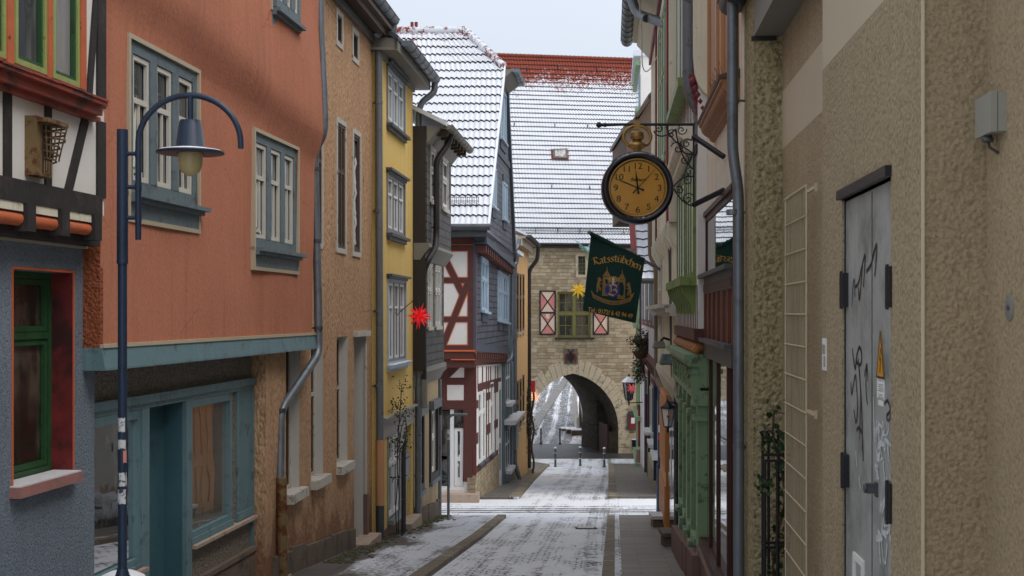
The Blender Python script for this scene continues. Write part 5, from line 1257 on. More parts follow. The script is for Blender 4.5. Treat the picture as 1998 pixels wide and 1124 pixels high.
for i in range(5):
    z0 = zs-.02-.62*i
    for s_ in (-1, 1):
        w_ = random.uniform(.6, 1.0); a, b = (aL-w_, aL) if s_ < 0 else (aR, aR+w_); fW.box(m, a, b, z0-.58, z0, -.05, random.uniform(.02, .05))
m.build('voussoir', M['stone_light'], h)
a, b, c, d = win_
g = MB(); ring(g, fW, win_, .10, -.22, -.10); mu = (a+b)/2; zm = fW.Z(1120, 612)
fW.box(g, mu-.09, mu+.09, c+.1, d-.1, -.22, -.09); fW.box(g, a+.1, mu-.09, zm-.09, zm+.09, -.22, -.095); fW.box(g, mu+.09, b-.1, zm-.09, zm+.09, -.22, -.095)
wn_ = g.build('window', M['olive'], h)
g = MB(); fW.box(g, a+.02, b-.02, c+.02, d-.02, -.21, -.19); g.build('pane', M['glass_brown'], wn_)
for x0, x1 in ((a+.1, mu-.09), (mu+.09, b-.1)):
    for z0, z1 in ((c+.1, zm-.09), (zm+.09, d-.1)):
        g = MB(); ring(g, fW, (x0+.01, x1-.01, z0+.01, z1-.01), .05, -.2, -.14); fW.box(g, (x0+x1)/2-.02, (x0+x1)/2+.02, z0+.06, z1-.06, -.2, -.15); fW.box(g, x0+.06, x1-.06, (z0+z1)/2-.02, (z0+z1)/2+.02, -.2, -.152); g.build('sash', M['olive'], wn_)
g = MB(); fW.box(g, a-.2, b+.2, c-.12, c, -.1, .2); g.build('sill', M['pipe_dark'], wn_)
for s_, (px0, px1) in ((0, (1052.5, 1083.5)), (1, (1156.5, 1186.5))):
    x0, x1 = fW.U(px0), fW.U(px1); z0, z1 = fW.Z(1060, 653), fW.Z(1060, 567.5)
    g = MB(); fW.box(g, x0, x1, z0, z1, .02, .07); sh = g.build('shutter', M['shut_cream'], h)
    zm = (z0+z1)/2; xc = (x0+x1)/2
    g = MB()
    for za_, zb_, up in ((zm, z1, True), (z0, zm, False)):
        zc = (za_+zb_)/2; tri = [[(x0, za_), (x0, zb_), (xc, zc)], [(x1, za_), (x1, zb_), (xc, zc)]] if up else [[(x0, za_), (x1, za_), (xc, zc)], [(x0, zb_), (x1, zb_), (xc, zc)]]
        for t3 in tri: g.prism([fW.w(u, z, .07) for u, z in t3], fW.n*.006)
    g.build('pink_triangle', M['shut_pink'], sh)
    g = MB(); ring(g, fW, (x0-.02, x1+.02, z0-.02, z1+.02), .09, .06, .10); fW.box(g, x0, x1, zm-.06, zm+.06, .06, .095)
    for za_, zb_ in ((zm, z1), (z0, zm)): fW.beam(g, (x0+.05, za_+.05), (x1-.05, zb_-.05), .07, .07, .088); fW.beam(g, (x0+.05, zb_-.05), (x1-.05, za_+.05), .07, .07, .090)
    g.build('iron_strap', M['black_iron'], sh)
    if s_ == 0: g = MB(); g.prism([fW.w(xc+u, zm+z, .088) for u, z in ((-.13,-.08), (.13,-.08), (.13,-.32), (0,-.44), (-.13,-.32))], fW.n*.02); g.build('shield', M['shut_cream'], sh)
a, b, c, d = win2
g = MB(); ring(g, fW, grow(win2, .18), .18, -.05, .05); g.build('window_surround', M['stone_light'], h)
g = MB(); fW.box(g, a, b, c, d, -.2, -.15); w_ = g.build('window', M['glass'], h)
g = MB()
for t in (.33, .66): fW.box(g, a+(b-a)*t-.015, a+(b-a)*t+.015, c, d, -.15, -.13)
for t in (.2, .4, .6, .8): fW.box(g, a, b, c+(d-c)*t-.015, c+(d-c)*t+.015, -.15, -.128)
g.build('lattice', M['olive'], w_)
# carved coat of arms
u0, u1, z0, z1 = fW.U(1099.5), fW.U(1127), fW.Z(1100, 711), fW.Z(1100, 680.5); uc = (u0+u1)/2
g = MB(); fW.box(g, u0, u1, z0, z1, 0, .06); ca = g.build('coat_of_arms', M['plinth'], h)
g = MB(); g.prism([fW.w(uc+u, z0+z, .06) for u, z in ((-.2,.62), (.2,.62), (.2,.35), (0,.1), (-.2,.35))], fW.n*.06); g.ball(fW.w(uc, z0+.78, .08), .12, 1, .5, 1.1); 
for s_ in (-1, 1): g.tube([fW.w(uc+s_*.06, z0+.85, .08), fW.w(uc+s_*.2, z0+.98, .08), fW.w(uc+s_*.14, z0+1.0, .08)], .035, 6)
g.build('shield_and_helm', M['black_iron'], ca)
g = MB()
for s_ in (-1, 1):
    for k in range(4): g.tube([fW.w(uc+s_*.1, z0+.72-.06*k, .08), fW.w(uc+s_*(.24+.05*(k % 2)), z0+.70-.13*k, .08), fW.w(uc+s_*(.34+.03*k*(k < 3)), z0+.62-.14*k, .08), fW.w(uc+s_*.26, z0+.52-.13*k, .07)], .032, 6)
g.build('mantling', M['dkred'], ca)
# eaves, roof
ov = .45; eZ2, rZ2, rO = 4.60, 18.75, -8.3
def wl_(u0): return lambda t: fW.w(u0, eZ2+(rZ2-eZ2)*t, ov+(rO-ov)*t)
tile_roof(h, 'roof', wl_(fW.U(935)), wl_(fW.U(1249)+2.6), 0, 0, 40, .21, [M['roof_gate'], M['tile_dark']], .06, .038, .062)
g = MB(); uu0, uu1 = fW.U(935), fW.U(1249)+2.6
g.poly(fW.w(uu0, rZ2-.05, rO), fW.w(uu1, rZ2-.05, rO), fW.w(uu1, eZ2, -17), fW.w(uu0, eZ2, -17))
g.poly(fW.w(uu1, eZ2-.1, ov), fW.w(uu1, rZ2-.05, rO), fW.w(uu1, eZ2, -17)); g.poly(fW.w(uu0, eZ2-.1, ov), fW.w(uu0, rZ2-.05, rO), fW.w(uu0, eZ2, -17))
g.poly(fW.w(uu0, eZ2-.08, ov), fW.w(uu1, eZ2-.08, ov), fW.w(uu1, eZ2-.08, -17), fW.w(uu0, eZ2-.08, -17))
g.build('roof_back', M['tile'], h)
g = MB(); g.tube([fW.w(uu0, eZ2+.0, ov+.05), fW.w(uu1, eZ2+.0, ov+.05)], .09, 8); fW.box(g, uu0, uu1, eZ2-.22, eZ2-.1, 0, ov); g.build('gutter', M['pipe_dark'], h)
g = MB(); k = 44
for i in range(k):
    a = uu0+(uu1-uu0)*i/k; g.tube([fW.w(a, rZ2+.03, rO), fW.w(a+(uu1-uu0)/k*1.1, rZ2+.06, rO)], [.13, .155], 7)
g.build('ridge_tile', M['tile'], h)
tt = .055; so = ov+(rO-ov)*tt; sz = eZ2+(rZ2-eZ2)*tt
g = MB()
for i in range(120): a = uu0+(uu1-uu0)*i/119; g.tube([fW.w(a, sz+.1, so+.06), fW.w(a, sz+.36, so+.06)], .014, 4)
for z in (.12, .36): g.tube([fW.w(uu0, sz+z, so+.06), fW.w(uu1, sz+z, so+.06)], .018, 5)
for i in range(9): a = uu0+(uu1-uu0)*(i+.5)/9; g.tube([fW.w(a, sz+.36, so+.07), fW.w(a, sz+.02, so+.14)], .03, 5)
g.build('snow_guard', M['zinc_dark'], h)
ts = (fW.Z(1092, 312)-eZ2)/(rZ2-eZ2); sv = Vector((0,0,rZ2-eZ2))+fW.n*(rO-ov); sl_ = sv.length; sv = sv/sl_; nv = fW.u.cross(sv); nv = nv if nv.z > 0 else -nv
def roofp(px, py):
    """point on the roof slope seen at that place of the photograph"""
    d = P(px, py, 1); p0 = fW.w(0, eZ2, ov); k = p0.dot(nv)/d.dot(nv); return d*k
q = [roofp(1079, 311), roofp(1107, 312), roofp(1105, 293), roofp(1078, 294)]
g = MB(); g.prism([p+nv*.02 for p in q], nv*.16); sk = g.build('skylight', M['zinc_dark'], h)
cc = sum(q, Vector())/4
g = MB(); g.prism([cc+(p-cc)*.72+nv*.17 for p in q], nv*.03); g.build('pane', M['glass_pale'], sk)
g = MB(); g.prism([p+nv*.012+(cc-p)*-.25 for p in q], nv*.06); g.build('bare_tiles', M['tile'], sk)
for px, py in ((1082, 246), (1146, 247), (1076, 365), (1150, 367), (1003, 244), (1088, 132), (1164, 136), (1028, 136)):
    p = roofp(px, py); g = MB(); g.tube([p, p+nv*.16+Vector((0,0,.05)), p+nv*.18+Vector((0,0,-.22))], .035, 6); g.build('roof_hook', M['black_iron'], h)
# dragon spout
db = fW.w(fW.U(1137), fW.Z(1137, 482), .1)
t = thing('dragon_spout', db, 'verdigris copper dragon gargoyle with raised wings under the gatehouse eaves', 'gargoyle')
n_ = fW.n
m = MB(); m.tube([db, db+n_*.5+Vector((.05,0,-.12)), db+n_*.95+Vector((.15,0,-.25)), db+n_*1.2+Vector((.22,0,-.45)), db+n_*1.4+Vector((.25,0,-.82))], [.10, .15, .20, .15, .07], 8); m.ball(db+n_*1.22+Vector((.22,0,-.42)), .16, 1, 1, 1.4); m.build('body', M['copper'], t)
for s_ in (-1, 1):
    m = MB(); r0 = db+n_*.75+Vector((s_*.08, 0, -.12)); tip = r0+Vector((s_*.55-.12, -.1, .52 if s_ < 0 else .34))
    for k in range(4):
        a = r0+Vector((s_*.55*(1-.28*k)-.1, -.1+.1*k, .52-.2*k if s_ < 0 else .36-.12*k)); b = r0+Vector((s_*.55*(1-.28*(k+1))-.1, 0, .40-.2*k if s_ < 0 else .2-.12*k)); m.prism([r0, a, b], Vector((0, .02, .02)))
    m.tube([r0, r0.lerp(tip, .6)+Vector((0,0,.08)), tip], [.03, .03, .012], 6); m.build('wing', M['copper'], t)
ch = [db+n_*1.35+Vector((.02, 0, -.7))+Vector((-.028*i, .0, -.10*i)) for i in range(10)]
star('star_lantern', P(1129, 566, 83.2), .62, M['yellow_star'], 'large yellow many-pointed star in front of the gatehouse window', core=.22, n=21, thin=.12, arm=[P(1136, 500, 83.2), P(1124, 528, 83.2), P(1122, 540, 83.2), P(1129, 548, 83.2), P(1129, 560, 83.2)])
# notice case and bin on the gate wall
a = fW.at(1222.5, 838, .0); u0, u1, z0, z1 = fW.U(1223), fW.U(1240.5), fW.Z(1230, 839), fW.Z(1230, 809)
t = thing('notice_case', fW.w(u0, z0, 0), 'dark red notice case with white sheet and rounded top on the gate wall', 'notice case')
m = MB(); fW.box(m, u0, u1, z0, z1, .0, .16); pts = [(u0+(u1-u0)*(.5-.5*math.cos(math.pi*k/10)), z1+.26*math.sin(math.pi*k/10)) for k in range(11)]; m.prism([fW.w(u, z, .0) for u, z in pts], fW.n*.2); m.build('case', M['zinc_dark'], t)
m = MB(); fW.box(m, u0+.06, u1-.06, z0+.08, z1-.05, .16, .175); m.build('glazing', M['dkred'], t)
m = MB(); fW.box(m, u0+.25, u1-.12, z0+.45, z1-.2, .176, .182); m.build('sheet', M['white_print'], t)
c = fW.w(fW.U(1235), 0, .55); zb_ = fW.Z(1235, 876)
t = thing('litter_bin', Z_(c, zb_-.3), 'dark round litter bin beside the red column at the foot of the gate wall', 'bin')
m = MB(); m.lathe([(.0, 0), (.19, 0), (.22, .02), (.235, .62), (.25, .64), (.25, .68), (.2, .68), (.19, .1), (0, .1)], Z_(c, zb_), seg=20); m.build('drum', M['navy'], t)
m = MB(); m.tube([Z_(c, G(86.5)), Z_(c, zb_+.02)], .05, 8); m.build('stand', M['zinc_dark'], t)
m = MB(); m.lathe([(.235, .675), (.25, .69), (.24, .705), (.2, .70), (.2, .675)], Z_(c, zb_), seg=20); m.build('rim_snow', M['snow'], t)
# bollards
first = None
GPB = 'bollards in a row across the lower street'
for px, py in ((1083.5, 911), (1132, 909), (1179, 912)):
    b = gp(px, py, .01)
    t = thing('bollard', b, {1083.5: 'left bollard of the front row, at the end of the curved kerb', 1132: 'middle bollard of the front row, in the centre of the lower street', 1179: 'right bollard of the front row, beside the right kerb end'}[px], 'bollard', GPB)
    m = MB(); m.lathe([(.085,0), (.085,.05), (.06,.08), (.06,.40), (.075,.41), (.075,.46), (.06,.47), (.06,.75), (.075,.76), (.075,.81), (.06,.82), (.06,1.02), (.05,1.05), (.0,1.06)], b, seg=14); m.build('post', M['zinc_dark'], t)
    m = MB(); m.lathe([(.0771,.42), (.078,.45), (.0771,.452)], b, seg=14); m.lathe([(.0771,.77), (.078,.80), (.0771,.802)], b, seg=14); m.build('band', M['snowy_sill'], t)
    m = MB(); m.lathe([(.075,1.04), (.08,1.07), (.06,1.11), (0,1.13)], b, seg=14); m.build('cap', M['snow'], t)
for px, py, l in ((1055.5, 868, 'left slim black post beyond the gate passage'), (1092.5, 870, 'right slim black post beyond the gate passage')):
    D = 98.6; b = Vector(((px-CX)/F*D, D, G(D)))
    t = thing('bollard', b, l, 'bollard', 'posts beyond the arch')
    m = MB(); m.lathe([(.12,0), (.12,.05), (.055,.08), (.055,1.08), (.07,1.09), (.07,1.16), (.0,1.2)], b, seg=12); m.build('post', M['black_iron'], t)
# house, fence and steps beyond the arch
hb = P(1131, 0, 104); hbx = hb.x
t = thing('white_house', (hbx+1, 106, G(106)), 'whitewashed house side with dark post glimpsed through the arch', 'house')
m = MB(); m.box((hbx+.35, 103.5, -11), (hbx+6, 112, -3)); m.build('wall', M['infill'], t)
m = MB(); m.box((hbx+.2, 103.2, -11), (hbx+.36, 103.5, -3)); m.build('corner_post', M['pipe_dark'], t)
m = MB(); m.box((hbx+.0, 103.0, -3.05), (hbx+6.3, 112.4, -2.8)); m.build('roof', M['roof_plain'], t)
t = thing('stair_wall', (hbx-.2, 108, G(108)), 'pale slanted stair wall beside snowy steps beyond the arch', 'wall')
m = MB(); m.prism([(hbx-.15, 106, -10.2), (hbx-.15, 112, -9.6), (hbx-.15, 112, -6.6), (hbx-.15, 106, -8.6)], Vector((.2,0,0))); m.build('slab', M['old_white'], t)
t = thing('outside_steps', (hbx-.8, 105, G(105)), 'three snow-capped stone steps at the foot of the stair wall beyond the arch', 'steps')
for i in range(3):
    m = MB(); x = hbx-1.35+.35*i; y = 104+1.6*(2-i); m.box((x, y, -10.3), (x+1.2, y+1.5, G(y)+.15+.12*i)); m.build('step', M['plinth'], t)
    m = MB(); m.box((x-.02, y-.02, G(y)+.151+.12*i), (x+1.22, y+1.4, G(y)+.22+.12*i)); m.build('step_snow', M['snow'], t)

# ------------------------------------------------------------------ right 1: roughcast building with the steel door
VR = 1190
fA = vpR(VR, 1.28, 3.0, 12.2); fB = vpR(VR, 1.535, 3.0, 12.2)
h = thing('roughcast_building', (2.3, 8, G(8)), 'beige roughcast building with pilasters and a grey steel double door, along the right edge', 'building')
Uy = fA.uy
dz1 = .625
door = (fA.U(1738), fA.U(1643), -3.0, dz1); door = (min(door[:2]), max(door[:2]), -3.0, dz1)
m = MB(); wall(m, fA, Uy(5.25), Uy(7.71), -4.2, 6, [door], .08, .9); m.build('door_wall', M['roughcast'], h)
m = MB(); m0 = MB(); wall(m0, fB, fB.uy(1.5), fB.uy(5.30), -4, 6, (), .1, 3); m0.build('near_recess_wall', M['roughcast_plain'], h); wall(m, fB, fB.uy(7.6), fB.uy(11.5), -4.6, 2.6, (), .1, 3); m.build('recessed_wall', M['roughcast'], h)
m = MB(); fA.box(m, Uy(11.42), Uy(12.2), -4.8, 6.0, -3, .0)
m.build('pilaster', M['pier'], h)
m = MB(); fA.box(m, Uy(7.71), Uy(11.42), 2.47, 6.0, -3, -.004); m.build('upper_wall', M['soffit'], h)
m = MB(); fA.box(m, Uy(9.6), Uy(9.66), 2.455, 2.4705, -.27, -.01); fA.box(m, Uy(11.40), Uy(11.43), 2.43, 2.47, -.2, .02); m.build('soffit_joint', M['pipe_dark'], h)
m = MB(); fA.box(m, Uy(5.241), Uy(5.249), -4, 6, -.30, -.003); m.build('end_face', M['roughcast_plain'], h)
m = MB(); fA.box(m, Uy(5.235), Uy(5.252), -4, 6, -.006, .004); m.build('corner_bead', M['cream_plaster'], h)
m = MB(); m.hexa([fA.w(Uy(2),3.2,-3), fA.w(Uy(12.4),3.2,-3), fA.w(Uy(12.4),3.2,.02), fA.w(Uy(2),3.2,.02), fA.w(Uy(2),6.2,-3), fA.w(Uy(12.4),6.2,-3), fA.w(Uy(12.4),3.3,.02), fA.w(Uy(2),3.3,.02)])
gutter(fA, Uy(3), Uy(12.45), 3.02, .10, .13, h, M['zinc_dark'])
# steel door
a, b, c, d = door
m = MB(); fA.box(m, a-.02, b+.02, d, d+.05, -.06, .03); fA.box(m, b-.004, b+.006, c, d, -.05, -.012); m.build('door_lintel', M['black_iron'], h)
m = MB(); mid = fA.U(1708)
fA.box(m, a+.005, b-.006, c, d-.01, -.05, -.02)
sd_ = m.build('steel_door', M['door_metal'], h)
m = MB(); fA.box(m, fA.U(1694)-.003, fA.U(1694)+.003, c, d-.02, -.0198, -.0165); m.build('door_seam', M['zinc_dark'], sd_)
for px, y0, y1 in ((1736, 520, 600), (1645, 533, 599), (1736, 941, 1019), (1647, 886, 949)):
    u = fA.U(px); z0, z1 = (HY-y1)/F*fA.Y(px), (HY-y0)/F*fA.Y(px)
    m = MB(); fA.box(m, u-.05, u+.05, z0, z1, -.02, .012); m.tube([fA.w(u, z0-.01, .012), fA.w(u, z1+.01, .012)], .008, 8); m.build('hinge', M['black_iron'], sd_)
k = fA.at(1703, 955, -.02)
m = MB(); uk, zk = fA.U(1703), fA.Z(1703, 955); fA.box(m, uk-.03, uk+.03, zk-.035, zk+.035, -.02, -.012); fA.box(m, uk-.022, uk+.022, zk-.018, zk+.03, -.012, .03); m.lathe([(.02, .05), (.024, .054), (.024, .062), (0, .064)], k+Vector((0,0,.005)), fA.n, 16); m.build('knob', M['zinc_dark'], sd_)
uu, zz = fA.U(1664), fA.Z(1664, 1110)
m = MB(); ring(m, fA, (fA.U(1679), fA.U(1660), -1.75, fA.Z(1664, 1080)), .035, -.02, -.008); fl_ = m.build('letter_flap', M['infill'], sd_)
def ribbon_curve(mb, f, pts, w, o):
    for i, (p, q) in enumerate(zip(pts, pts[1:])):
        p = Vector(p); q = Vector(q); d_ = q-p
        if d_.length < 1e-5: continue
        n_ = Vector((-d_.y, d_.x)).normalized()*w/2; oo = o+.00025*(i % 7)
        mb.poly(f.w(p.x-n_.x, p.y-n_.y, oo), f.w(q.x-n_.x, q.y-n_.y, oo), f.w(q.x+n_.x, q.y+n_.y, oo), f.w(p.x+n_.x, p.y+n_.y, oo))
def smooth_px(f, pts, k=4):
    pts = [Vector((f.U(x), f.Z(x, y))) for x, y in pts]; out = []
    for i in range(len(pts)-1):
        p0, p1, p2, p3 = pts[max(i-1,0)], pts[i], pts[i+1], pts[min(i+2, len(pts)-1)]
        for j in range(k):
            t = j/k; out.append(.5*((2*p1)+(p2-p0)*t+(2*p0-5*p1+4*p2-p3)*t*t+(3*p1-p0-3*p2+p3)*t**3))
    return out+[pts[-1]]
blk = [[(1655,600),(1657,560),(1660,545),(1661,580)], [(1661,560),(1668,552),(1676,512),(1681,500),(1677,560)], [(1676,512),(1670,585),(1668,560)], [(1683,530),(1692,516),(1701,480),(1703,488),(1699,540)], [(1656,680),(1659,705),(1662,720),(1664,700),(1669,678),(1674,690),(1672,712),(1664,706)], [(1653,745),(1655,770),(1659,745),(1663,735),(1666,800),(1663,825),(1659,800)], [(1667,700),(1672,760),(1674,800),(1676,880)], [(1670,720),(1672,790),(1669,860)], [(1684,712),(1682,750),(1685,790)], [(1679,735),(1684,710),(1686,745)], [(1664,840),(1669,835),(1675,850),(1677,900)]]
m = MB()
for s_ in blk: ribbon_curve(m, fA, smooth_px(fA, s_), random.uniform(.012, .024), -.0185)
g2 = [[(1718,788),(1724,782),(1729,800),(1722,812),(1727,822),(1731,795)]]
for s_ in g2: ribbon_curve(m, fA, smooth_px(fA, s_), .016, -.0185)
m.build('black_graffiti', M['dk_print'], sd_)
rg = random.Random(5)
for _ in range(9):
    x, y = rg.uniform(1704, 1728), rg.uniform(820, 1110); g2.append([(x+rg.uniform(-7, 7), y+rg.uniform(-16, 16)) for _k in range(6)])
extra = g2[1:]
wht = [[(1697,775),(1699,830),(1702,870),(1704,820)], [(1700,860),(1708,895),(1714,850),(1719,880),(1723,860),(1728,900),(1724,870)], [(1706,840),(1711,880),(1704,890)], [(1716,900),(1720,950),(1725,970),(1722,930),(1728,960)], [(1712,960),(1713,1000),(1718,990)], [(1726,1000),(1729,1045),(1733,1060),(1730,1010)], [(1717,1010),(1713,1060),(1720,1100),(1724,1060)], [(1735,890),(1738,930),(1733,950)], [(1730,1075),(1735,1110)], [(1708,1050),(1711,1100)], [(1663,880),(1666,910)], [(1669,930),(1673,955)]]+extra
m = MB()
for s_ in wht: ribbon_curve(m, fA, smooth_px(fA, s_), random.uniform(.012, .022), -.0172)
m.build('white_graffiti', plain('worn_white_marker', (.66,.68,.68), .6, .2, 30, dirt=(.36,.39,.38), dscale=30, dlo=.5, dhi=.6), sd_)
# warning triangle and notes on the door
t = thing('warning_sign', fA.at(1711, 735, -.02), 'amber triangular high-voltage sign on the grey steel door', 'sign')
x0, x1, xm = fA.U(1704), fA.U(1718), fA.U(1711); zb_, zt_ = fA.Z(1711, 736), fA.Z(1711, 646)
m = MB(); m.prism([fA.w(x0, zb_, -.019), fA.w(x1, zb_, -.019), fA.w(xm, zt_, -.019)], fA.n*.004); m.build('plate', M['sign_yellow'], t)
m = MB()
for p, q in (((x0, zb_), (x1, zb_)), ((x1, zb_), (xm, zt_)), ((xm, zt_), (x0, zb_))): fA.beam(m, p, q, .008, -.0148, -.0138)
zc = zb_+(zt_-zb_)*.35
for p, q in (((xm-.01, zc+.06), (xm+.008, zc+.005)), ((xm+.008, zc+.005), (xm-.012, zc+.012)), ((xm-.012, zc+.012), (xm+.004, zc-.055))): fA.beam(m, p, q, .010, -.0148, -.0136)
m.build('bolt_symbol', M['dk_print'], t)
t = thing('paper_notice', fA.at(1711, 790, -.02), 'small white paper notice stuck below the amber triangle on the steel door', 'notice')
m = MB(); fA.box(m, fA.U(1704), fA.U(1718), fA.Z(1711, 778), fA.Z(1711, 740), -.019, -.017); fA.box(m, fA.U(1706), fA.U(1716), fA.Z(1711, 792), fA.Z(1711, 781), -.019, -.0175); m.build('sheet', M['white_print'], t)
m = MB()
for i, z in enumerate((742, 750, 754, 758, 762, 770, 775)): fA.box(m, fA.U(1706+(i % 2)*2), fA.U(1717-(i % 3)), fA.Z(1711, z+1.2), fA.Z(1711, z), -.0168, -.0162)
m.build('printed_line', M['zinc_dark'], t)
# junction box with cable gland in the recess corner
fBn = vpR(VR, 1.535, 3.0, 12.2)
jb = fBn.at(1950, 225, .0)
t = thing('junction_box', jb, 'pale grey junction box with cable gland on the roughcast wall at the right edge', 'junction box')
u0, u1 = fBn.U(1964), fBn.U(1932); u0, u1 = min(u0, u1), max(u0, u1); zt_, zb_ = fBn.Z(1950, 186), fBn.Z(1950, 262)
m = MB(); fBn.box(m, u0, u1, zb_, zt_, .0, .033); fBn.box(m, u0-.002, u1+.002, zb_-.002, zt_+.002, .036, .06); m.build('case', M['grey_plastic'], t)
m = MB(); g_ = fBn.w((u0+u1)/2, zb_, .04); m.lathe([(.012,-.03), (.022,-.028), (.022,-.012), (.016,-.01), (.016,.0)], g_, seg=12); m.build('gland', M['zinc_dark'], t)
m = MB(); m.tube([g_+Vector((0,0,-.02)), g_+Vector((.004,-.006,-.05)), g_+Vector((.03,-.03,-.075))], .006, 6); m.build('cable', M['pipe_dark'], t)
t = thing('round_plate', fBn.at(1971, 600, .0), 'round pale metal plate with centre screw low on the roughcast wall at the right edge', 'plate')
m = MB(); m.lathe([(.052, 0), (.052, .004), (.048, .006), (0, .006)], fBn.at(1971, 600, .0), fBn.n, 28); m.build('disc', M['soffit'], t)
m = MB(); m.lathe([(.010, .006), (.010, .011), (0, .011)], fBn.at(1971, 600, .0), fBn.n, 12); m.build('screw', M['zinc_dark'], t)
# small white plate on the recess wall
t = thing('wall_plate', fB.at(1607, 690, .02), 'small white notice plate on the wall between cream mat and steel door', 'sign')
fN = fA; m = MB(); u0 = Uy(7.66); fN.box(m, u0-.10, u0+.02, fN.Z(1607, 722), fN.Z(1607, 660), .0, .008); m.build('plate', M['white_print'], t)
m = MB(); fN.box(m, u0-.09, u0+.0, fN.Z(1607, 690), fN.Z(1607, 672), .008, .010); fN.box(m, u0-.09, u0-.04, fN.Z(1607, 715), fN.Z(1607, 694), .008, .010); m.build('printing', M['grey_plastic'], t)
# cream reed mat screen with rods
fR = vpR(1203, 1.40, 9.2, 10.8)
ua, ub = sorted((fR.U(1534), fR.U(1575)))
zt_ = fR.Z(1575, 362)
t = thing('climbing_screen', fR.w((ua+ub)/2, G(10), 0), 'tall cream slatted climbing screen with cross rods in the wall recess', 'screen')
m = MB(); n_ = 15
for i in range(n_):
    u = ua+(ub-ua)*i/(n_-1); m.tube([fR.w(u, G(10)-.1, .0), fR.w(u, zt_, .0)], .0045, 5)
m.build('slat', M['reed'], t)
m = MB()
z = zt_-.22
while z > -3.1: m.tube([fR.w(ua-.02, z, .010), fR.w(ub+.02, z, .010)], .0065, 6); z -= .242
m.tube([fR.w(ua, zt_, .006), fR.w(ub, zt_, .006)], .012, 6)
m.build('rod', M['reed_rod'], t)
m = MB()
for u in (ua, ub): m.tube([fR.w(u, G(10), .004), fR.w(u, zt_, .004)], .008, 6)
for z in (fR.Z(1575, 374), fR.Z(1575, 802)): fR.box(m, ua-.34, ua, z-.011, z+.011, -.02, .004); fR.box(m, ua-.345, ua-.335, z-.03, z+.03, -.02, .0)
m.build('frame', M['reed_rod'], t)
# black iron obelisk with ivy before the pilaster
ob = P(1512, 0, 11.0); gz_ = G(11)+KH; tz = (HY-843)/F*11.0
t = thing('iron_plant_support', (ob.x, 11.0, gz_), 'black iron plant support with hooked tips beside the cream screen', 'trellis')
m = MB()
for x, y, hook in ((-.105, 0, 1), (-.045, .05, 1), (.0, -.1, 0), (.045, .08, 1), (.09, 0, 0), (-.11, -.12, 0)):
    p = Vector((ob.x+x, 11+y, gz_)); zt_ = tz if hook else tz-.16
    m.tube([p, Vector((p.x, p.y, zt_-.08))], .0125, 6)
    if hook: m.tube([Vector((p.x, p.y, zt_-.09)), Vector((p.x, p.y, zt_-.02)), Vector((p.x-.025, p.y-.03, zt_)), Vector((p.x-.01, p.y-.06, zt_+.015)), Vector((p.x+.035, p.y-.06, zt_-.02))], .012, 6)
m.build('upright', M['black_iron'], t)
m = MB()
for z in (tz-.19, tz-.24, tz-.94, tz-.98, tz-1.7): m.box((ob.x-.115, 10.93, z-.011), (ob.x+.115, 10.945, z+.011))
m.build('crossbar', M['black_iron'], t)
iv = thing('ivy', (ob.x+.03, 11.05, gz_), 'dark glossy ivy with a few withered leaves climbing the black iron support', 'plant')
m = MB(); stp = [Vector((ob.x+.04+.05*math.sin(i*.9), 11.03+.03*math.cos(i), gz_+i*.17)) for i in range(14)]; m.tube(stp, .010, 6); m.tube([stp[-1], Vector((ob.x+.10, 10.98, tz+.16)), Vector((ob.x+.12, 10.95, tz+.22))], .006, 5); m.build('stem', M['brown_wood'], iv)
m = MB(); leaf_cloud(m, stp[4:]+[Vector((ob.x+.07, 11, tz-.1))]*3+[Vector((ob.x-.10, 10.95, tz-.45)), Vector((ob.x-.13, 10.95, tz-.47))], 230, .050, .030, 0, .75); m.build('leaf', M['ivy'], iv)
m = MB(); leaf_cloud(m, [Vector((ob.x+.08, 10.95, tz-.75)), Vector((ob.x+.07, 10.95, tz-1.0))], 14, .05, .026, 0, .7); m.build('withered_leaf', M['leaf_brown'], iv)

# ------------------------------------------------------------------ right 2: shop with dark wooden windows and ochre oriel
f2 = vpR(VR, 1.28, 12.2, 16.9)
h = thing('oriel_shop_house', (2.6, 14.5, G(14.5)), 'cream house with ochre oriel above a dark brown framed shop window', 'house')
zA, zB = (HY-545)/F*13.0, (HY-372)/F*13.3     # upper shop window
uN = f2.U(1436); uF = f2.U(1379); uN, uF = sorted((uN, uF))
zw0, zw1 = f2.Z(1380, 556), f2.Z(1380, 424)
zs0, zs1 = f2.Z(1385, 660), f2.Z(1385, 588)
zl0, zl1 = -2.95, -.56
hl_ = [(uN+.05, uF-.05, zw0, zw1), (uN+.05, uF-.05, zl0, zl1)]
m = MB(); wall(m, f2, 0, f2.len, -4.6, 6.5, hl_, .10, 5); m.build('wall', M['slat_cream'], h)
q = hl_[0]
g = MB(); ring(g, f2, q, .07, -.06, .022); f2.box(g, q[0], q[1], q[2]-.10, q[2], -.02, .05); f2.box(g, q[0]-.03, q[1]+.03, q[3], q[3]+.06, -.02, .05); w_ = g.build('upper_window', M['dark_brown'], h)
g = MB(); f2.box(g, q[0]+.04, q[1]-.04, q[2]+.04, q[3]-.04, -.0, .008); g.build('pane', M['mirrorglass'], w_)
g = MB(); f2.box(g, q[0]+.0, q[1]-.0, q[2]+.0, q[3]-.0, -.095, -.09); g.build('dark_backing', M['pipe_dark'], w_)
m = MB(); f2.box(m, uN, uF, zs1+.10, zs1+.30, -.02, .04); f2.box(m, uN-.03, uF+.05, zs1+.30, zs1+.35, 0, .12); f2.box(m, uN, uF+.04, zs0-.05, zs0, 0, .12); f2.box(m, uN, uF, zl1, zs0-.05, -.02, .05); m.build('fascia', M['zinc_dark'], h)
m = MB(); n_ = 12
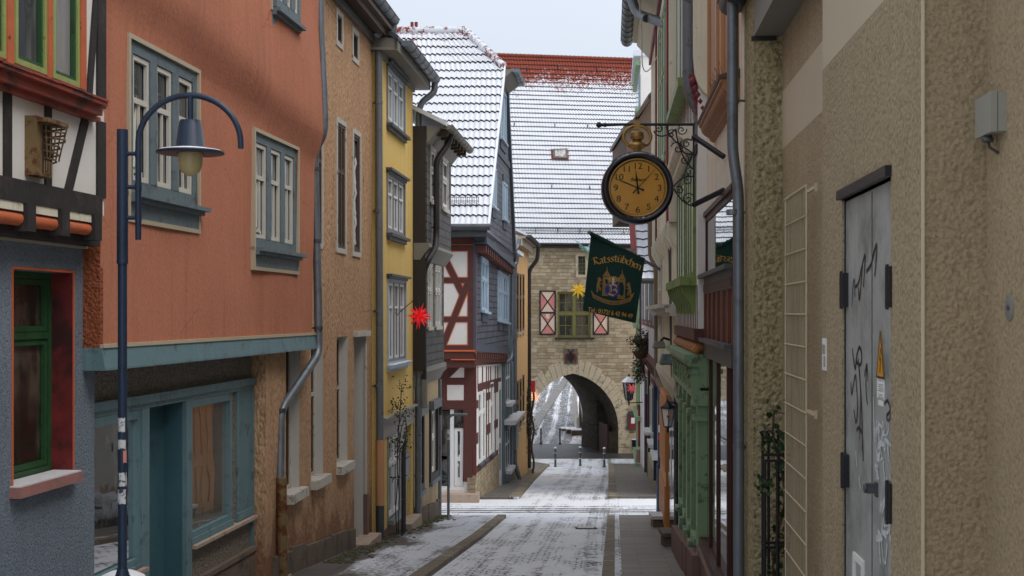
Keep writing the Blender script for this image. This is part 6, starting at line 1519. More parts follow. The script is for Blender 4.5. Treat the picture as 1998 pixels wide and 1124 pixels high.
for i in range(n_): u = uN+.12+(uF-uN-.24)*i/(n_-1); f2.box(m, u-.045, u+.045, zs0, zs1+.10, -.02, .045 if i % 2 else .03)
f2.box(m, uN, uF, zs0, zs1+.12, -.04, .005)
m.build('slatted_panel', M['red_brown'], h)
q = hl_[1]
m = MB()
for y_, o_ in ((13.5, .045), (15.0, .03), (16.15, .03)): f2.box(m, f2.uy(y_), f2.uy(y_)+.07, q[2]-.3, q[3], -.06, o_)
f2.box(m, q[0]-.05, q[1]+.05, q[2]-.10, q[2], -.05, .10)
w_ = m.build('shop_window_frame', M['dark_brown'], h)
g = MB(); f2.box(g, q[0]+.02, q[1]-.02, q[2]+.02, q[3]-.02, -.0, .006); g.build('pane', M['mirrorglass'], w_)
g = MB(); f2.box(g, q[0], q[1], q[2], q[3], -.096, -.092); g.build('dark_backing', M['pipe_dark'], w_)
m = MB(); f2.box(m, uN-.1, uF+.02, -4.6, q[2]-.10, -.02, .09); f2.box(m, uN-.1, uF+.02, q[2]-.16, q[2]-.11, 0, .14); m.build('granite_base', M['red_plinth'], h)
m = MB(); f2.box(m, .55, uN, -4.6, 1.35, -.02, .03); m.build('dark_jamb', M['dark_brown'], h)
# oriel
ou0, ou1 = f2.uy(12.7), f2.uy(15.6)
zo = f2.Z(1400, 232)
m = MB(); f2.box(m, ou0, ou1, zo, 6.5, -.02, .07); of = m.build('oriel', M['ochre_wood'], h)
m = MB()
for u in (ou0+.02, ou0+.9, ou0+1.6, ou1-.12): f2.box(m, u, u+.10, zo+.1, 6.4, .06, .095)
for u in (ou0+.85, ou1-.16): f2.box(m, u, u+.03, zo, 6.4, .06, .105)
islands(m, 'pilaster_strip', M['ochre_lt'], of)
m = MB()
prof = [(0, .19), (-.03, .19), (-.05, .165), (-.08, .16), (-.11, .145), (-.14, .115), (-.16, .08), (-.165, .065), (-.19, .06), (-.21, .04), (-.24, -.02), (0, -.02)]
m.prism([f2.w(ou0-.1, zo+a, b) for a, b in prof], f2.u*(ou1-ou0+.2))
m.build('oriel_moulding', M['ochre_wood'], h)
m = MB(); m.hexa([f2.w(ou0-.12, zo+.0, -.02), f2.w(ou1+.16, zo+.0, -.02), f2.w(ou1+.16, zo+.0, .20), f2.w(ou0-.12, zo+.0, .20), f2.w(ou0-.12, zo+.10, -.02), f2.w(ou1+.16, zo+.10, -.02), f2.w(ou1+.16, zo+.03, .21), f2.w(ou0-.12, zo+.03, .21)]); m.build('lead_cap', M['brown_wood'], h)
m = MB()
for i in range(30):
    u = random.uniform(ou0+.2, ou0+1.6); p = f2.w(u, zo+.05, .13); m.tube([p, p+Vector((random.uniform(-.08,.04), random.uniform(-.06,.06), random.uniform(.05,.20)))], .0022, 4)
nest = m.build('dry_twigs', M['brown_wood'], h)
m = MB(); f2.box(m, 0, f2.len, 6.5, 6.6, -5, .4); m.build('roof', M['tile'], h)
pa = f2.w(f2.uy(12.0), 0, .13)
pipe(h, [Z_(pa, 3.1), Z_(pa, 1.55), f2.w(f2.uy(12.0), 1.38, .11), Z_(f2.w(f2.uy(12.0), 0, .075), 1.15), Z_(f2.w(f2.uy(12.0), 0, .07), -2.55)], .052, M['zinc'], [Z_(pa, 2.0), Z_(pa, .95), Z_(f2.w(f2.uy(12.0), 0, .07), -1.25)])
pz = f2.w(f2.uy(12.0), 0, .07); pipe(h, [Z_(pz, -2.5), Z_(pz, G(12.5)+.05)], .068, M['zinc_dark'], smooth=False)
# big grey pipe between oriel house and green house
pipe(h, [P(1343, -300, 17.2), P(1343, 165, 17.2), P(1350, 195, 17.2), P(1364, 215, 17.2), P(1367, 240, 17.2), P(1372, 480, 17.2), P(1379, 700, 17.1), P(1381, 1000, 17.1), P(1381, 1130, 17.1)], .082, M['pipe_grey'], [P(1366, 236, 17.2), P(1373, 520, 17.2)], M['zinc'])

# ------------------------------------------------------------------ right 3: half-timbered house with sage green shopfront
f3 = vpR(VR, 1.28, 16.9, 22.1); f3u = vpR(VR, 1.16, 16.9, 22.1)
h = thing('green_shop_house', (3.1, 19.5, G(19.5)), 'half-timbered house with green windows above a sage green panelled shopfront', 'house')
z_b = f3.Z(1350, 690)
m = MB(); wall(m, f3, 0, f3.len, -5.0, -.15, (), .1, 5); m.build('shop_wall', M['lt_green'], h)
gwq = [(f3u.uy(17.3), f3u.uy(18.9), .52, 2.05), (f3u.uy(19.4), f3u.uy(21.4), .52, 2.05), (f3u.uy(18.2), f3u.uy(21.6), 3.35, 6.2)]
m = MB(); wall(m, f3u, 0, f3u.len, -.20, 7.6, gwq, .08, 5); m.build('upper_wall', M['infill'], h)
for q in gwq: window(h, f3u, q, M['green_trim'], M['glass_light'], 3, .03, .05, .06, (), (), M['white_wood'], .06, cas=(M['green_trim'], .07, .04))
m = MB()
for q in gwq[:2]: f3u.box(m, q[0]-.15, q[1]+.15, .38, .50, 0, .22)
f3u.box(m, gwq[2][0]-.1, gwq[2][1]+.1, 3.22, 3.34, 0, .20)
for q in gwq[:2]:
    n_ = 4
    for i in range(n_):
        u = q[0]+(q[1]-q[0]-.16)*i/(n_-1); m.prism([f3u.w(u, .38, .0), f3u.w(u, .38, .20), f3u.w(u, .28, .18), f3u.w(u, .12, .06), f3u.w(u, -.0, .05), f3u.w(u, -.0, 0)], f3u.u*.15)
islands(m, 'window_bracket', M['green_trim'], h)
m = MB(); l = f3u.len
for i in range(15): u = .05+(l-.15)*i/14; f3u.box(m, u, u+.09, -.20, .38, 0, .006); f3u.box(m, u, u+.09, 2.2, 3.2, 0, .006)
f3u.box(m, 0, l, 2.12, 2.24, 0, .03)
m.build('timber_frame', M['timber_black'], h)
m = MB(); f3u.box(m, 0, l, -.36, -.20, -.3, .05); m.build('sill_beam', M['timber_red'], h)
m = MB()
for i in range(11): u = .1+(l-.3)*i/10; m.tube([f3u.w(u, -.44, -.3), f3u.w(u, -.44, -.02), f3u.w(u, -.52, .04)], [.085, .085, .06], 8, caps=False)
islands(m, 'joist_end', M['ochre_wood'], h)
ed = [P(1384, 190, 16.86), P(1372, 182, 16.86), P(1362, 168, 16.86), P(1355, 146, 16.86), P(1352, 110, 16.86), P(1352, -400, 16.86), P(1384, -400, 16.86)]
m = MB(); m.prism(ed, Vector((0, -.06, 0))); m.build('end_board', M['slat_cream'], h)
m = MB(); f3u.box(m, .02, f3u.len, 3.1, 7.5, .0, .18) if False else None
for i in range(6):
    a_ = P(1350+2.5*i, 150+14*i, 16.95); m.tube([a_, a_+Vector((.12, .25, .02)), a_+Vector((.2, .9, .1))], [.05, .075, .05], 8)
    m.ball(P(1352+4.5*i, 160+13*i, 16.95), .055, 1, 1.3, 1.2, 8)
m.build('carved_bracket', M['burgundy'], h)
m = MB(); m.tube([f3u.w(.3, 2.45, .12), f3u.w(l-.2, 2.30, .12)], .12, 10); m.tube([f3u.w(.3, 2.25, .08), f3u.w(l-.2, 2.12, .08)], .08, 10); m.build('rolled_moulding', M['slat_cream'], h)
m = MB()
L3 = f3.len
m = MB()
f3.box(m, -.0, L3+.02, -.62, -.54, 0, .30); f3.box(m, 0, L3, -.70, -.62, 0, .24); f3.box(m, 0, L3, -.98, -.70, 0, .10)
n_ = 8
for i in range(n_):
    u = .05+(L3-.25)*i/(n_-1); f3.box(m, u, u+.16, -1.02, -.70, .08, .20); f3.box(m, u-.02, u+.18, -.80, -.74, .09, .225); f3.box(m, u+.01, u+.15, -.90, -.86, .09, .21)
f3.box(m, 0, L3, -1.10, -1.02, 0, .20)
m.build('shop_cornice', M['lt_green'], h)
for u, w_ in ((.05, .32), (1.35, .20), (2.35, .32), (3.4, .2), (4.55, .32)):
    m = MB(); f3.box(m, u, u+w_, -4.6, -1.10, -.02, .12); f3.box(m, u-.05, u+w_+.05, -1.42, -1.36, 0, .17); f3.box(m, u-.05, u+w_+.05, -1.22, -1.10, 0, .18); f3.box(m, u-.04, u+w_+.04, -3.30, -3.24, 0, .17); f3.box(m, u-.03, u+w_+.03, -4.6, -4.05, 0, .16)
    m.build('pilaster', M['lt_green'], h)
for u0, u1 in ((.45, 1.25), (1.65, 2.25), (2.78, 3.3), (3.7, 4.45)):
    m = MB(); f3.box(m, u0, u1, -3.0, -1.5, 0, .03); ring(m, f3, (u0+.05, u1-.05, -2.92, -1.58), .05, .02, .055); ring(m, f3, (u0+.05, u1-.05, -3.95, -3.25), .06, .0, .055); f3.box(m, u0, u1, -3.14, -3.06, 0, .14); f3.box(m, u0, u1, -4.15, -4.02, 0, .16)
    m.build('shop_panel', M['lt_green'], h)
m = MB(); u = -.05
while u < L3: w_ = random.uniform(.5, .8); gz_ = lambda q: -2.15-.0912*(16.9+q)+.5; footing(m, f3, u, u+w_-.02, gz_(u), gz_(u+w_-.02), -.05, random.uniform(.17, .22), -5.4); u += w_
m.build('plinth', M['red_plinth'], h)
m = MB(); m.hexa([f3.w(-.2, 7.5, -1), f3.w(L3+.1, 7.5, -1), f3.w(L3+.1, 7.5, .55), f3.w(-.2, 7.5, .55), f3.w(-.2, 10, -5), f3.w(L3+.1, 10, -5), f3.w(L3+.1, 7.62, .55), f3.w(-.2, 7.62, .55)]); m.build('roof', M['tile'], h)

# ------------------------------------------------------------------ right 4: cream boarded house (the pub)
f4 = vpR(VR, 1.28, 22.1, 32.0); f4u = vpR(VR, 1.03, 22.3, 32.0); f4m = vpR(VR, 1.16, 22.3, 32)
h = thing('boarded_pub_house', (3.5, 27, G(27)), 'jettied house clad in cracked cream boards carrying the green pub flag', 'house')
m = MB(); wall(m, f4, 0, f4.len, -5.6, -.75, (), .1, 5); m.build('shop_wall', M['brown_wood'], h)
m = MB(); wall(m, f4m, 0, f4m.len, -1.3, 1.7, [(f4m.uy(28.4), f4m.uy(29.6), -.4, 1.2)], .08, 5); m.build('middle_wall', M['slat_cream'], h)
m = MB(); wall(m, f4u, 0, f4u.len, 1.6, 6.7, [(f4u.uy(23.2), f4u.uy(26.0), 2.9, 5.6)], .08, 5); m.build('upper_wall', M['slat_cream'], h)
window(h, f4u, (f4u.uy(23.2), f4u.uy(26.0), 2.9, 5.6), M['green_trim'], M['glass_pale'], 3, .03, .08, .08, (.6,), (), M['white_wood'], .06, cas=(M['lt_green'], .10, .05))
window(h, f4m, (f4m.uy(28.4), f4m.uy(29.6), -.4, 1.2), M['old_white'], M['glass_pale'], 1, .03, .08, .08, (.6,), (), None, .06, cas=(M['old_white'], .1, .03))
m = MB()
for f, z0, z1, n_ in ((f4u, 1.62, 6.65, 30), (f4m, -1.2, 1.3, 34)):
    for i in range(n_):
        u = f.len*i/n_
        if f is f4u and f.uy(23.0) < u < f.uy(26.1): continue
        f.box(m, u, u+.02, z0, z1, 0, .007)
m.build('board_batten', M['slat_cream'], h)
m = MB(); f4u.box(m, f4u.uy(27.9), f4u.uy(28.2), 1.6, 6.7, 0, .04); f4u.box(m, f4u.uy(22.4), f4u.uy(22.7), 1.6, 6.7, 0, .04); f4u.box(m, 0, f4u.len, 6.2, 6.45, 0, .06); m.build('painted_post', M['dkred'], h)
m = MB()
for i in range(12):
    u = .1+(f4u.len-.4)*i/11; m.prism([f4u.w(u, 1.62, .03), f4u.w(u, 1.40, .02), f4u.w(u, 1.18, -.10), f4u.w(u, 1.1, -.2), f4u.w(u, 1.62, -.2)], f4u.u*.2)
islands(m, 'scroll_bracket', M['slat_cream'], h)
m = MB(); f4m.box(m, 0, f4m.len, .10, .17, 0, .30); f4m.box(m, 0, f4m.len, .02, .10, 0, .20); f4m.box(m, 0, f4m.len, -.04, .02, 0, .12); m.build('ledge', M['old_white'], h)
m = MB(); m.prism([f4m.w(0, -1.2, .03), f4m.w(0, -1.32, .05), f4m.w(0, -1.75, -.12), f4m.w(0, -1.75, -.3), f4m.w(0, -1.2, -.3)], f4m.u*f4m.len); m.build('cove', M['beige_trim'], h)
m = MB()
f4.box(m, f4.uy(22.3), f4.uy(23.4), -5.5, -1.8, 0, .03); f4.box(m, f4.uy(26.9), f4.uy(27.2), -5.5, -1.8, 0, .025)
m.build('teal_shop_frame', M['grey_blue'], h)
dd = (f4.uy(27.4), f4.uy(30.6), -4.85, -1.75)
m = MB(); f4.box(m, *dd, .0, .08)
for i in range(8): u = dd[0]+.1+i*.39; f4.box(m, u, u+.28, -4.6, -3.7, .08, .11); f4.box(m, u, u+.28, -3.4, -1.9, .08, .10)
m.build('orange_shutter', M['orange_door'], h)
m = MB(); f4.box(m, dd[0]-.05, dd[1]+.1, -6, -4.84, 0, .12); m.build('plinth', M['plinth'], h)
m = MB(); f4.box(m, f4.uy(23.6), f4.uy(26.8), -5.2, -2.0, 0, .05); m.build('shop_window', M['glass'], h)
E4 = f4u.len
m = MB(); m.hexa([f4u.w(0,6.62,-.5), f4u.w(E4,6.62,-.5), f4u.w(E4,6.78,.52), f4u.w(0,6.78,.52), f4u.w(0,6.72,-.5), f4u.w(E4,6.72,-.5), f4u.w(E4,6.88,.52), f4u.w(0,6.88,.52)]); m.prism([f4u.w(0, 6.3, .0), f4u.w(0, 6.7, .36), f4u.w(0, 6.72, .0)], f4u.u*E4)
m.build('eaves', M['beige_trim'], h)
m = MB(); m.hexa([f4u.w(0,6.9,.5), f4u.w(E4,6.9,.5), f4u.w(E4,10,-4), f4u.w(0,10,-4), f4u.w(0,7.0,.5), f4u.w(E4,7.0,.5), f4u.w(E4,10.1,-4), f4u.w(0,10.1,-4)]); m.build('roof', M['tile'], h)
gutter(f4u, f4u.uy(27.2), E4+.2, 6.86, .60, .15, h, M['zinc_dark'])
gutter(f4u, .0, f4u.uy(27.0), 7.05, .62, .15, h, M['zinc_dark'])
pb_ = f4u.w(f4u.uy(27.0), 0, .12)
pl = Vector((P(1306, 0, 24.4).x, 24.4, 0)); pl2 = Vector((P(1318, 0, 24.0).x, 24.0, 0))
pipe(h, [f4u.w(f4u.uy(27.1), 6.75, .6), f4u.w(f4u.uy(26.5), 6.2, .45), Vector((P(1300, 0, 24.8).x, 24.6, 5.55)), Z_(pl, 5.2), Z_(pl2, -1.1), Z_(Vector((P(1324, 0, 23.9).x, 23.9, 0)), -1.45), Z_(Vector((P(1325, 0, 23.8).x, 23.8, 0)), -4.1), P(1318, 1068, 23.4)], .095, M['pipe_dark'] if False else M['zinc_dark'], [Z_(pl, 4.2), Z_(pl, 2.0), Z_(pl2, -.3), Vector((P(1325, 0, 23.8).x, 23.8, -2.2))])
pipe(h, [f4u.w(f4u.uy(27.4), 6.75, .6), f4u.w(f4u.uy(26.9), 6.35, .5), f4u.w(f4u.uy(25.6), 5.9, .3)], .08, M['zinc_dark'])
pipe(h, [P(1271, 330, 31.4), P(1272, 500, 31.4), P(1283, 520, 31.2), P(1284, 600, 31.2), P(1284, 740, 31.2), P(1297, 765, 30.6), P(1299, 1000, 30.2), P(1294, 1030, 29.4)], .10, M['pipe_brown'], [P(1284, 640, 31.2)])
# steps by the wall
for (x0, x1, y0, y1), l in (((1275, 1297, 1008, 1028), 'grey stone doorstep with snow at the foot of the brown downpipe'), ((1296, 1322, 1045, 1066), 'stone doorstep on a block beside the dark downpipe')):
    a = gp(x0, y1, KH)
    t = thing('doorstep', a, l, 'step')
    w_ = (x1-x0)/F*a.y
    m = MB(); m.box((a.x, a.y, a.z-.3), (a.x+w_+.25, a.y+.55, a.z+.17)); m.build('block', M['plinth'], t)
    m = MB(); m.box((a.x-.04, a.y-.05, a.z+.17), (a.x+w_+.25, a.y+.6, a.z+.24)); m.build('tread', M['snowy_sill'] if x0 < 1290 else M['plinth'], t)
t = thing('navy_post', gp(1289, 1002), 'dark navy post with small stickers at the corner past the crossing', 'post')
b = gp(1289, 1002)
m = MB(); m.tube([b, Vector((b.x, b.y, (HY-905)/F*b.y))], .12, 12); m.tube([Vector((b.x, b.y, (HY-905)/F*b.y)), Vector((b.x, b.y, (HY-745)/F*b.y))], .085, 12); m.build('shaft', M['navy'], t)
m = MB(); zz = (HY-836)/F*b.y; m.box((b.x-.07, b.y-.092, zz-.1), (b.x+.06, b.y-.086, zz+.1)); m.build('sticker', M['white_print'], t)
m = MB(); zz = (HY-851)/F*b.y; m.box((b.x-.08, b.y-.092, zz-.09), (b.x+.08, b.y-.084, zz+.03)); m.build('sticker', M['scarlet'], t)
# display boards outside the pub
t = thing('menu_board', P(1318, 900, 25.5), 'striped mustard and scarlet menu board with a blue-green panel beside the dark pipe', 'sign')
def slab_px(mb, x0, x1, y0, y1, D, th=.05): a, b = P(x0, y1, D), P(x1, y0, D); mb.box((a.x, D, a.z), (b.x, D+th, b.z))
m = MB(); slab_px(m, 1309, 1320, 855, 955, 25.6); m.build('frame', M['white_wood'], t)
m = MB(); slab_px(m, 1311, 1316, 857, 948, 25.55); m.build('yellow_board', M['lime'], t)
m = MB(); slab_px(m, 1316, 1320, 857, 958, 25.5); m.build('red_board', M['scarlet'], t)
m = MB(); slab_px(m, 1311, 1325, 878, 896, 25.2); m.build('green_panel', M['tyrol'], t)
m = MB(); slab_px(m, 1315, 1323, 896, 925, 25.2); m.build('black_panel', M['pipe_dark'], t)
# pub lantern with logo
def lantern(name, c, s, label, arm, top_m, logo=False, snow=False):
    t = thing(name, c, label, 'lantern'); c = Vector(c)
    m = MB(); seg = 4 if logo else 6
    m.lathe([(.02,.55), (.05,.50), (.04,.46), (.17,.36), (.20,.33), (.17,.32)], c, seg=seg, smooth=False) if False else None
    m.v = []; m.f = []; m.m = []; m.sm = []
    pr = [(.02,.62), (.04,.56), (.05,.52), (.20,.40), (.25,.34), (.21,.33)]
    m.lathe([(r*s, z*s) for r, z in pr], c, seg=seg, smooth=False); m.lathe([(.13*s,-.22*s), (.10*s,-.25*s), (.03*s,-.28*s), (.03*s,-.40*s), (0,-.44*s)], c, seg=seg, smooth=False)
    x = Vector((1,0,0)); y = Vector((0,1,0))
    def ringp(r, z): 
        xx = Vector((0,0,1)).cross(Vector((0,1,0))).normalized(); yy = Vector((0,0,1)).cross(xx)
        return [c+Vector((0,0,z))+(xx*math.cos(2*math.pi*k/seg)+yy*math.sin(2*math.pi*k/seg))*r for k in range(seg)]
    a, b = ringp(.20*s, .33*s), ringp(.125*s, -.22*s)
    for p, q in zip(a, b): m.tube([p, q], .014*s, 5)
    m.tube(arm, .018*max(s, .8), 6); m.build('frame', top_m, t)
    g = MB(); a, b = ringp(.185*s, .32*s), ringp(.115*s, -.215*s)
    for k in range(seg): g.poly(a[k], a[(k+1) % seg], b[(k+1) % seg], b[k])
    g.build('glass', M['white_print'] if logo else M['glass_pale'], t)
    if snow: g = MB(); g.lathe([(r*s*1.03+.004, z*s+.012) for r, z in pr[2:5]], c, seg=seg, smooth=False); g.build('cap_snow', M['snow'], t)
    return t
c = P(1303, 818, 23.2); arm = [c+Vector((0,0,.42*.58)), c+Vector((.02,.0,.52*.58)), c+Vector((.14,.05,.50*.58)), c+Vector((.25,.1,.40*.58))]
t = lantern('pub_lantern', c, .58, 'small black carriage lantern with white panes on a curved bracket beside the orange shutters', arm, M['black_iron'], True)
m = MB(); m.tube([c+Vector((-.03,-.112,.05)), c+Vector((0,-.115,.09)), c+Vector((.03,-.112,.05))], .02, 6); m.build('logo', M['line_orange'], t)

# ------------------------------------------------------------------ right 5: half-timbered house beyond the crossing
f5 = vpR(VR, 1.80, 42.2, 71.5); f5t = vpR(VR, 1.62, 42.2, 71.5)
h = thing('white_boarded_house', (5.2, 55, G(55)), 'long white half-timbered house with mauve beams beyond the crossing on the right', 'house')
m = MB(); wall(m, f5, 0, f5.len, -9.4, -1.6, (), .1, 6); m.build('ground_floor_wall', M['whiteboard'], h)
up5 = [(f5t.uy(y0), f5t.uy(y1), -.35, 1.55) for y0, y1 in ((43.4, 44.4), (46.2, 47.6), (49.8, 51.2), (55, 57), (61, 63))]
m = MB(); wall(m, f5t, 0, f5t.len, -2.0, 4.6, up5, .1, 6); m.build('upper_wall', M['whiteboard'], h)
for q in up5: window(h, f5t, q, M['white_wood'], M['glass'], 2, .05, .08, .08, (.6,), (), M['grey_metal'], .06, cas=(M['grey_metal'], .1, .05))
m = MB()
for f, z in ((f5t, 1.75), (f5t, -.55), (f5t, -1.95), (f5, -3.0)): f.box(m, 0, f.len, z, z+.28, 0, .02)
for i in range(22): u = 1.35*i+.2; f5.box(m, u, u+.20, -9.0, -2.0, 0, .006); f5t.box(m, u, u+.14, -1.9, 4.4, 0, .006)
f5t.box(m, 0, f5t.len, 2.05, 2.3, 0, .25)
m.build('timber_frame', M['pinkbeam'], h)
m = MB()
for i in range(40): u = .1+i*.72; f5t.box(m, u, u+.35, -2.28, -1.98, -.2, .06)
islands(m, 'dentil', M['timber_red'], h)
for y0, y1 in ((44, 46), (48, 50), (53, 55)):
    q = (f5.uy(y0), f5.uy(y1), -4.9, -3.1); g = MB(); f5.box(g, *q, 0, .05); w_ = g.build('shop_window', M['glass_pale'], h)
    g = MB(); ring(g, f5, q, .12, .04, .10); f5.box(g, q[0]-.2, q[1]+.2, q[2]-.12, q[2], 0, .35); g.build('frame', M['white_wood'], w_)
m = MB(); f5.box(m, 0, f5.uy(57), -10, -6.15, -.02, .10); m.build('plinth', M['beige_trim'], h)
m = MB()
for D_, px in ((50, 1283), (57, 1269)): p = P(px, 0, D_); m.tube([Vector((p.x, D_, G(D_))), Vector((p.x, D_, -2.0))], .13, 8)
m.build('dark_downpipe', M['pipe_dark'], h) if False else islands(m, 'dark_downpipe', M['pipe_dark'], h)
m = MB(); m.tube([P(1252, 480, 66), P(1252, 700, 66), P(1254, 730, 66), P(1262, 745, 62), P(1262, 925, 62)], .13, 8)
m.build('dark_downpipe', M['pipe_dark'], h)
m = MB(); p = P(1278, 0, 46); m.box((p.x-.05, 46, -6.0), (p.x+.1, 46.1, -2.6)); m.build('blue_pipe', M['navy'], h)
# its roofs: snowy front slope with red verge, brown gable behind the clock
y_ = 42.4; xv = P(1240, 0, y_).x; xr = P(1300, 0, y_).x
eZ5 = (HY-547)/F*y_
def l5(t): return Vector((xv+.10, y_+2.5*t, eZ5+3.9*t))
def r5(t): return Vector((xr+3, y_+2.5*t, eZ5+3.9*t))
tile_roof(h, 'porch_roof', l5, r5, 0, 0, 14, .30, [M['roof_plain'], M['tile_dark']], .05, .03)
m = MB(); m.prism([l5(0)+Vector((-.02,-.1,-.25)), l5(0)+Vector((-.02,-.1,.16)), l5(1)+Vector((-.02,0,.16)), l5(1)+Vector((-.02,0,-.25))], Vector((-.17,0,0))); m.build('verge_board', M['dkred'], h)
m = MB(); m.tube([(xv+.05, y_-.06, eZ5-.02), (xr+1, y_-.06, eZ5-.02)], .09, 8); m.build('porch_gutter', M['pipe_dark'], h)
m = MB(); D_ = 43.5
a = [P(1224, 300, D_), P(1224, 254, D_), P(1244, 236, D_), P(1268, 192, D_), P(1300, 160, D_), P(1300, 320, D_), P(1232, 620, D_), P(1228, 440, D_)]
a = [P(1222, 420, D_), P(1222, 254, D_), P(1243, 238, D_), P(1268, 196, D_), P(1300, 160, D_), P(1300, 420, D_)]
m.prism(a, Vector((0, 6, 0))); m.build('gable_wall', M['brown_plaster'], h)
m = MB()
for p, q in ((a[1], a[2]), (a[2], a[3]), (a[3], a[4])): m.prism([p+Vector((-.08,-.25,.0)), q+Vector((-.0,-.25,.0)), q+Vector((0,-.25,.16)), p+Vector((-.08,-.25,.16))], Vector((0, 6.5, 0)))
m.build('gable_roof', M['brown_wood'], h)

# green and white house next to the gate, with red column
f6 = vpR(VR, 1.72, 71.6, 80.5)
h = thing('green_white_house', (4.9, 76, G(76)), 'sliver of a white house with green frames next to the gatehouse on the right', 'house')
m = MB(); wall(m, f6, 0, f6.len, -9.6, 14.4, (), .1, 6); m.build('wall', M['infill'], h)
m = MB()
for z in (-8.6, -6, -3.4, -.8, 1.6, 4.2, 7.0, 8.7, 11.3, 13.9): f6.box(m, -.05, f6.len+.05, z, z+.22, 0, .30)
for u in (1.0, 3.2, 5.4, 7.6): f6.box(m, u, u+.3, -9, 12, 0, .10)
m.build('green_trim', M['lt_green'], h)
m = MB()
for z in (11.6, 9.0): f6.box(m, .3, f6.len-.3, z, z+1.8, 0, .12); m.box((f6.w(f6.len, 0, 0).x-.0, 71.5, z), (f6.w(0, 0, 0).x+.9, 71.58, z+1.9))
m.build('glazed_bay', M['glass_blue'], h)  # bay panes: the reflected sky is put into their pale blue colour
m = MB(); f6.box(m, -.1, f6.len+.1, 14.4, 14.7, -6, .4); m.build('roof', M['roof_plain'], h)
cb = gp(1248.5, 911)
t = thing('red_column', cb, 'red painted cast column with stone foot beside the litter bin', 'column')
zt_ = (HY-790)/F*cb.y
m = MB(); m.lathe([(.24,0), (.24,.55), (.20,.75), (.23,.9), (.20,1.0)], cb, seg=12); m.build('foot', M['red_plinth'], t)
m = MB(); m.lathe([(.21,1.0), (.14,1.15)], cb, seg=12); m.build('collar', M['lt_green'], t)
m = MB(); m.lathe([(.12,1.15), (.10,zt_-cb.z-.3), (.18,zt_-cb.z-.2), (.14,zt_-cb.z-.05), (.2,zt_-cb.z)], cb, seg=12); m.build('shaft', M['dkred'], t)
t = thing('plum_banner', P(1264, 830, 58), 'plum coloured banner hanging on the white boarded house', 'banner')
m = MB(); m.box((P(1259, 0, 58).x, 58, P(0, 870, 58).z), (P(1268, 0, 58).x, 58.05, P(0, 770, 58).z)); m.build('cloth', M['purple'], t)
m = MB(); m.tube([P(1258, 770, 58), P(1272, 770, 58)], .03, 6); m.build('rod', M['black_iron'], t)
# wall lantern + pale red star
c = P(1227, 766, 66); s = 1.55
arm = [c+Vector((0,0,-.30*s)), c+Vector((.05,0,-.345*s)), P(1254, 785, 66)]
lantern('wall_lantern', c, s, 'large black street lantern with snowy cap on a wall arm in front of the gate', arm, M['black_iron'], False, True)
star('star_lantern', P(1233, 757, 64.5), .36, M['pink_star'], 'small pale red star hanging by the black street lantern', core=.2, n=13, thin=.10, arm=[P(1252, 738, 65), P(1240, 746, 64.6), P(1233, 756, 64.5)])
# hanging baskets
hb_ = thing('hanging_basket', P(1254, 690, 54), 'withered trailing plants in a basket high on the white boarded house', 'plant')
m = MB(); leaf_cloud(m, [P(x, y, 54+z) for x, y, z in ((1240, 668, 0), (1248, 670, .2), (1256, 668, 0), (1262, 672, .1), (1268, 668, .2), (1252, 660, 0), (1262, 660, 0), (1256, 678, .1), (1268, 680, 0), (1246, 676, 0))], 900, .16, .075, 0, .35)
leaf_cloud(m, [P(x, y, 54) for x, y in ((1246, 700), (1244, 712), (1250, 710), (1246, 722), (1242, 728), (1250, 724), (1244, 740), (1248, 736))], 420, .12, .07, 0, .3); m.build('leaf', M['dry_plant'], hb_)
m = MB(); leaf_cloud(m, [P(1252, 670, 53.9), P(1260, 675, 53.9), P(1256, 664, 53.9), P(1246, 705, 53.9)], 90, .2, .06, 0, .5); m.build('flower', M['heather'], hb_)
m = MB(); a = P(1250, 690, 54); m.lathe([(.0,-.25), (.18,-.2), (.30,.0), (.32,.1)], a, seg=14); m.tube([a+Vector((0,0,.1)), P(1272, 672, 54)], .02, 5); m.build('basket', M['brown_wood'], hb_)
# floodlights on the boarded house
for (px, py, D_), l in (((1286, 672, 24.0), 'pale floodlight turned outward at the brown downpipe'), ((1305, 700, 22.9), 'grey-green floodlight pointing down, below the cream boards')):
    p = P(px, py, D_); t = thing('floodlight', p, l, 'floodlight')
    m = MB(); s = .12 if px < 1290 else .17
    m.prism([p+Vector((-s,-.1,-s*.5)), p+Vector((s,-.1,-s*.5)), p+Vector((s*.7,-.1,s*.5)), p+Vector((-s*.7,-.1,s*.5))], Vector((0,.22,0))); m.build('housing', M['soffit'] if px < 1290 else M['grey_blue'], t)
    m = MB(); m.box(p+Vector((-s*.9,-.105,-s*.62)), p+Vector((s*.9,.1,-s*.5))); m.build('lens', M['glass'], t)
    m = MB(); m.tube([p+Vector((s*.3,.05,s*.5)), p+Vector((s*.8,.1,s*1.0)), p+Vector((s*2,.2,s*.6))], .025, 6); m.build('bracket', M['black_iron'], t)

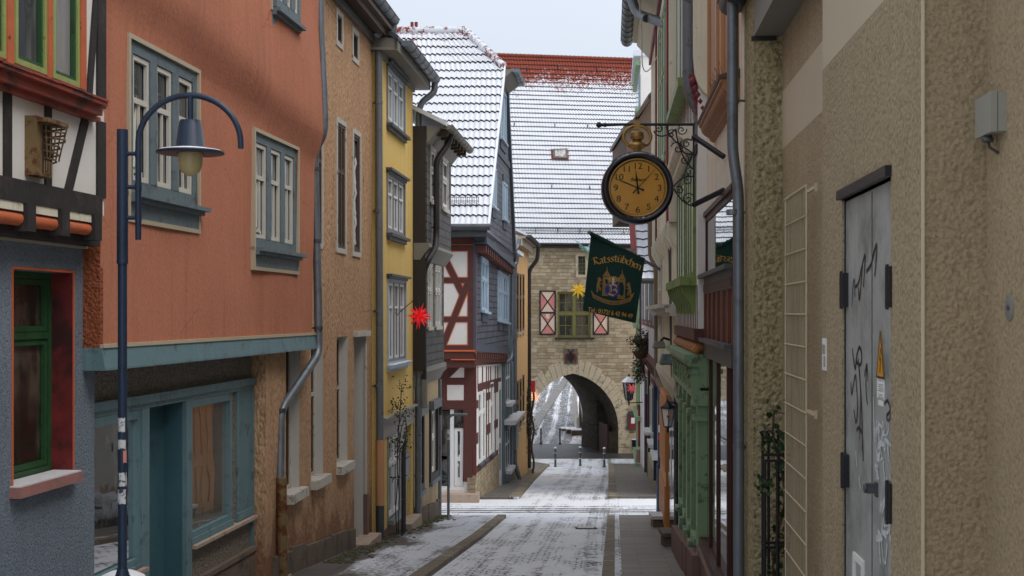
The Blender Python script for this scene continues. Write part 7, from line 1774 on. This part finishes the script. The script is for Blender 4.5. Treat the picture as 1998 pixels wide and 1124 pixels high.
# ------------------------------------------------------------------ the pub flag
DF = 28.0
def fp(px, py, o=0.0):
    wv = .05*math.sin((px-1140)*.055+(py-450)*.012)*min(1, max(0, (py-440)/120)); p = P(px, py, DF); return p+Vector((0, wv-o, 0))
t = thing('pub_flag', P(1300, 530, 29), 'bottle green pub flag with gold blackletter and brewery crest on a slanting pole', 'flag')
m = MB(); m.tube([P(1297, 531, 28.9), P(1270, 516, 28.3), P(1254, 507, 28.05)], .035, 8); m.tube([P(1256, 508, 28.05), P(1151, 454, 27.98)], .042, 8); m.ball(P(1150, 453.5, 27.98), .05); m.build('pole', M['zinc'], t)
m = MB(); c0, c1, c2, c3 = Vector((1153, 458)), Vector((1258, 508)), Vector((1240.5, 631)), Vector((1138, 606))
nx, ny = 24, 28; vs = []
for i in range(nx+1):
    for j in range(ny+1):
        a = c0.lerp(c1, i/nx).lerp(c3.lerp(c2, i/nx), j/ny); vs.append(fp(a.x, a.y))
fs = [(i*(ny+1)+j, (i+1)*(ny+1)+j, (i+1)*(ny+1)+j+1, i*(ny+1)+j+1) for i in range(nx) for j in range(ny)]
m.add(vs, fs, 0, True); n0 = len(vs); m.add([Vector(v)+Vector((0,.006,0)) for v in vs], fs, 0, True)
m.tube([P(1152, 455.5, 27.98), P(1257, 508.5, 28.04)], .05, 8); m.build('cloth', M['flag'], t)
GL = {'R': ([[(.1,1.5),(.1,.1),(-.05,0)], [(-.25,1.25),(-.05,1.48),(.4,1.5),(.58,1.2),(.15,.8)], [(.2,.8),(.55,.15),(.75,.0)]], .80),
 'a': ([[(0,.88),(.2,1),(.4,.85),(.4,.12),(.52,0)], [(.4,.58),(.1,.45),(.04,.12),(.2,0),(.4,.18)]], .60), 't': ([[(.12,1.3),(.12,.15),(.27,0),(.42,.12)], [(-.08,1),(.36,1)]], .48),
 's': ([[(.4,.92),(.2,1),(.04,.8),(.36,.38),(.3,.08),(.12,0),(0,.1)]], .50), 'ü': ([[(0,1),(0,.15),(.15,0),(.4,.18)], [(.4,1),(.4,.12),(.52,0)], [(.06,1.3),(.1,1.42)], [(.32,1.3),(.36,1.42)]], .62),
 'b': ([[(0,1.5),(0,.1),(.2,0),(.4,.15),(.4,.8),(.2,1),(0,.85)]], .56), 'c': ([[(.36,.9),(.2,1),(.02,.85),(.02,.15),(.2,0),(.38,.12)]], .47),
 'h': ([[(0,1.5),(0,0)], [(0,.85),(.2,1),(.4,.85),(.4,.1),(.25,-.25)]], .56), 'e': ([[(.36,.9),(.2,1),(.02,.85),(.02,.15),(.2,0),(.38,.12)], [(.04,.5),(.36,.72),(.32,.95)]], .48),
 'n': ([[(0,1),(0,0)], [(0,.85),(.2,1),(.4,.85),(.4,.12),(.52,0)]], .62)}
m = MB(); pos = 0.0; word = 'Ratsstübchen'; total = sum(GL[c][1] for c in word); lay = [0]
def on_arc(s):
    """baseline of the lettering in photograph pixels for arc fraction s: position and slope"""
    x = 1160+90*s; y = 517-3*math.sin(s*3.0)*2.2+26*max(0, s-.42)**1.35; return x, y
for ch in word:
    st, adv = GL[ch]
    for pl_ in st:
        for (x0, y0), (x1, y1) in zip(pl_, pl_[1:]):
            lay[0] += 1; o = .006+.00012*(lay[0] % 40); nb = (.075, .068)
            def pt_(x, y):
                s_ = (pos+x)/total; bx, by = on_arc(s_); bx2, by2 = on_arc(s_+.01); d_ = Vector((bx2-bx, by2-by)).normalized(); k = 9.4
                return fp(bx+d_.y*y*k*.9, by-d_.x*y*k, o)
            m.poly(pt_(x0-nb[0], y0-nb[1]), pt_(x1-nb[0], y1-nb[1]), pt_(x1+nb[0], y1+nb[1]), pt_(x0+nb[0], y0+nb[1]))
    pos += adv
m.build('blackletter_name', M['gold_print'], t)
def flag_text(txt, p0, p1, size, bold, mat, name, o=.006, bend=0.0):
    vs, fs = text_geo(txt, 1.0, bold, 'LEFT'); W_ = max(v.x for v in vs); m = MB(); p0 = Vector(p0); p1 = Vector(p1); d_ = (p1-p0)
    q = []
    for v in vs:
        s_ = v.x/W_; a = p0+d_*s_; dn = d_.normalized(); q.append(fp(a.x+dn.y*v.y*size, a.y-dn.x*v.y*size+bend*4*s_*(1-s_), o))
    m.add(q, fs); return m.build(name, mat, t)
flag_text('Tel.: 0172/ 6 43 94 49', (1147, 608), (1234, 621), 12.5, .02, M['gold_print'], 'phone_number')
def flag_poly(mb, pts, o=.006): mb.poly(*[fp(x, y, o) for x, y in pts])
m = MB()      # brewery crest
for tx, ty in ((1183.5, 540), (1213, 546)):
    flag_poly(m, [(tx-7, ty), (tx+7, ty+1), (tx+6, ty+38), (tx-9, ty+37)], .005); flag_poly(m, [(tx-8, ty-1), (tx+1, ty-14), (tx+8, ty+.5)], .0055); flag_poly(m, [(tx+.2, ty-19), (tx+1.4, ty-19), (tx+1.6, ty-12), (tx, ty-12)], .0057)
for sx, bx, by in ((1, 1168, 556), (-1, 1228, 566)):
    flag_poly(m, [(bx-1.5*sx, by-14), (bx+3*sx, by-15), (bx+5*sx, by-11), (bx+2*sx, by-8), (bx-1.5*sx, by-9)], .0052)
    flag_poly(m, [(bx-1.5*sx, by-9), (bx+2.5*sx, by-8.5), (bx+1.5*sx, by+4), (bx-4.5*sx, by+4)], .0054)
    flag_poly(m, [(bx+2*sx, by-8), (bx+6.5*sx, by-11), (bx+7*sx, by-9.5), (bx+2*sx, by-5.5)], .0056); flag_poly(m, [(bx+1.5*sx, by-3), (bx+6*sx, by-4), (bx+6*sx, by-2.4), (bx+1*sx, by-1)], .0058)
    flag_poly(m, [(bx-3.5*sx, by+3.5), (bx-.5*sx, by+4), (bx-.8*sx, by+14), (bx-4*sx, by+14)], .006); flag_poly(m, [(bx-.3*sx, by+2), (bx+2.6*sx, by+2), (bx+5*sx, by+10), (bx+2*sx, by+11)], .0062)
bn = [(1157+ (1231-1157)*k/12, 573+ (580-573)*k/12+10.5*math.sin(math.pi*k/12)) for k in range(13)]
for a, b in zip(bn, bn[1:]): flag_poly(m, [a, b, (b[0], b[1]+8), (a[0], a[1]+8)], .0064)
flag_poly(m, [(1153, 566), (1158, 572), (1157, 580), (1155, 574)], .0066); flag_poly(m, [(1230, 576), (1238, 571), (1235, 579), (1231, 586)], .0066)
m.build('crest_print', plain('crest_ochre_print', (.27,.165,.05), .7, .25, 40), t)
m = MB()
for k in range(7):
    a0, a1 = -2.3+.24*k, -2.3+.24*k+.15; cx, cy = 1196, 556; m.poly(*[fp(cx+r*math.cos(a), cy+r*math.sin(a), .0068) for r, a in ((5, a0), (17, a0), (17, a1), (5, a1))])
m.build('fan_print', M['gold_print'], t)
m = MB()
for tx, ty in ((1183.5, 540), (1213, 546)):
    flag_poly(m, [(tx-2.5, ty+5), (tx+2.5, ty+5.5), (tx+2.3, ty+14), (tx-2.7, ty+13.5)], .0069)
    for k in range(4): flag_poly(m, [(tx-7, ty+18+5*k), (tx+6, ty+19+5*k), (tx+6, ty+19.7+5*k), (tx-7, ty+18.7+5*k)], .0069)
m.build('tower_lines', M['flag'], t)
m = MB(); cx, cy = 1195, 565.5
m.poly(*[fp(cx+14.5*math.cos(2*math.pi*k/28), cy+14.5*math.sin(2*math.pi*k/28), .0072) for k in range(28)]); m.build('blue_disc', M['blue_print'], t)
m = MB()
for i, (pl_) in enumerate(([(1185,559),(1189,555.5),(1192,558),(1192,570)], [(1192,563),(1198,556),(1203,558),(1202,563),(1196,566)], [(1196,565),(1203,567),(1203,572),(1197,577),(1186,573)])):
    for j, ((x0, y0), (x1, y1)) in enumerate(zip(pl_, pl_[1:])): m.poly(*[fp(x, y, .0078+.0002*(i*4+j)) for x, y in ((x0-1.2, y0+1.5), (x1-1.2, y1+1.5), (x1+1.2, y1-1.5), (x0+1.2, y0-1.5))])
m.build('letter_b', M['gold_print'], t)
m = MB()
for k in range(5):
    for s_ in (-1, 1): m.poly(*[fp(1196.5-.35*k*.6+dx, 543+3*k+dy, .0092) for dx, dy in ((0, 0), (s_*2.3, -1.6), (s_*2.0, .6), (0, 1.6))])
m.build('barley_ear', M['white_print'], t)
flag_text('BURGQUELL BRAUEREI LÖBAU', (1159, 580), (1229, 586.5), 5.6, .0, M['dk_print'], 'banner_text', .0075, 9.5)

# ------------------------------------------------------------------ the pocket-watch clock
DC = 14.4; sc_ = DC/F; cc = P(1243, 368, DC)
t = thing('hanging_clock', cc, 'large pocket-watch shop clock with black rim and amber dial on a wrought-iron arm', 'clock')
def cp_(px, py, dy=0.0): p = P(px, py, DC); return p+Vector((0, dy, 0))
ay = Vector((0,-1,0)); rO, rI = 70*sc_, 57*sc_
m = MB(); m.lathe([(rI, .10), (rI+.015, .115), ((rI+rO)/2, .135), (rO-.012, .115), (rO, .07), (rO, -.07), (rO-.012, -.115), ((rI+rO)/2, -.135), (rI, -.11)], cc, ay, 64); m.build('rim', M['rim'], t)
m = MB(); m.lathe([(rI, .10), (rI-.006, .108), (rI-.022, .10), (rI-.026, .075)], cc, ay, 64); m.lathe([(rI, -.10), (rI-.022, -.10)], cc, ay, 64); m.build('bezel', M['brass'], t)
m = MB(); m.lathe([(rI-.0, .07), (0, .07)], cc, ay, 64); m.lathe([(rI-.0, -.08), (0, -.08)], cc, ay, 64); m.build('dial', M['dial'], t)
fo = .0735
def dp(r, ang, o=0.0): return cc+Vector((r*math.sin(ang), -(fo+o), r*math.cos(ang)))
m = MB()
for i in range(1, 13):
    a = i*math.pi/6; p = dp(rI*.745, a); put_text(m, str(i), p+Vector((0,0,-.032)), Vector((1.15,0,0)), Vector((0,0,1)), .098, .0)
for i in range(60):
    a = i*math.pi/30; w_ = .0035 if i % 5 else .008; l0, l1 = rI*.90, rI*(.955 if i % 5 else .97); tx = Vector((math.cos(a), 0, -math.sin(a)))*w_/2
    m.poly(dp(l0, a)-tx, dp(l0, a)+tx, dp(l1, a)+tx, dp(l1, a)-tx)
n_ = 90
for i in range(n_): a, b = 2*math.pi*i/n_, 2*math.pi*(i+1)/n_; m.poly(dp(rI*.955, a, .0005), dp(rI*.955, b, .0005), dp(rI*.963, b, .0005), dp(rI*.963, a, .0005))
m.build('numerals', M['dk_print'], t)
m = MB(); put_text(m, 'Remart', cc+Vector((-.0,-.0738,.075)), Vector((1,0,0)), Vector((0,0,1)), .055, .001, 0, 'CENTER', .35); m.build('maker_name', M['dk_print'], t)
def hand(name, ang, L, w0, w1, tail, o):
    m = MB(); d_ = Vector((math.sin(ang), 0, math.cos(ang))); x = Vector((d_.z, 0, -d_.x)); b = cc+Vector((0, -(fo+o), 0))
    m.prism([b-d_*tail-x*w1, b-d_*tail+x*w1, b+x*w0*.5, b+d_*L*.55+x*w0*.6, b+d_*L+x*.001, b+d_*L-x*.001, b+d_*L*.55-x*w0*.6, b-x*w0*.5], Vector((0, -.004, 0))); m.lathe([(.016, 0), (.016, .006), (0, .006)], b, ay, 14); m.build(name, M['dk_print'], t)
hand('minute_hand', R(-67), rI*.86, .010, .013, .075, .010); hand('hour_hand', R(-7), rI*.60, .015, .012, .07, .004); hand('second_hand', R(43), rI*.88, .006, .009, .08, .017)
m = MB(); m.lathe([(rI-.004, .092), (0, .098)], cc, ay, 48); m.build('cover_glass', clear_glass('clock_glass', (.98,.97,.94), 1.0), t)
m = MB(); n_ = 26      # snow lying on the rim
for i in range(n_):
    a0 = R(-50)+R(100)*i/n_; a1 = R(-50)+R(100)*(i+1)/n_
    for y0, y1, z in ((-.10, -.02, .004), (-.02, .09, .009)): m.poly(*[cc+Vector(((rO+z)*math.sin(a), y, (rO+z)*math.cos(a))) for a, y in ((a0, y0), (a1, y0), (a1, y1), (a0, y1))])
m.build('rim_snow', M['snowy_sill'], t)
top = cp_(1243, 300)
m = MB(); m.lathe([(.05,-.02), (.045,.03), (.06,.055), (.10,.075), (.105,.10), (.07,.125), (.05,.14), (.048,.15)], top, seg=24); m.build('neck', M['brass'], t)
m = MB(); m.lathe([(.045,.15), (.072,.158), (.078,.19), (.072,.232), (.05,.25), (0,.252)], top, seg=22, smooth=False); m.build('winding_crown', M['brass'], t)
m = MB(); pts = [top+Vector((.155*math.sin(a), 0, .19+.125*math.cos(a))) for a in [R(-140)+R(280)*k/28 for k in range(29)]]; m.tube(pts, .019, 10); m.build('bow', M['brass'], t)
bz = cp_(0, 243).z
m = MB(); m.box((top.x-.032, DC-.03, bz-.055), (top.x+.032, DC+.03, bz+.03)); m.build('hanger_plate', M['brass'], t)
m = MB(); x0, x1 = cp_(1172, 0).x, cp_(1352, 0).x; m.tube([(x0, DC, bz-.005), (x0+.25, DC, bz), (x1, DC, bz)], [.02, .016, .016], 10); m.ball((x0-.02, DC, bz-.005), .034); m.ball((x0+.05, DC, bz-.005), .026)
zb_ = cp_(0, 403).z; xs_ = cp_(1353, 0).x
m.box((xs_-.008, DC-.012, zb_), (xs_+.012, DC+.012, bz+.01))
wl2 = f2.w(f2.uy(14.0), 0, .02)
m.tube([(xs_, DC, cp_(0, 266).z), Vector((wl2.x, 14.1, (HY-306)/F*14.1))], .032, 8); m.tube([(xs_, DC, cp_(0, 400).z), Vector((wl2.x, 14.1, (HY-371)/F*14.1))], .032, 8)
m.build('arm', M['black_iron'], t)
m = MB()
def scroll(c, r0, r1, a0, turns, n=30): return [Vector((c.x+(r0+(r1-r0)*k/n)*math.cos(a0+turns*2*math.pi*k/n), DC, c.z+(r0+(r1-r0)*k/n)*math.sin(a0+turns*2*math.pi*k/n))) for k in range(n+1)]
for px, py, r, a0, tr in ((1285, 252, 9, 0, 1.4), (1310, 262, 11, 2, -1.4), (1330, 254, 10, 4, 1.4), (1322, 290, 14, 1, 1.3), (1340, 280, 10, 3, -1.4), (1335, 312, 10, 5, 1.4), (1345, 335, 9, 2, -1.3), (1340, 352, 12, 0, 1.4), (1342, 388, 12, 3, -1.4), (1325, 372, 9, 1, 1.2)):
    m.tube(scroll(cp_(px, py), .004, r*sc_, a0, tr), .007, 5)
def bez(*p): 
    p = [cp_(x, y) for x, y in p]; return [((1-s)**3)*p[0]+3*s*(1-s)**2*p[1]+3*s*s*(1-s)*p[2]+s**3*p[3] for s in [k/18 for k in range(19)]]
for b in (((1276, 256), (1284, 275), (1310, 262), (1318, 252)), ((1300, 248), (1310, 280), (1335, 285), (1352, 300)), ((1318, 252), (1325, 300), (1340, 320), (1352, 330)), ((1352, 345), (1335, 340), (1320, 355), (1314, 365)), ((1314, 368), (1325, 385), (1335, 400), (1353, 402)), ((1352, 300), (1335, 305), (1322, 290), (1330, 275))): m.tube(bez(*b), .009, 5)
m.build('scrollwork', M['black_iron'], t)

# ------------------------------------------------------------------ the blue street lamp
DL = 10.2; lp = P(239, 612, DL); zg0 = G(DL)+KH
t = thing('street_lamp', (lp.x, DL, zg0), 'navy blue street lamp with swan-neck arm and milky globe in front of the orange house', 'street lamp')
zz = lambda py: (HY-py)/F*DL
xx = lambda px: (px-CX)/F*DL
m = MB(); m.tube([(lp.x, DL, zg0), (lp.x, DL, zz(1124)), ], .062, 20); m.tube([(lp.x, DL, zz(1124)), (lp.x, DL, zz(1108))], [.058, .038], 20, caps=False); m.tube([(lp.x, DL, zz(1108)), (lp.x, DL, zz(515))], .036, 20); m.tube([(lp.x, DL, zz(515)), (lp.x, DL, zz(253))], .044, 20)
m.lathe([(.0455, zz(515)), (.0455, zz(515)+.02), (.044, zz(515)+.03)], (lp.x, DL, 0), seg=20); m.build('post', M['navy'], t)
xa = xx(270); zc_ = zz(280); rA = (xx(470)-xx(270))/2; xc_ = (xx(470)+xx(270))/2
pts = [(xa, DL, zz(468)), (xa, DL, zc_)]+[(xc_-rA*math.cos(a), DL, zc_+rA*.94*math.sin(a)) for a in [math.pi*k/26 for k in range(1, 26)]]+[(xx(470), DL, zz(290))]
m = MB(); m.tube(pts, .024, 14)
for py in (300, 365, 425): m.tube([(lp.x, DL, zz(py)), (xa, DL, zz(py))], .017, 10); m.tube([(xa, DL, zz(py)-.03), (xa, DL, zz(py)+.03)], .027, 12)
m.build('swan_neck', M['navy'], t)
xh = xx(371.5); hz = zz(298); hk = DL/F
m = MB(); m.tube([(xh, DL, zc_+rA*.93), (xh, DL, zz(234))], .024, 10)
m.lathe([(0, zz(234)), (20*hk, zz(235)), (20*hk, zz(242)), (22*hk, zz(243)), (28*hk, zz(288)), (30*hk, zz(289)), (33*hk, zz(290)), (64*hk, zz(296)), (66*hk, zz(298)), (64*hk, zz(300)), (26*hk, zz(299))], (xh, DL, 0), seg=40); m.build('lamp_shade', M['navy'], t)
m = MB(); m.lathe([(24*hk, zz(299)), (24.5*hk, zz(306)), (23*hk, zz(322)), (18*hk, zz(335)), (9*hk, zz(342)), (0, zz(344))], (xh, DL, 0), seg=28); m.build('globe', M['globe'], t)
m = MB(); m.lathe([(34*hk, zz(290)+.003), (60*hk, zz(295)+.006), (64.5*hk, zz(296.5)+.004)], (xh, DL, 0), seg=40)
for a in range(5, 19):
    a0, a1 = math.pi*a/26, math.pi*(a+1)/26; rr = rA+.0
    P1 = [Vector((xc_-rr*math.cos(q), DL, zc_+rr*.94*math.sin(q)))+Vector((0,0,.0245)) for q in (a0, a1)]; m.poly(P1[0]+Vector((0,-.012,-.003)), P1[1]+Vector((0,-.012,-.003)), P1[1]+Vector((0,.012,0)), P1[0]+Vector((0,.012,0)))
m.build('thin_snow', M['snow'], t)
for y0, y1, x0, x1, mt in ((815, 842, -9, 7, 'white_print'), (858, 876, -7, 8, 'white_print'), (878, 902, 4, 9, 'pink'), (922, 948, -5, 9, 'white_print'), (955, 982, -8, 8, 'white_print')):
    m = MB(); n_ = 6; vs = []
    for k in range(n_+1):
        a = math.asin(max(-1, min(1, (x0+(x1-x0)*k/n_)/9.3))); r_ = .0368
        for py in (y1, y0): vs.append((lp.x+r_*math.sin(a), DL-r_*math.cos(a), zz(py+random.uniform(-1.2, 1.2))))
    m.add(vs, [(2*k, 2*k+2, 2*k+3, 2*k+1) for k in range(n_)]); 
    m.build('sticker', M['shut_pink'] if mt == 'pink' else plain('worn_white_sticker', (.60,.60,.60), .6, .25, 60, dirt=(.04,.05,.08), dscale=22, dlo=.52, dhi=.58), t)

# ------------------------------------------------------------------ post with bent top at the crossing
b = gp(875, 1016, .05); D_ = b.y
t = thing('hoop_post', b, 'grey galvanised post with bent-over top at the corner of the crossing', 'post')
m = MB(); x0 = b.x; zt_ = (HY-809)/F*D_; k = D_/F
m.tube([b, (x0, D_, zt_-.14), (x0+.02, D_, zt_-.06), (x0+.08, D_, zt_-.015), (x0+.16, D_, zt_), (x0+(912-875)*k, D_, zt_)], .034, 12); m.build('tube', M['grey_metal'], t)
m = MB(); m.tube([(x0, D_, (HY-858)/F*D_), (x0, D_, (HY-838)/F*D_)], .037, 12); m.build('sticker', M['white_print'], t)
m = MB(); c = Vector((x0, D_-.0385, (HY-850)/F*D_))
for s_ in (-1, 1): m.bar(c+Vector((-.03*s_, 0, -.04)), c+Vector((.03*s_, 0, .04)), .012, .004, Vector((0,1,0)))
m.build('cross_mark', M['dk_print'], t)
# slack cables along the right-hand fronts
for pts, r, l in (([(1246, -10, 26), (1252, 60, 26), (1254, 130, 26.5), (1268, 135, 27), (1292, 90, 27)], .011, 'pale slack cable looping under the gutters of the boarded house'), ([(1294, 60, 24.6), (1308, 120, 24.6), (1312, 250, 24.3), (1312, 420, 24.2), (1315, 560, 24.0), (1330, 598, 22.4), (1342, 600, 20.5)], .012, 'pale thin cable running down the dark grey downpipe')):
    m = MB(); q = [P(*p) for p in pts]; sm_ = []
    for i in range(len(q)-1):
        p0, p1, p2, p3 = q[max(i-1,0)], q[i], q[i+1], q[min(i+2, len(q)-1)]
        for j in range(6):
            s_ = j/6; sm_.append(.5*((2*p1)+(p2-p0)*s_+(2*p0-5*p1+4*p2-p3)*s_*s_+(3*p1-p0-3*p2+p3)*s_**3))
    m.tube(sm_+[q[-1]], r, 6); tag(m.build('cable', M['old_white'], None, q[0]), l, 'cable')
t = thing('manhole_cover', gp(1143, 1030, .01), 'square drain cover in the snowy cobbles near the crossing', 'drain cover')
c = gp(1143, 1030, .012)
m = MB(); s_ = .09; m.hexa([(c.x-.24, c.y-.3, G(c.y-.3)+.003), (c.x+.24, c.y-.3, G(c.y-.3)+.003), (c.x+.24, c.y+.3, G(c.y+.3)+.003), (c.x-.24, c.y+.3, G(c.y+.3)+.003), (c.x-.24, c.y-.3, G(c.y-.3)+.02), (c.x+.24, c.y-.3, G(c.y-.3)+.02), (c.x+.24, c.y+.3, G(c.y+.3)+.02), (c.x-.24, c.y+.3, G(c.y+.3)+.02)]); m.build('frame', M['pipe_dark'], t)
m = MB(); m.hexa([(c.x-.18, c.y-.22, G(c.y-.22)+.02), (c.x+.18, c.y-.22, G(c.y-.22)+.02), (c.x+.18, c.y+.22, G(c.y+.22)+.02), (c.x-.18, c.y+.22, G(c.y+.22)+.02), (c.x-.18, c.y-.22, G(c.y-.22)+.026), (c.x+.18, c.y-.22, G(c.y-.22)+.026), (c.x+.18, c.y+.22, G(c.y+.22)+.026), (c.x-.18, c.y+.22, G(c.y+.22)+.026)]); m.build('lid', M['snowy_sill'], t)
